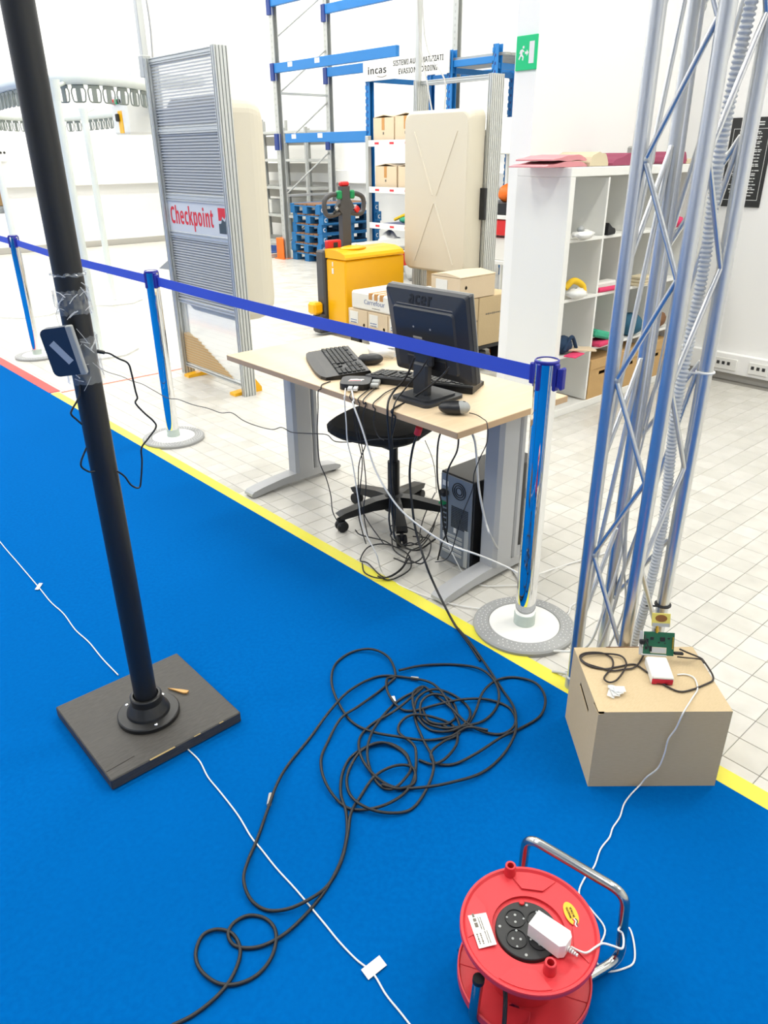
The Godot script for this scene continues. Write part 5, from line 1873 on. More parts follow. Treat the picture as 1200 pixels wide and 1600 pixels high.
# ------------------------------------------------------------------ lattice mast
func build_mast() -> void:
	var A := Vector3(1.735, 0, -1.042)
	var B := Vector3(1.893, 0, -1.042)
	var C := Vector3(1.735, 0, -0.884)
	var D := Vector3(1.893, 0, -0.865)
	var t := thing("lattice_mast", "square aluminium lattice mast rising behind the cardboard box", "truss", Vector3(1.81, 0, -0.96))
	var st: SurfaceTool
	var r := 0.0185
	for p in [A, B, C, D]:
		st = S()
		lathe(st, [Vector2(r, 0.03), Vector2(r, 3.2)], p, 28)
		var ch := pw(t, "chord", st, M.alu)
		st = S()
		lathe(st, [Vector2(0, 0.0), Vector2(r + 0.004, 0.0), Vector2(r + 0.004, 0.045), Vector2(r, 0.05)], p, 24)
		put(ch, "end_sleeve", st, M.galvanised)
	# zigzag braces on each face: both feet of the zigzag run 0.525 m apart
	var zig := [[A, C, 0.50, 0.244], [B, D, 0.29, 0.55], [A, B, 0.27, 0.53], [C, D, 0.51, 0.26]]
	for z in zig:
		var pa: Vector3 = z[0]
		var pb: Vector3 = z[1]
		var d := (pb - pa).normalized()
		var k := -1
		while k < 6:
			var ha: float = z[2] + 0.525 * k
			for q in [[ha, z[3] + 0.525 * k], [ha, z[3] + 0.525 * (k + 1)]]:
				if minf(q[0], q[1]) < 0.03 or maxf(q[0], q[1]) > 3.15:
					continue
				st = S()
				tube(st, [pa + d * r * 0.9 + Vector3(0, q[0], 0), pb - d * r * 0.9 + Vector3(0, q[1], 0)], 0.0068, 10)
				pw(t, "brace", st, M.alu)
			if ha > 0.05 and ha < 3.1:
				st = S()
				blob(st, pa + d * r + Vector3(0, ha, 0), Vector3(0.009, 0.012, 0.009), 0.1, Transform3D.IDENTITY, 8, 6)
				pw(t, "weld", st, M.galvanised)
			k += 1
	# ribbed conduit tied along the right chord
	var path := curve([Vector3(1.865, 0.012, -0.96), Vector3(1.855, 0.1, -0.93), Vector3(1.858, 0.3, -0.905), Vector3(1.862, 0.6, -0.893), Vector3(1.85, 0.95, -0.905), Vector3(1.858, 1.3, -0.90), Vector3(1.852, 1.6, -0.905), Vector3(1.862, 1.95, -0.895), Vector3(1.856, 2.4, -0.90), Vector3(1.86, 3.0, -0.90)], 14)
	var walk := []
	var radii := []
	var total := 0.0
	var next := 0.0
	for i in path.size() - 1:
		var p0: Vector3 = path[i]
		var p1: Vector3 = path[i + 1]
		var L := p0.distance_to(p1)
		while next < total + L:
			walk.append(p0.lerp(p1, (next - total) / L))
			radii.append([0.0108, 0.0142, 0.0146, 0.0142, 0.0108][radii.size() % 5])
			next += 0.0022
		total += L
	st = S()
	tube(st, walk, 0.0125, 12, false, radii)
	top("ribbed_conduit", st, M.conduit, "grey ribbed cable conduit tied up along the mast's right chord", "conduit")
	# cable ties
	var ties := [[D, 0.335, M.black_rubber, "black cable tie round the mast's right chord above the board"], [D, 1.05, M.cable_white, "white cable tie round the mast's right chord at half height"]]
	for q in ties:
		st = S()
		var ring := []
		for k in 24:
			var a := TAU * k / 24
			ring.append(q[0] + Vector3(cos(a) * (r + 0.003), q[1], sin(a) * (r + 0.003)))
		tube(st, ring, 0.0035, 6, true)
		tube(st, [q[0] + Vector3(-r - 0.002, q[1], -0.004), q[0] + Vector3(-r - 0.026, q[1], -0.03)], 0.003, 6)
		top("cable_tie", st, q[2], q[3], "cable tie")
	# loose cables inside
	var hang := [[Vector3(1.86, 3.0, -1.0), Vector3(1.868, 1.9, -1.01), Vector3(1.862, 1.3, -1.0), Vector3(1.868, 0.95, -1.005), Vector3(1.85, 0.6, -1.0), Vector3(1.84, 0.42, -0.98), Vector3(1.80, 0.2, -0.99), Vector3(1.77, 0.05, -1.03), Vector3(1.75, 0.006, -1.13)],
		[Vector3(1.872, 3.0, -1.015), Vector3(1.875, 1.6, -1.015), Vector3(1.87, 1.0, -1.015), Vector3(1.862, 0.7, -1.01), Vector3(1.855, 0.5, -1.0), Vector3(1.81, 0.28, -1.01), Vector3(1.80, 0.12, -1.05), Vector3(1.84, 0.006, -1.2)],
		[Vector3(1.85, 3.0, -0.97), Vector3(1.872, 2.0, -0.96), Vector3(1.878, 1.5, -0.97), Vector3(1.87, 1.1, -0.98), Vector3(1.86, 0.85, -0.99), Vector3(1.83, 0.6, -1.0), Vector3(1.85, 0.45, -0.99), Vector3(1.86, 0.28, -0.97), Vector3(1.80, 0.08, -1.0), Vector3(1.78, 0.006, -1.1)]]
	for k in 3:
		st = S()
		tube(st, curve(hang[k], 8), [0.005, 0.004, 0.003][k], 7)
		top("mast_cable", st, [M.cable_grey, M.cable_white, M.cable_grey][k], ["thick grey cable hanging down inside the lattice mast", "white cable hanging down inside the lattice mast", "thin grey cable looping out inside the lattice mast"][k], "cable", "cables inside the mast")

# ------------------------------------------------------------------ cardboard box, small computer and radio board
func build_box_and_board() -> void:
	var t := thing("cardboard_box", "plain upturned cardboard box on the carpet in front of the mast", "box", Vector3(1.636, 0.004, -0.75), -41.8)
	var st: SurfaceTool
	var body := csg_carton(t, "carton", Vector3(0, 0.1295, 0), Vector3(0.347, 0.259, 0.28), 0.002, [cut_box(Vector3(-0.1735, 0.2, 0.01), Vector3(0.03, 0.015, 0.098), Vector3(0.16, 0, 0)), cut_box(Vector3(-0.1735, 0.2535, 0.118), Vector3(0.03, 0.007, 0.05), Vector3(-0.1, 0, 0))], M.cardboard)
	st = S()
	bx(st, Vector3(-0.02, 0.2592, -0.1395), Vector3(0.12, 0.002, 0.003), 0)
	put(t, "edge_print", st, M.pallet_wood)
	# crumpled tape that holds the coiled lead
	st = S()
	var tp := Vector3(1.512, 0.2645, -0.782)
	for k in 5:
		bx(st, Vector3(0, 0.004 + 0.002 * k, 0), Vector3(0.05 - 0.005 * k, 0.0008, 0.02), 0.0002, Transform3D(Basis(Vector3.UP, 0.5 * k + 0.4) * Basis(Vector3.RIGHT, 0.25 - 0.1 * k), tp + Vector3(0.004 * k - 0.008, 0, 0.003 * k)))
	top("tape_scrap", st, M.film_strong, "crumpled clear tape holding the coiled lead on the cardboard box", "tape")
	# small computer
	var a := -48.4
	var pi := thing("single_board_computer", "small white computer case with a red end on the cardboard box", "computer", Vector3(1.667, 0.264, -0.738), a)
	st = S()
	bx(st, Vector3(0, 0.0085, 0.003), Vector3(0.0555, 0.0165, 0.086), 0.002)
	put(pi, "red_base", st, M.pi_red)
	st = S()
	bx(st, Vector3(0, 0.021, -0.001), Vector3(0.057, 0.012, 0.092), 0.004)
	for s in [-1.0, 1.0]:
		bx(st, Vector3(0.0275 * s, 0.011, -0.002), Vector3(0.003, 0.021, 0.09), 0.001)
	bx(st, Vector3(0, 0.012, -0.042), Vector3(0.057, 0.022, 0.01), 0.003)
	put(pi, "white_lid", st, M.white_plastic)
	st = S()
	bx(st, Vector3(0.0, 0.004, 0.0455), Vector3(0.03, 0.003, 0.001), 0)
	put(pi, "card_slot", st, M.chip)
	# radio board leaning on the case's far end
	var pb := thing("radio_board", "green circuit board with a square yellow antenna leaning on the white case", "circuit board", Vector3(1.703, 0.29, -0.778), a)
	var T := Transform3D(Basis(Vector3.RIGHT, deg_to_rad(-22)) * Basis.from_scale(Vector3(1.2, 1.1, 1.0)), Vector3(0.012, 0, 0))
	st = S()
	bx(st, Vector3(0, 0.03, 0), Vector3(0.07, 0.06, 0.0016), 0.0004, T)
	var pc := put(pb, "board", st, M.pcb)
	st = S()
	for q in [[0.008, 0.042, 0.011, 0.011], [-0.016, 0.043, 0.008, 0.008], [0.022, 0.045, 0.006, 0.004], [-0.026, 0.036, 0.005, 0.012], [-0.028, 0.018, 0.006, 0.008], [0.0, 0.033, 0.004, 0.003], [0.014, 0.032, 0.003, 0.003], [-0.018, 0.016, 0.006, 0.014]]:
		bx(st, Vector3(q[0], q[1], 0.0015), Vector3(q[2], q[3], 0.0016), 0.0003, T)
	put(pc, "chips", st, M.chip)
	st = S()
	bx(st, Vector3(0.0, 0.013, 0.0011), Vector3(0.036, 0.016, 0.0006), 0, T)
	put(pc, "outline_print", st, M.cream_cloth)
	st = S()
	bx(st, Vector3(0.0, 0.013, 0.0015), Vector3(0.033, 0.013, 0.0006), 0, T)
	put(pc, "board_label", st, M.cable_grey)
	st = S()
	for k in 9:
		bx(st, Vector3(0.031, 0.02 + 0.0035 * k, 0.003), Vector3(0.003, 0.002, 0.005), 0, T)
	put(pc, "pin_header", st, M.brass)
	st = S()
	tube(st, [T * Vector3(-0.006, 0.058, 0.0), T * Vector3(-0.006, 0.076, -0.0)], 0.004, 10)
	tube(st, [T * Vector3(-0.006, 0.062, 0.0), T * Vector3(-0.006, 0.068, 0.0)], 0.006, 6)
	put(pb, "antenna_socket", st, M.brass)
	st = S()
	bx(st, Vector3(0.002, 0.092, 0.0), Vector3(0.042, 0.034, 0.003), 0.0006, T)
	var an := put(pb, "antenna_patch", st, M.patch_yellow)
	st = S()
	prism(st, ngon(0.009, 24, 0.0, 1.5), 0.0008, T * Transform3D(Basis.IDENTITY, Vector3(0.002, 0.096, 0.0015)))
	put(an, "copper_spot", st, M.patch_copper)
	st = S()
	bx(st, Vector3(0.002, 0.079, 0.0018), Vector3(0.04, 0.009, 0.001), 0, T)
	put(an, "grey_strip", st, M.steel_grey)
	st = S()
	bx(st, Vector3(-0.04, 0.03, -0.002), Vector3(0.008, 0.062, 0.002), 0.0005, T)
	bx(st, Vector3(0, 0.0, -0.012), Vector3(0.07, 0.004, 0.03), 0.001)
	put(pb, "bracket", st, M.cable_grey)
	st = S()
	bx(st, Vector3(-0.038, 0.033, 0.003), Vector3(0.012, 0.012, 0.012), 0.002, T)
	put(pb, "left_plug", st, M.black_rubber)
	st = S()
	bx(st, Vector3(0.046, 0.008, 0.0), Vector3(0.022, 0.008, 0.01), 0.002, T)
	put(pb, "right_plug", st, M.black_rubber)
	# dark lead that coils on the box and joins both sides of the board
	st = S()
	tube(st, curve([Vector3(1.76, 0.268, -0.83), Vector3(1.709, 0.268, -0.81), Vector3(1.644, 0.268, -0.797), Vector3(1.607, 0.268, -0.815), Vector3(1.584, 0.268, -0.829), Vector3(1.57, 0.268, -0.857), Vector3(1.557, 0.268, -0.9), Vector3(1.57, 0.268, -0.929), Vector3(1.599, 0.268, -0.927), Vector3(1.631, 0.268, -0.897), Vector3(1.631, 0.268, -0.865), Vector3(1.604, 0.268, -0.842), Vector3(1.569, 0.268, -0.835)] + [Vector3(1.533, 0.271, -0.825), Vector3(1.529, 0.271, -0.806), Vector3(1.554, 0.271, -0.798), Vector3(1.609, 0.271, -0.809), Vector3(1.642, 0.271, -0.825), Vector3(1.655, 0.271, -0.854), Vector3(1.625, 0.271, -0.893), Vector3(1.585, 0.271, -0.922)] + [Vector3(1.56, 0.267, -0.919), Vector3(1.555, 0.267, -0.884), Vector3(1.575, 0.267, -0.85), Vector3(1.609, 0.267, -0.831), Vector3(1.653, 0.267, -0.807), Vector3(1.652, 0.267, -0.776), Vector3(1.635, 0.267, -0.708), Vector3(1.637, 0.267, -0.663), Vector3(1.668, 0.267, -0.643), Vector3(1.725, 0.267, -0.627), Vector3(1.752, 0.267, -0.624), Vector3(1.776, 0.267, -0.64), Vector3(1.81, 0.267, -0.679), Vector3(1.819, 0.267, -0.695)] + [Vector3(1.77, 0.3, -0.712), Vector3(1.769, 0.3, -0.737)], 5), 0.0026, 7)
	tube(st, curve([Vector3(1.751, 0.285, -0.732), Vector3(1.768, 0.285, -0.709), Vector3(1.788, 0.285, -0.683), Vector3(1.779, 0.285, -0.667)], 5), 0.0022, 6)
	top("coiled_lead", st, M.cable_brown, "dark brown lead coiled on the cardboard box and plugged into the board", "cable")
	st = S()
	tube(st, curve([Vector3(1.684, 0.32, -0.786)] + [Vector3(1.692, 0.34, -0.806), Vector3(1.721, 0.34, -0.813), Vector3(1.736, 0.34, -0.8)], 6), 0.0018, 6)
	top("antenna_lead", st, M.black_rubber, "short black lead looping from the board's left plug to its antenna", "cable")

# ------------------------------------------------------------------ black pole
func build_black_pole() -> void:
	var t := thing("black_pole", "thick black pole on a square black board at the left of the carpet", "pole", Vector3(0.643, 0.004, -1.822))
	var st := S()
	bb(st, Vector3(-0.203, 0.002, -0.205), Vector3(0.207, 0.038, 0.2), 0.003)
	var board := put(t, "base_board", st, M.board_black)
	st = S()
	for q in [[-0.05, 0.2, 0.11, 0.006], [0.06, 0.2, 0.03, 0.004], [0.14, 0.2, 0.02, 0.004]]:
		bx(st, Vector3(q[0], 0.0375, q[1]), Vector3(q[2] * 0.7, 0.0012, q[3]), 0.0004)
	put(board, "chipped_edge", st, M.edge_wood)
	st = S()
	var sc := [Vector3(0.445, 0.042, -1.661), Vector3(0.529, 0.042, -1.666)]
	bx(st, Vector3.ZERO, Vector3(sc[0].distance_to(sc[1]), 0.0006, 0.0022), 0, Transform3D(basis_from((sc[1] - sc[0]).normalized(), Vector3.UP), (sc[0] + sc[1]) / 2 - t.position))
	put(board, "scratch", st, M.dark_gap)
	st = S()
	lathe(st, [Vector2(0.03, 0.038), Vector2(0.091, 0.038), Vector2(0.091, 0.05), Vector2(0.088, 0.053), Vector2(0.064, 0.054), Vector2(0.062, 0.062), Vector2(0.046, 0.09), Vector2(0.046, 0.112), Vector2(0.043, 0.115), Vector2(0.037, 0.115)], Vector3(-0.003, 0, 0.02), 40)
	put(t, "flange", st, M.pole_black)
	st = S()
	lathe(st, [Vector2(0.033, 0.06), Vector2(0.033, 3.3)], Vector3(-0.003, 0, 0.02), 40)
	put(t, "pole", st, M.pole_black)
	for q in [Vector3(0.597, 0.057, -1.874), Vector3(0.632, 0.057, -1.753), Vector3(0.723, 0.057, -1.849)]:
		st = S()
		var d0: Vector3 = q - t.position - Vector3(-0.003, 0, 0.02)
		d0.y = 0
		d0 = d0.normalized() * 0.076
		blob(st, Vector3(-0.003 + d0.x, 0.0535, 0.02 + d0.z), Vector3(0.006, 0.004, 0.006), 0, Transform3D.IDENTITY, 10, 6)
		put(t, "screw", st, M.chrome)
	st = S()
	prism(st, PackedVector2Array([Vector2(-0.04, 0.0), Vector2(0.02, -0.008), Vector2(0.03, -0.004), Vector2(0.03, 0.007), Vector2(0.01, 0.006)]), 0.005, Transform3D(Basis(Vector3.UP, deg_to_rad(-58)) * Basis(Vector3.RIGHT, -PI / 2), Vector3(0.758, 0.0435, -1.835)))
	top("wood_splinter", st, M.chip_wood, "pale wood splinter lying on the pole's black board", "splinter")
	# taped reader box
	var c := Vector3(0.64, 1.14, -1.802)
	var fw := Vector3(-c.x, 0.0, -c.z).normalized()          # from the pole towards the open floor in front
	var rt := Vector3.UP.cross(fw).normalized()
	var d := thing("taped_reader", "flat dark blue plastic box taped to the black pole", "device", c)
	var T := Transform3D(Basis(rt, Vector3.UP, fw) * Basis(Vector3(0, 0, 1), deg_to_rad(8)) * Basis(Vector3.UP, deg_to_rad(-24)), fw * 0.042 - rt * 0.036 + Vector3(0, 0.025, 0))
	st = S()
	prism(st, rrect(0.074, 0.112, 0.014, 4), 0.018, T)
	put(d, "case", st, M.device_blue)
	st = S()
	bx(st, Vector3(-0.002, 0.0, 0.0185), Vector3(0.016, 0.058, 0.0008), 0, T * Transform3D(Basis(Vector3(0, 0, 1), 0.55), Vector3.ZERO))
	put(d, "tape_piece", st, mat("tape_silver", Color(0.72, 0.75, 0.78), 0.25, 0.2))
	st = S()
	bx(st, Vector3(0.033, 0.0, 0.0125), Vector3(0.016, 0.114, 0.013), 0.002, T)
	put(d, "grey_side_tape", st, M.steel_grey)
	# clear film wound round the pole: crinkled strips
	st = S()
	var rr := RandomNumberGenerator.new()
	rr.seed = 5
	for band in [[0.1, 0.155, 1.0], [-0.06, 0.05, 1.0], [0.185, 0.19, 1.0]]:
		var nseg := 36
		var nh := 5
		var g := []
		for j in nh + 1:
			var row := []
			for k in nseg:
				var a := TAU * k / nseg
				var rad: float = 0.0355 + rr.randf() * 0.006 + (0.012 if band[0] < 0.0 else 0.0) * maxf(0.0, cos(a - 2.2))
				row.append(Vector3(cos(a) * rad, lerp(band[0], band[1], float(j) / nh) + rr.randf_range(-0.003, 0.003), sin(a) * rad))
			g.append(row)
		for j in nh:
			for k in nseg:
				var m := (k + 1) % nseg
				var q0: Vector3 = g[j][k]
				var q1: Vector3 = g[j][m]
				var q2: Vector3 = g[j + 1][m]
				var q3: Vector3 = g[j + 1][k]
				var nn := (q1 - q0).cross(q3 - q0).normalized()
				if nn.dot(Vector3(q0.x, 0, q0.z)) < 0:
					nn = -nn
				tri(st, q0, q1, q2, nn, nn, nn)
				nn = (q2 - q0).cross(q3 - q0).normalized()
				if nn.dot(Vector3(q0.x, 0, q0.z)) < 0:
					nn = -nn
				tri(st, q0, q2, q3, nn, nn, nn)
	var film := top("film_wrap", st, M.film, "crinkled clear plastic film wound round the black pole over the box", "plastic film")
	film.position = c
	st = S()
	for k in 34:
		var a := rr.randf_range(0.6, 3.9)
		var y: float = [rr.randf_range(-0.055, 0.045), rr.randf_range(0.1, 0.155)][k % 2]
		var p0 := Vector3(cos(a) * 0.042, y, sin(a) * 0.042)
		var p1 := Vector3(cos(a + 0.5) * 0.042, y + rr.randf_range(-0.04, 0.04), sin(a + 0.5) * 0.042)
		tube(st, [p0, (p0 + p1) * 0.51, p1], rr.randf_range(0.0005, 0.0014), 5)
	put(film, "creases", st, M.film_strong).set_meta("kind", "stuff")
	st = S()
	var plug := [Vector3(0.664, 1.151, -1.77), Vector3(0.68, 1.145, -1.77)]
	tube(st, plug, 0.0045, 10)
	tube(st, curve([Vector3(0.68, 1.145, -1.77), Vector3(0.693, 1.14, -1.77), Vector3(0.712, 1.125, -1.77), Vector3(0.734, 1.109, -1.77), Vector3(0.739, 1.081, -1.77), Vector3(0.742, 1.036, -1.77), Vector3(0.744, 1.019, -1.77), Vector3(0.737, 1.007, -1.77), Vector3(0.755, 0.978, -1.77), Vector3(0.777, 0.95, -1.77), Vector3(0.781, 0.932, -1.77), Vector3(0.756, 0.908, -1.77), Vector3(0.734, 0.887, -1.77), Vector3(0.73, 0.853, -1.77), Vector3(0.721, 0.81, -1.77), Vector3(0.711, 0.782, -1.77), Vector3(0.691, 0.795, -1.77), Vector3(0.678, 0.823, -1.77), Vector3(0.663, 0.841, -1.77), Vector3(0.662, 0.841, -1.77)], 5), 0.0024, 7)
	tube(st, curve([Vector3(0.609, 1.125, -1.78), Vector3(0.611, 1.095, -1.78), Vector3(0.606, 1.052, -1.78), Vector3(0.583, 1.022, -1.78), Vector3(0.579, 1.01, -1.78), Vector3(0.589, 0.995, -1.78), Vector3(0.599, 0.981, -1.78)], 5), 0.0024, 7)
	tube(st, curve([Vector3(0.599, 0.92, -1.78), Vector3(0.581, 0.891, -1.78), Vector3(0.579, 0.874, -1.78), Vector3(0.595, 0.857, -1.78), Vector3(0.608, 0.854, -1.78)], 5), 0.0024, 7)
	top("reader_lead", st, M.cable_black, "thin black lead with a plug dangling beside the black pole", "cable")

# ------------------------------------------------------------------ red cable reel
func build_reel() -> void:
	var O := Vector3(0.85, 0.004, -0.537)
	var t := thing("cable_reel", "red plastic cable reel with four sockets and a tubular steel handle frame", "cable reel", O)
	var R := 0.136
	var st := S()
	lathe(st, [Vector2(0.0, 0.178), Vector2(0.072, 0.178), Vector2(0.072, 0.184), Vector2(R - 0.01, 0.188), Vector2(R - 0.006, 0.193), Vector2(R - 0.001, 0.193), Vector2(R, 0.19), Vector2(R, 0.181), Vector2(R - 0.004, 0.18), Vector2(R - 0.006, 0.176), Vector2(0.07, 0.172), Vector2(0.07, 0.15)], Vector3.ZERO, 72)
	var up := put(t, "upper_flange", st, M.reel_red)
	# four slightly raised sectors
	for k in 4:
		st = S()
		var a0 := deg_to_rad(90 * k + 12.0)
		var poly := PackedVector2Array()
		for q in 9:
			var a := a0 + deg_to_rad(46) * q / 8
			poly.append(Vector2(cos(a), sin(a)) * (R - 0.012))
		var b1 := a0 + deg_to_rad(36)
		var b2 := a0 + deg_to_rad(8)
		poly.append(Vector2(cos(b1), sin(b1)) * (R - 0.05))
		poly.append(Vector2(cos(b2), sin(b2)) * (R - 0.046))
		prism(st, poly, 0.0034, Transform3D(Basis(Vector3.RIGHT, -PI / 2), Vector3(0, 0.186, 0)))
		put(up, "raised_sector", st, M.reel_red)
	# core drum with steps
	st = S()
	lathe(st, [Vector2(0.072, 0.17), Vector2(0.084, 0.168), Vector2(0.084, 0.16), Vector2(0.078, 0.158), Vector2(0.078, 0.15), Vector2(0.072, 0.148), Vector2(0.072, 0.05)], Vector3.ZERO, 56)
	put(t, "core", st, M.reel_red_dark)
	# lower flange with a round hole
	st = S()
	var hole := PackedVector2Array()
	var hp := Vector2(-0.075, -0.035)
	for k in 64:
		hole.append(Vector2(cos(TAU * k / 64), sin(TAU * k / 64)) * R)
	var key := PackedVector2Array()
	var near := 0
	for k in 64:
		if hole[k].distance_to(hp) < hole[near].distance_to(hp):
			near = k
	for k in 65:
		key.append(hole[(near + k) % 64] + (Vector2(0.00002, -0.00002) if k == 64 else Vector2.ZERO))
	var a1 := (hole[near] - hp).angle()
	for k in 25:
		key.append(hp + Vector2(cos(a1 - TAU * k / 24), sin(a1 - TAU * k / 24)) * 0.013 + (Vector2(0.00002, -0.00002) if k == 0 else Vector2.ZERO))
	prism(st, key, 0.012, Transform3D(Basis(Vector3.RIGHT, -PI / 2), Vector3(0, 0.038, 0)))
	lathe(st, [Vector2(R - 0.002, 0.034), Vector2(R, 0.036), Vector2(R, 0.056), Vector2(R - 0.003, 0.058), Vector2(R - 0.006, 0.05)], Vector3.ZERO, 72)
	var lo := put(t, "lower_flange", st, M.reel_red)
	for k in 4:
		st = S()
		var a := deg_to_rad(90 * k + 30)
		bx(st, Vector3(0.104, 0.0505, 0), Vector3(0.055, 0.0022, 0.05), 0.0008, Transform3D(Basis(Vector3.UP, a), Vector3.ZERO))
		put(lo, "raised_sector", st, M.reel_red)
	# crank bosses
	var bosses := [Vector3(0.918, 0.2, -0.641), Vector3(0.81, 0.2, -0.457)]
	for b in bosses:
		st = S()
		var p: Vector3 = b - O
		lathe(st, [Vector2(0.013, 0.184), Vector2(0.011, 0.212), Vector2(0.0095, 0.213), Vector2(0.007, 0.212), Vector2(0.007, 0.19), Vector2(0, 0.19)], Vector3(p.x, 0, p.z), 24)
		put(up, "crank_boss", st, M.reel_red)
	# socket plate
	var sc := Vector3(-0.006, 0, 0.0)
	st = S()
	lathe(st, [Vector2(0.062, 0.178), Vector2(0.0615, 0.186), Vector2(0.06, 0.1875), Vector2(0, 0.1875)], sc, 56)
	var plate := put(t, "socket_plate", st, M.key_black)
	var camdir := Vector3(-0.66, 0, 0.75)
	for k in 4:
		var a := deg_to_rad(90.0 * k + 2.0)
		var p := sc + Vector3(cos(a), 0, sin(a)) * 0.0305
		st = S()
		lathe(st, [Vector2(0.0205, 0.1875), Vector2(0.02, 0.19), Vector2(0.0185, 0.19), Vector2(0.0175, 0.1878), Vector2(0, 0.1878)], p, 32)
		var so := put(plate, "socket", st, M.chip)
		st = S()
		for s in [-1.0, 1.0]:
			cyl(st, p + Vector3(cos(a + 0.8) * 0.0075 * s, 0, sin(a + 0.8) * 0.0075 * s), 0.0026, 0.1878, 0.1884, 0.0002, 10)
			bx(st, p + Vector3(cos(a + 2.37) * 0.0165 * s, 0.1885, sin(a + 2.37) * 0.0165 * s), Vector3(0.004, 0.003, 0.004), 0.0005)
		put(so, "contacts", st, M.steel_grey)
	st = S()
	var rb: Vector3 = [Vector3(0.881, 0.192, -0.58)][0] - O
	cyl(st, Vector3(rb.x, 0, rb.z), 0.0055, 0.187, 0.192, 0.001, 20)
	put(plate, "reset_button", st, M.red)
	for q in [0.9, 2.5, 4.0, 5.6]:
		st = S()
		cyl(st, sc + Vector3(cos(q) * 0.053, 0, sin(q) * 0.053), 0.003, 0.187, 0.1885, 0.0004, 12)
		put(plate, "screw", st, M.steel_grey)
	# stickers
	var lc := [Vector3(0.778, 0.191, -0.634), Vector3(0.81, 0.191, -0.614), Vector3(0.775, 0.191, -0.556), Vector3(0.743, 0.191, -0.573)]
	st = S()
	var y := Vector3(0, 0.1895 + 0.0, 0)
	var P := []
	for q in lc:
		P.append(Vector3(q.x - O.x, 0.1897, q.z - O.z))
	quad(st, P[0], P[1], P[2], P[3], Vector3.UP)
	var up2 := Vector3(0, 0.0006, 0)
	quad(st, P[0] + up2, P[1] + up2, P[2] + up2, P[3] + up2, Vector3.UP)
	for k in 4:
		quad(st, P[k], P[(k + 1) % 4], P[(k + 1) % 4] + up2, P[k] + up2, ((P[k] + P[(k + 1) % 4]) / 2 - (P[0] + P[2]) / 2).normalized())
	var lab := put(up, "white_label", st, M.carton_white)
	var ex: Vector3 = (P[3] - P[0]).normalized()
	var ey: Vector3 = (P[0] - P[1]).normalized()
	var TL := Transform3D(Basis(ex, Vector3.UP.cross(ex).normalized(), Vector3.UP), (P[0] + P[1] + P[2] + P[3]) / 4 + up2)
	for q in [[-0.022, -0.008, 0.03, 1, 0.009], [-0.012, 0.004, 0.03, 2, 0.0025], [0.018, -0.006, 0.025, 2, 0.004], [0.018, 0.008, 0.03, 2, 0.0025]]:
		print_lines(lab, TL * Transform3D(Basis.IDENTITY, Vector3(q[0], q[1], 0)), q[2], q[3], q[4], M.print_grey)
	var yc: Vector3 = [Vector3(0.936, 0.192, -0.499)][0] - O
	var y2: Vector3 = [Vector3(0.921, 0.192, -0.475)][0] - O
	var ax := (y2 - yc)
	ax.y = 0
	ax = ax.normalized()
	var TY := Transform3D(Basis(ax, Vector3.UP.cross(ax).normalized(), Vector3.UP), Vector3(yc.x, 0.1882, yc.z))
	st = S()
	prism(st, ngon(0.026, 32, 0.0, 1.0), 0.0005, TY * Transform3D(Basis(Vector3(1, 0, 0), Vector3(0, 0.5, 0), Vector3(0, 0, 1)), Vector3.ZERO))
	var ys := put(up, "yellow_sticker", st, M.label_yellow)
	letters(ys, "print", "PRODOTTO", TY * Transform3D(Basis(Vector3(0, 0, 1), PI), Vector3(-0.002, -0.004, 0.0006)), 0.004, 0.024, M.print_dark)
	letters(ys, "print", "IN ITALIA", TY * Transform3D(Basis(Vector3(0, 0, 1), PI), Vector3(-0.002, 0.003, 0.0006)), 0.004, 0.022, M.print_dark)
	for k in 3:
		st = S()
		tube(st, curve([TY * Vector3(0.012, -0.002 + 0.003 * k, 0.0005), TY * Vector3(0.018, 0.0 + 0.003 * k, 0.0005), TY * Vector3(0.024, -0.004 + 0.003 * k, 0.0005), TY * Vector3(0.03, -0.003 + 0.003 * k, 0.0005)], 4), 0.0013, 6)
		put(ys, "flag_stripe", st, [M.pi_red, M.print_white, M.truck_grey][k])
	# steel tube frame
	st = S()
	var fr := rounded([Vector3(0.716, 0.15, -0.548), Vector3(0.712, 0.018, -0.552), Vector3(0.85, 0.016, -0.48), Vector3(1.043, 0.016, -0.43), Vector3(1.035, 0.215, -0.44), Vector3(1.0, 0.215, -0.664), Vector3(0.995, 0.016, -0.664), Vector3(0.8, 0.016, -0.665)], 0.035, 7)
	for i in fr.size():
		fr[i] -= Vector3(O.x, 0, O.z)
	tube(st, fr, 0.0105, 14)
	var frame := put(t, "tube_frame", st, M.rail_tube)
	st = S()
	tube(st, [Vector3(0.716, 0.148, -0.548) - Vector3(O.x, 0, O.z), Vector3(0.7165, 0.158, -0.548) - Vector3(O.x, 0, O.z)], 0.0115, 14)
	put(frame, "end_cap", st, M.black_rubber)
	st = S()
	lathe(st, [Vector2(0.0, 0.0265), Vector2(0.05, 0.0265), Vector2(0.05, 0.038), Vector2(0, 0.038)], Vector3.ZERO, 32)
	put(t, "bearing", st, M.black_plastic)
	# rest of the black flex leaving the drum
	st = S()
	tube(st, curve([Vector3(-0.071, 0.12, 0.0), Vector3(-0.1, 0.11, 0.03), Vector3(-0.13, 0.06, 0.055), Vector3(-0.155, 0.012, 0.08), Vector3(-0.2, 0.006, 0.14), Vector3(-0.28, 0.005, 0.19)], 7), 0.0045, 8)
	put(t, "flex_tail", st, M.cable_black)
	# white adapter plugged in
	var ac: Vector3 = [Vector3(0.857, 0.215, -0.493)][0]
	var ad := thing("power_adapter", "white plug-in power adapter standing in the red reel's socket plate", "adapter", Vector3(ac.x, 0.1925, ac.z))
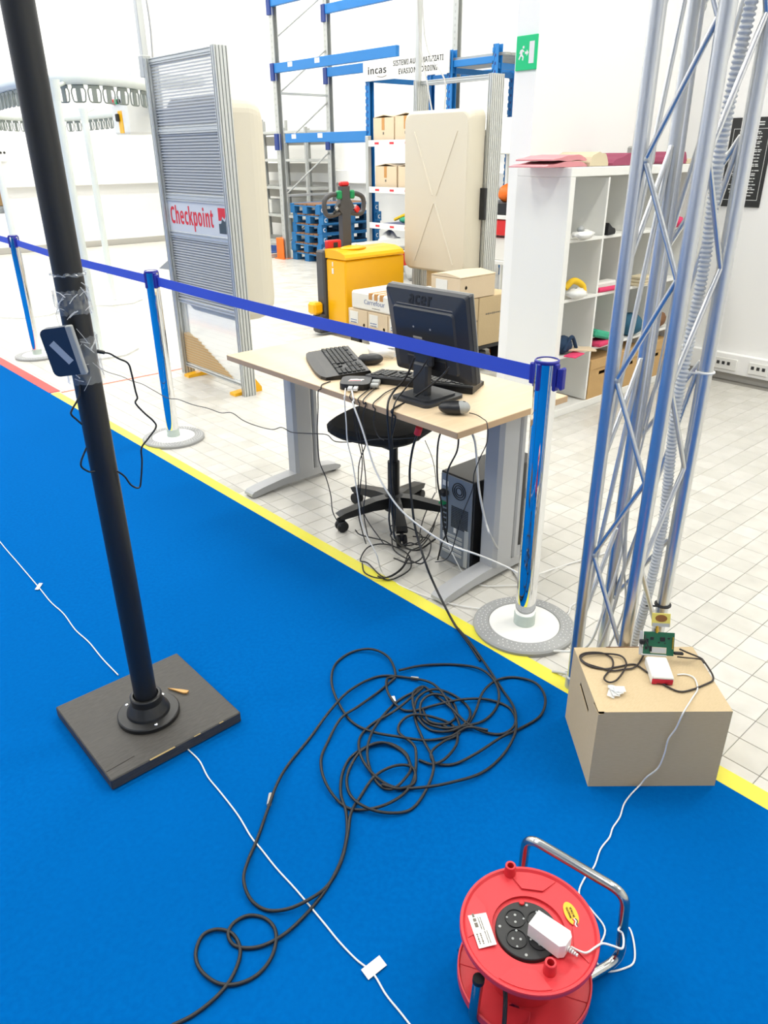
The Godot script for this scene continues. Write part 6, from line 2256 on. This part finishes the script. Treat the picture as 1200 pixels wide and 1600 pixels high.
	var d1: Vector3 = ([Vector3(0.868, 0.215, -0.452)][0] - [Vector3(0.859, 0.215, -0.528)][0])
	d1.y = 0
	ad.basis = basis_from(d1.normalized(), Vector3.UP)
	st = S()
	prism(st, PackedVector2Array([Vector2(-0.038, -0.019), Vector2(0.03, -0.021), Vector2(0.038, -0.012), Vector2(0.038, 0.012), Vector2(0.03, 0.021), Vector2(-0.038, 0.019)]), 0.034, Transform3D(Basis(Vector3.RIGHT, -PI / 2), Vector3(0, 0.001, 0)))
	put(ad, "body", st, M.white_plastic)
	st = S()
	for k in 5:
		tube(st, [Vector3(0.038 + 0.0045 * k, 0.014, 0), Vector3(0.041 + 0.0045 * k, 0.014, 0)], 0.0055 - 0.0006 * k, 8)
	put(ad, "strain_relief", st, M.cable_white)

# ------------------------------------------------------------------ loose cables
func lead(called: String, pts: Array, r: float, m: Material, label: String, per := 6, group := "") -> MeshInstance3D:
	var st := S()
	# where a lead leaves the desktop it bends over the edge
	var path := []
	for i in pts.size():
		path.append(pts[i])
		if i + 1 < pts.size() and pts[i].y > 0.725 and pts[i].x > 1.743 and pts[i + 1].x < 1.743 and pts[i + 1].y < 0.735:
			var e: Vector3 = pts[i].lerp(pts[i + 1], 0.75)
			path.append(Vector3(1.7425, 0.733 + r, e.z))
			e = pts[i].lerp(pts[i + 1], 0.88)
			path.append(Vector3(1.738 - r, 0.722, e.z))
	tube(st, curve(path, per), r, 8)
	return top(called, st, m, label, "cable", group)

func lay(pts: Array, r: float, base := 0.005, lift := 0.0, ph := 0.0) -> Array:
	# cable resting on the floor, riding up a little where the turns cross
	var out := []
	for i in pts.size():
		var p: Vector3 = pts[i]
		out.append(Vector3(p.x, base + r + lift * (0.5 + 0.5 * sin(i * 1.7 + ph)), p.z))
	return out

func build_loose_cables() -> void:
	var r := 0.0042
	var st := S()
	var runs := [
		[Vector3(1.697, 0.008, -1.524), Vector3(1.656, 0.008, -1.419), Vector3(1.605, 0.008, -1.295), Vector3(1.554, 0.008, -1.185), Vector3(1.505, 0.008, -1.096), Vector3(1.449, 0.008, -1.044), Vector3(1.401, 0.008, -1.044), Vector3(1.364, 0.008, -1.078), Vector3(1.342, 0.008, -1.141), Vector3(1.36, 0.008, -1.229), Vector3(1.373, 0.008, -1.316), Vector3(1.369, 0.008, -1.359), Vector3(1.313, 0.008, -1.348), Vector3(1.26, 0.008, -1.278), Vector3(1.248, 0.008, -1.207), Vector3(1.283, 0.008, -1.155), Vector3(1.348, 0.008, -1.146), Vector3(1.403, 0.008, -1.189), Vector3(1.415, 0.008, -1.266), Vector3(1.379, 0.008, -1.322), Vector3(1.313, 0.008, -1.326), Vector3(1.256, 0.008, -1.281), Vector3(1.202, 0.008, -1.19), Vector3(1.157, 0.008, -1.102), Vector3(1.096, 0.008, -1.055), Vector3(1.004, 0.008, -1.026), Vector3(0.942, 0.008, -1.052), Vector3(0.906, 0.008, -1.107), Vector3(0.91, 0.008, -1.175), Vector3(0.953, 0.008, -1.235), Vector3(1.032, 0.008, -1.27), Vector3(1.099, 0.008, -1.255), Vector3(1.124, 0.008, -1.195), Vector3(1.101, 0.008, -1.135), Vector3(1.056, 0.008, -1.108), Vector3(1.003, 0.008, -1.106), Vector3(0.992, 0.008, -1.149), Vector3(1.014, 0.008, -1.215), Vector3(1.065, 0.008, -1.277), Vector3(1.154, 0.008, -1.333), Vector3(1.269, 0.008, -1.366), Vector3(1.36, 0.008, -1.35)],
		[Vector3(1.36, 0.008, -1.35), Vector3(1.223, 0.008, -1.332), Vector3(1.134, 0.008, -1.341), Vector3(1.064, 0.008, -1.315), Vector3(1.015, 0.008, -1.249), Vector3(1.001, 0.008, -1.174), Vector3(1.018, 0.008, -1.109), Vector3(1.069, 0.008, -1.054), Vector3(1.133, 0.008, -1.013), Vector3(1.228, 0.008, -0.985), Vector3(1.321, 0.008, -0.989), Vector3(1.4, 0.008, -1.01), Vector3(1.462, 0.008, -1.052), Vector3(1.5, 0.008, -1.112), Vector3(1.477, 0.008, -1.177), Vector3(1.415, 0.008, -1.222), Vector3(1.348, 0.008, -1.261), Vector3(1.268, 0.008, -1.302), Vector3(1.242, 0.008, -1.336), Vector3(1.26, 0.008, -1.407), Vector3(1.31, 0.008, -1.467), Vector3(1.348, 0.008, -1.467), Vector3(1.387, 0.008, -1.544), Vector3(1.374, 0.008, -1.618), Vector3(1.317, 0.008, -1.661), Vector3(1.236, 0.008, -1.645), Vector3(1.164, 0.008, -1.576), Vector3(1.12, 0.008, -1.491), Vector3(1.097, 0.008, -1.395), Vector3(1.109, 0.008, -1.313), Vector3(1.15, 0.008, -1.237), Vector3(1.205, 0.008, -1.178), Vector3(1.272, 0.008, -1.145), Vector3(1.331, 0.008, -1.131), Vector3(1.366, 0.008, -1.08)],
		[Vector3(1.363, 0.008, -1.466), Vector3(1.447, 0.008, -1.439), Vector3(1.531, 0.008, -1.375), Vector3(1.571, 0.008, -1.289), Vector3(1.548, 0.008, -1.202), Vector3(1.488, 0.008, -1.144), Vector3(1.398, 0.008, -1.121), Vector3(1.316, 0.008, -1.145), Vector3(1.271, 0.008, -1.186), Vector3(1.264, 0.008, -1.253), Vector3(1.31, 0.008, -1.307), Vector3(1.361, 0.008, -1.304), Vector3(1.389, 0.008, -1.256), Vector3(1.358, 0.008, -1.198), Vector3(1.297, 0.008, -1.183), Vector3(1.264, 0.008, -1.223), Vector3(1.292, 0.008, -1.28)],
		[Vector3(1.281, 0.008, -1.197), Vector3(1.311, 0.008, -1.14), Vector3(1.392, 0.008, -1.158), Vector3(1.483, 0.008, -1.204), Vector3(1.568, 0.008, -1.219), Vector3(1.631, 0.008, -1.192), Vector3(1.649, 0.008, -1.122), Vector3(1.61, 0.008, -1.055), Vector3(1.543, 0.008, -1.02), Vector3(1.458, 0.008, -1.025), Vector3(1.374, 0.008, -1.034), Vector3(1.275, 0.008, -1.04), Vector3(1.198, 0.008, -1.061), Vector3(1.16, 0.008, -1.099), Vector3(1.177, 0.008, -1.129), Vector3(1.237, 0.008, -1.139), Vector3(1.311, 0.008, -1.14), Vector3(1.366, 0.008, -1.234), Vector3(1.397, 0.008, -1.34), Vector3(1.361, 0.008, -1.432), Vector3(1.3, 0.008, -1.499), Vector3(1.184, 0.008, -1.5), Vector3(1.075, 0.008, -1.467), Vector3(0.96, 0.008, -1.42), Vector3(0.855, 0.008, -1.376), Vector3(0.783, 0.008, -1.33), Vector3(0.722, 0.008, -1.282), Vector3(0.645, 0.008, -1.22), Vector3(0.589, 0.008, -1.175), Vector3(0.551, 0.008, -1.133), Vector3(0.538, 0.008, -1.084), Vector3(0.55, 0.008, -1.04), Vector3(0.582, 0.008, -1.004), Vector3(0.629, 0.008, -0.989), Vector3(0.692, 0.008, -0.993), Vector3(0.757, 0.008, -1.022), Vector3(0.814, 0.008, -1.066), Vector3(0.869, 0.008, -1.118), Vector3(0.922, 0.008, -1.147), Vector3(1.001, 0.008, -1.174), Vector3(1.065, 0.008, -1.159), Vector3(1.1, 0.008, -1.127), Vector3(1.069, 0.008, -1.087), Vector3(1.017, 0.008, -1.094), Vector3(0.991, 0.008, -1.134)],
		[Vector3(1.336, 0.008, -1.454), Vector3(1.249, 0.008, -1.44), Vector3(1.148, 0.008, -1.422), Vector3(1.074, 0.008, -1.416), Vector3(0.985, 0.008, -1.369), Vector3(0.93, 0.008, -1.327), Vector3(0.888, 0.008, -1.26), Vector3(0.871, 0.008, -1.193), Vector3(0.877, 0.008, -1.142), Vector3(0.903, 0.008, -1.103), Vector3(0.95, 0.008, -1.075), Vector3(1.019, 0.008, -1.075), Vector3(1.082, 0.008, -1.101), Vector3(1.14, 0.008, -1.154), Vector3(1.161, 0.008, -1.19), Vector3(1.17, 0.008, -1.258), Vector3(1.204, 0.008, -1.287), Vector3(1.247, 0.008, -1.279), Vector3(1.288, 0.008, -1.232), Vector3(1.312, 0.008, -1.169), Vector3(1.267, 0.008, -1.112), Vector3(1.195, 0.008, -1.085), Vector3(1.152, 0.008, -1.097), Vector3(1.137, 0.008, -1.138)],
		[Vector3(1.1, 0.008, -1.136), Vector3(1.127, 0.008, -1.183), Vector3(1.116, 0.008, -1.245), Vector3(1.065, 0.008, -1.277), Vector3(1.002, 0.008, -1.279), Vector3(0.942, 0.008, -1.245), Vector3(0.892, 0.008, -1.19), Vector3(0.866, 0.008, -1.136), Vector3(0.826, 0.008, -1.083), Vector3(0.773, 0.008, -1.035), Vector3(0.721, 0.008, -1.004), Vector3(0.664, 0.008, -0.982), Vector3(0.603, 0.008, -0.967), Vector3(0.543, 0.008, -0.961), Vector3(0.489, 0.008, -0.975), Vector3(0.454, 0.008, -1.009), Vector3(0.453, 0.008, -1.042), Vector3(0.476, 0.008, -1.059), Vector3(0.513, 0.008, -1.054), Vector3(0.538, 0.008, -1.021), Vector3(0.536, 0.008, -0.978), Vector3(0.502, 0.008, -0.94), Vector3(0.457, 0.008, -0.926), Vector3(0.413, 0.008, -0.936), Vector3(0.381, 0.008, -0.965), Vector3(0.369, 0.008, -1.015), Vector3(0.38, 0.008, -1.056), Vector3(0.411, 0.008, -1.081), Vector3(0.443, 0.008, -1.07), Vector3(0.463, 0.008, -1.038), Vector3(0.454, 0.008, -0.994), Vector3(0.415, 0.008, -0.959), Vector3(0.369, 0.008, -0.943), Vector3(0.314, 0.008, -0.943), Vector3(0.267, 0.008, -0.954), Vector3(0.22, 0.008, -0.963), Vector3(0.167, 0.008, -0.969)],
	]
	for k in runs.size():
		tube(st, curve(lay(runs[k], r, 0.004, 0.012 if k != 5 else 0.003, k * 0.9), 6), r, 8)
	var heap := top("extension_cable", st, M.cable_black, "long black extension cable lying in a tangled heap on the blue carpet", "cable")
	for q in [[Vector3(0.752, 0.008, -1.318), Vector3(0.727, 0.008, -1.29)], [Vector3(1.374, 0.008, -1.42), Vector3(1.39, 0.008, -1.401)]]:
		st = S()
		tube(st, lay(q, r), 0.0062, 10)
		put(heap, "clear_tape_ring", st, M.trim_grey)
	st = S()
	bx(st, Vector3.ZERO, Vector3(0.026, 0.002, 0.012), 0.0005, Transform3D(Basis(Vector3.UP, 1.0), lay([Vector3(1.255, 0.008, -1.376)], 0.012)[0]))
	put(heap, "white_tag", st, M.tape_white)
	# thin white cord across the carpet, held by tape tabs
	var cord := lay([Vector3(0.704, 0.004, -4.084), Vector3(0.677, 0.004, -3.372), Vector3(0.672, 0.004, -3.101), Vector3(0.667, 0.004, -2.839), Vector3(0.663, 0.004, -2.702), Vector3(0.669, 0.004, -2.587), Vector3(0.661, 0.004, -2.452), Vector3(0.667, 0.004, -2.339), Vector3(0.663, 0.004, -2.217), Vector3(0.665, 0.004, -2.092)], 0.0022)
	lead("floor_string", cord, 0.0022, M.tape_white, "thin white twisted string running across the carpet up to the pole's board", 6, "white floor strings")
	cord = lay([Vector3(0.669, 0.004, -1.624), Vector3(0.671, 0.004, -1.56), Vector3(0.658, 0.004, -1.49), Vector3(0.655, 0.004, -1.416), Vector3(0.649, 0.004, -1.318), Vector3(0.637, 0.004, -1.238), Vector3(0.635, 0.004, -1.183), Vector3(0.632, 0.004, -1.116), Vector3(0.633, 0.004, -1.044), Vector3(0.632, 0.004, -0.991), Vector3(0.63, 0.004, -0.922), Vector3(0.628, 0.004, -0.869), Vector3(0.63, 0.004, -0.813), Vector3(0.637, 0.004, -0.765), Vector3(0.628, 0.004, -0.714), Vector3(0.626, 0.004, -0.669), Vector3(0.624, 0.004, -0.63), Vector3(0.623, 0.004, -0.549)], 0.0022)
	lead("floor_string", cord, 0.0022, M.tape_white, "thin white twisted string running across the carpet from the pole's board past the cable heap", 6, "white floor strings")
	var tabs := [[0.669, -2.851, 0.05, 0.014, 0.9, "small white tape tab on the cord left of the black pole"], [0.646, -0.772, 0.05, 0.026, -0.05, "larger white tape tab on the cord near the red reel"]]
	for q in tabs:
		st = S()
		bx(st, Vector3.ZERO, Vector3(q[2], 0.0008, q[3]), 0.0002, Transform3D(Basis(Vector3.UP, q[4]) * Basis(Vector3.RIGHT, 0.1), Vector3(q[0], 0.0094, q[1])))
		top("tape_tab", st, M.tape_white, q[5], "tape", "tape tabs on the cord")
	# black lead from the desk to the heap
	lead("floor_lead", [Vector3(1.79, 0.669, -1.82), Vector3(1.79, 0.591, -1.852), Vector3(1.79, 0.483, -1.868)] + [Vector3(1.77, 0.369, -1.832), Vector3(1.77, 0.269, -1.81)] + [Vector3(1.74, 0.175, -1.725), Vector3(1.74, 0.106, -1.679)] + [Vector3(1.72, 0.056, -1.604)] + lay([Vector3(1.705, 0, -1.532), Vector3(1.655, 0, -1.417), Vector3(1.612, 0, -1.328)], 0.0042), 0.0045, M.cable_black, "black lead with a red plug running from under the desk to the cable heap", 7)
	st = S()
	var rp := [Vector3(1.79, 0.678, -1.82), Vector3(1.79, 0.651, -1.83)]
	tube(st, rp, 0.013, 12)
	top("red_plug", st, M.print_red, "round red cable plug hanging under the desk's front edge", "plug")
	# white flex: adapter to the heap behind the reel, and up to the small computer
	lead("adapter_lead", [Vector3(0.873, 0.2, -0.455), Vector3(0.878, 0.2, -0.439), Vector3(0.886, 0.2, -0.428), Vector3(0.909, 0.2, -0.423), Vector3(0.924, 0.2, -0.418), Vector3(0.934, 0.2, -0.402), Vector3(0.942, 0.2, -0.388)] + [Vector3(0.965, 0.19, -0.397), Vector3(0.977, 0.19, -0.408), Vector3(0.978, 0.19, -0.417)] + lay([Vector3(1.128, 0.004, -0.47), Vector3(1.126, 0.004, -0.453), Vector3(1.099, 0.004, -0.427), Vector3(1.067, 0.004, -0.409), Vector3(1.04, 0.004, -0.415), Vector3(1.009, 0.004, -0.434), Vector3(1.005, 0.004, -0.455), Vector3(1.021, 0.004, -0.474), Vector3(1.084, 0.004, -0.491), Vector3(1.103, 0.004, -0.537), Vector3(1.115, 0.004, -0.581), Vector3(1.159, 0.004, -0.598), Vector3(1.207, 0.004, -0.602)], 0.0022) + lay([Vector3(1.261, 0.004, -0.62), Vector3(1.308, 0.004, -0.625), Vector3(1.34, 0.004, -0.636), Vector3(1.384, 0.004, -0.643), Vector3(1.429, 0.004, -0.659), Vector3(1.471, 0.004, -0.665)], 0.0022) + [Vector3(1.513, 0.016, -0.663), Vector3(1.523, 0.044, -0.654), Vector3(1.543, 0.076, -0.637), Vector3(1.55, 0.126, -0.631), Vector3(1.551, 0.177, -0.629), Vector3(1.562, 0.213, -0.62), Vector3(1.57, 0.269, -0.612)] + [Vector3(1.641, 0.267, -0.625), Vector3(1.685, 0.267, -0.634), Vector3(1.72, 0.267, -0.661), Vector3(1.719, 0.267, -0.685), Vector3(1.7, 0.267, -0.701)], 0.0021, M.cable_white, "white adapter lead rising from the red reel over the cardboard box", 6)
	desk_cables()

func desk_cables() -> void:
	var X := 1.73
	lead("keyboard_lead", [Vector3(1.811, 0.733, -2.362), Vector3(1.767, 0.733, -2.352)] + [Vector3(1.72, 0.716, -2.326), Vector3(1.72, 0.641, -2.332), Vector3(1.72, 0.528, -2.345), Vector3(1.72, 0.416, -2.34), Vector3(1.72, 0.348, -2.297), Vector3(1.72, 0.278, -2.271), Vector3(1.72, 0.206, -2.262), Vector3(1.72, 0.158, -2.213)], 0.0022, M.cable_black, "black lead hanging from the curved keyboard at the desk's left", 6, "leads hanging off the desk")
	lead("wall_lead", [Vector3(1.8, 0.342, -4.861), Vector3(1.8, 0.319, -4.718), Vector3(1.8, 0.334, -4.472), Vector3(1.8, 0.334, -4.336), Vector3(1.8, 0.345, -4.184), Vector3(1.8, 0.338, -4.037), Vector3(1.8, 0.33, -3.865), Vector3(1.8, 0.351, -3.739), Vector3(1.8, 0.358, -3.579), Vector3(1.8, 0.377, -3.404), Vector3(1.8, 0.384, -3.274), Vector3(1.8, 0.41, -3.164), Vector3(1.8, 0.396, -3.06), Vector3(1.8, 0.398, -2.946), Vector3(1.8, 0.414, -2.808), Vector3(1.8, 0.445, -2.727), Vector3(1.8, 0.442, -2.652), Vector3(1.8, 0.462, -2.553), Vector3(1.8, 0.487, -2.449), Vector3(1.8, 0.499, -2.381), Vector3(1.8, 0.485, -2.325)] + [Vector3(1.85, 0.496, -2.239), Vector3(1.85, 0.539, -2.118), Vector3(1.85, 0.57, -2.004), Vector3(1.85, 0.604, -1.898)], 0.0022, M.cable_black, "thin black lead stretched through the air from the pole to the desk", 6)
	lead("usb_lead", [Vector3(1.787, 0.738, -2.234)] + [Vector3(1.725, 0.725, -2.166), Vector3(1.725, 0.628, -2.159), Vector3(1.725, 0.55, -2.155), Vector3(1.725, 0.476, -2.13), Vector3(1.725, 0.386, -2.11), Vector3(1.725, 0.293, -2.093), Vector3(1.725, 0.239, -2.083), Vector3(1.725, 0.178, -2.053), Vector3(1.725, 0.114, -1.991)] + lay([Vector3(1.758, 0, -1.983), Vector3(1.753, 0, -1.825), Vector3(1.795, 0, -1.654), Vector3(1.867, 0, -1.522), Vector3(1.922, -0, -1.412), Vector3(2.049, 0, -1.302), Vector3(2.124, 0, -1.322), Vector3(2.178, 0, -1.321)], 0.003), 0.0026, M.cable_white, "white usb lead dropping from the mini computer to the floor", 6)
	lead("network_lead", [Vector3(1.804, 0.738, -2.219)] + [Vector3(1.72, 0.714, -2.107), Vector3(1.72, 0.634, -2.06), Vector3(1.72, 0.561, -2.025), Vector3(1.72, 0.493, -1.99), Vector3(1.72, 0.43, -1.935)] + [Vector3(1.73, 0.36, -1.857)] + [Vector3(1.75, 0.31, -1.755)] + [Vector3(1.79, 0.265, -1.66)] + [Vector3(1.85, 0.237, -1.554)] + [Vector3(1.93, 0.185, -1.496)] + [Vector3(1.98, 0.153, -1.428)] + lay([Vector3(2.291, 0, -1.542), Vector3(2.428, 0, -1.511), Vector3(2.525, 0, -1.482), Vector3(2.645, 0, -1.465)], 0.003), 0.0036, M.cable_white, "white network lead sagging from the mini computer past the tower", 6)
	var black := [
		[[Vector3(1.835, 0.735, -2.228)] + [Vector3(1.74, 0.71, -2.127), Vector3(1.74, 0.633, -2.126), Vector3(1.74, 0.56, -2.106), Vector3(1.74, 0.485, -2.085), Vector3(1.74, 0.371, -2.1), Vector3(1.74, 0.251, -2.117), Vector3(1.74, 0.171, -2.095), Vector3(1.74, 0.121, -2.072)], "first of the black leads right of the white usb lead"],
		[[Vector3(1.889, 0.735, -2.177), Vector3(1.819, 0.735, -2.147)] + [Vector3(1.735, 0.715, -2.087), Vector3(1.735, 0.64, -2.105), Vector3(1.735, 0.567, -2.084), Vector3(1.735, 0.504, -2.071), Vector3(1.735, 0.386, -2.059), Vector3(1.735, 0.267, -2.078), Vector3(1.735, 0.16, -2.053)], "second of the black leads right of the white usb lead"],
		[[Vector3(1.892, 0.735, -2.162), Vector3(1.833, 0.735, -2.133)] + [Vector3(1.738, 0.727, -2.053), Vector3(1.738, 0.659, -2.073), Vector3(1.738, 0.573, -2.057), Vector3(1.738, 0.482, -2.098), Vector3(1.738, 0.411, -2.109), Vector3(1.738, 0.314, -2.104), Vector3(1.738, 0.241, -2.066), Vector3(1.738, 0.166, -1.959)], "third of the black leads right of the white usb lead"],
		[[Vector3(2.072, 0.735, -2.092), Vector3(1.984, 0.735, -2.112), Vector3(1.878, 0.735, -2.09), Vector3(1.799, 0.735, -2.049)] + [Vector3(1.74, 0.713, -2.004), Vector3(1.74, 0.661, -2.013), Vector3(1.74, 0.616, -1.992), Vector3(1.74, 0.605, -1.956)], "black lead curling from the second keyboard over the desk edge"],
	]
	for q in black:
		lead("desk_lead", q[0], 0.0022, M.cable_black, q[1], 6, "leads hanging off the desk")
	lead("video_cable", [Vector3(1.87, 0.901, -1.93), Vector3(1.87, 0.815, -1.977), Vector3(1.87, 0.747, -2.044)] + [Vector3(1.735, 0.752, -1.928), Vector3(1.735, 0.66, -1.925), Vector3(1.735, 0.575, -1.915), Vector3(1.735, 0.486, -1.912), Vector3(1.735, 0.382, -1.905), Vector3(1.735, 0.302, -1.902), Vector3(1.735, 0.212, -1.88)] + lay([Vector3(1.976, 0, -2.018), Vector3(2.112, 0, -2.036)], 0.02), 0.0042, M.cable_black, "thick black video cable from the monitor down past the chair", 6)
	lead("power_cable", [Vector3(1.87, 0.904, -1.864), Vector3(1.87, 0.849, -1.906), Vector3(1.87, 0.779, -1.973)] + [Vector3(1.74, 0.763, -1.895), Vector3(1.74, 0.674, -1.913), Vector3(1.74, 0.588, -1.91), Vector3(1.74, 0.457, -1.914), Vector3(1.74, 0.358, -1.893), Vector3(1.74, 0.245, -1.9)], 0.003, M.cable_black, "black power cable from the monitor down past the chair", 6)
	lead("signal_cable", [Vector3(1.87, 0.896, -1.756), Vector3(1.87, 0.857, -1.792), Vector3(1.87, 0.801, -1.861), Vector3(1.87, 0.734, -1.955)] + [Vector3(1.742, 0.703, -1.894), Vector3(1.742, 0.61, -1.919), Vector3(1.742, 0.534, -1.916), Vector3(1.742, 0.402, -1.92), Vector3(1.742, 0.289, -1.932), Vector3(1.742, 0.224, -1.917)], 0.0036, M.cable_black, "black signal cable with a white sleeve crossing the monitor's foot", 6)
	lead("mouse_lead", [Vector3(1.9, 0.742, -1.682), Vector3(1.902, 0.742, -1.651), Vector3(1.887, 0.742, -1.608)] + [Vector3(1.75, 0.79, -1.471), Vector3(1.75, 0.73, -1.467), Vector3(1.75, 0.667, -1.493), Vector3(1.75, 0.604, -1.515), Vector3(1.75, 0.544, -1.52), Vector3(1.75, 0.432, -1.561), Vector3(1.75, 0.334, -1.587), Vector3(1.75, 0.269, -1.606), Vector3(1.75, 0.222, -1.636), Vector3(1.75, 0.194, -1.685)], 0.0018, M.cable_black, "thin black lead from the near mouse hanging before the tower", 6)
	lead("tower_lead", [Vector3(1.9, 0.644, -1.814), Vector3(1.9, 0.594, -1.829), Vector3(1.9, 0.516, -1.833), Vector3(1.9, 0.425, -1.826)] + [Vector3(1.98, 0.286, -1.878), Vector3(1.98, 0.204, -1.865), Vector3(1.98, 0.127, -1.836)], 0.0034, M.cable_black, "black lead from under the desk into the tower's left side", 6)
	lead("tower_lead", [Vector3(1.9, 0.651, -1.727), Vector3(1.9, 0.583, -1.733), Vector3(1.9, 0.494, -1.775), Vector3(1.9, 0.414, -1.778)] + [Vector3(1.98, 0.297, -1.847), Vector3(1.98, 0.182, -1.846), Vector3(1.98, 0.112, -1.872), Vector3(1.98, 0.029, -1.892)], 0.0034, M.cable_black, "black lead from under the desk across the tower's back panel", 6)
	lead("grey_lead", [Vector3(1.85, 0.704, -1.628), Vector3(1.85, 0.667, -1.605), Vector3(1.85, 0.6, -1.592), Vector3(1.85, 0.507, -1.578), Vector3(1.85, 0.416, -1.551), Vector3(1.85, 0.371, -1.532), Vector3(1.85, 0.33, -1.506)] + lay([Vector3(2.233, 0, -1.751), Vector3(2.155, 0, -1.618), Vector3(2.086, 0, -1.513), Vector3(2.065, 0, -1.449)], 0.003), 0.004, M.cable_grey, "pale grey lead hanging in front of the tower and desk leg", 6)
	lead("thin_lead", [Vector3(2, 0.528, -2), Vector3(2, 0.466, -1.958), Vector3(2, 0.402, -1.938), Vector3(2, 0.32, -1.928)], 0.0014, M.cable_black, "thin black wire hanging between the chair seat and the tower", 6)
	lead("white_patch_lead", [Vector3(1.99, 0.161, -1.876), Vector3(1.99, 0.119, -1.846), Vector3(1.99, 0.063, -1.8)] + lay([Vector3(2, 0, -1.76), Vector3(1.984, 0, -1.692), Vector3(1.994, 0, -1.643), Vector3(2.038, 0, -1.603), Vector3(2.098, 0, -1.554)], 0.003), 0.0024, M.cable_white, "white patch lead leaving the tower's lower back for the floor", 6)
	var st := S()
	var loops := [
		[Vector3(1.993, 0.03, -2.193), Vector3(2.044, 0.03, -2.258), Vector3(2.087, 0.03, -2.219), Vector3(2.095, 0.03, -2.142), Vector3(2.064, 0.03, -2.069), Vector3(1.981, 0.03, -2.064), Vector3(1.96, 0.03, -2.132), Vector3(1.989, 0.03, -2.197), Vector3(2.04, 0.03, -2.21)],
		[Vector3(1.932, 0.012, -2.013), Vector3(1.821, 0.012, -1.954), Vector3(1.738, 0.012, -1.96), Vector3(1.765, 0.012, -2.092), Vector3(1.759, 0.012, -2.135), Vector3(1.858, 0.012, -2.199), Vector3(1.929, 0.012, -2.174), Vector3(1.949, 0.012, -2.091), Vector3(1.932, 0.012, -2.013), Vector3(1.857, 0.012, -1.934), Vector3(1.743, 0.012, -1.927), Vector3(1.725, 0.012, -1.985)],
		[Vector3(1.738, 0.02, -2.098), Vector3(1.695, 0.02, -2.03), Vector3(1.706, 0.02, -1.964), Vector3(1.755, 0.02, -1.94), Vector3(1.846, 0.02, -1.962), Vector3(1.954, 0.02, -2.036), Vector3(2.035, 0.02, -2.04), Vector3(2.162, 0.02, -2.106), Vector3(2.242, 0.02, -2.166)],
		[Vector3(1.959, 0.04, -2.156), Vector3(1.888, 0.04, -2.062), Vector3(1.879, 0.04, -1.957), Vector3(1.899, 0.04, -1.902), Vector3(2.001, 0.04, -1.958), Vector3(2.071, 0.04, -2.037), Vector3(2.036, 0.04, -2.102)],
		[Vector3(2.427, 0.05, -2.349), Vector3(2.299, 0.05, -2.265), Vector3(2.156, 0.05, -2.163), Vector3(2.014, 0.05, -2.039), Vector3(1.925, 0.05, -1.928), Vector3(1.848, 0.05, -1.925), Vector3(1.829, 0.05, -2.001)],
		[Vector3(2.375, 0.03, -2.253), Vector3(2.142, 0.03, -2.099), Vector3(2.02, 0.03, -2.044), Vector3(1.997, 0.03, -2.081), Vector3(1.928, 0.03, -2.089), Vector3(1.927, 0.03, -2.171), Vector3(1.905, 0.03, -2.232), Vector3(1.887, 0.03, -2.291), Vector3(1.901, 0.03, -2.338)],
	]
	for q in loops:
		tube(st, curve(q, 6), 0.003, 7)
	top("lead_tangle", st, M.cable_black, "tangle of black leads on the tiles between chair and tower", "cable")
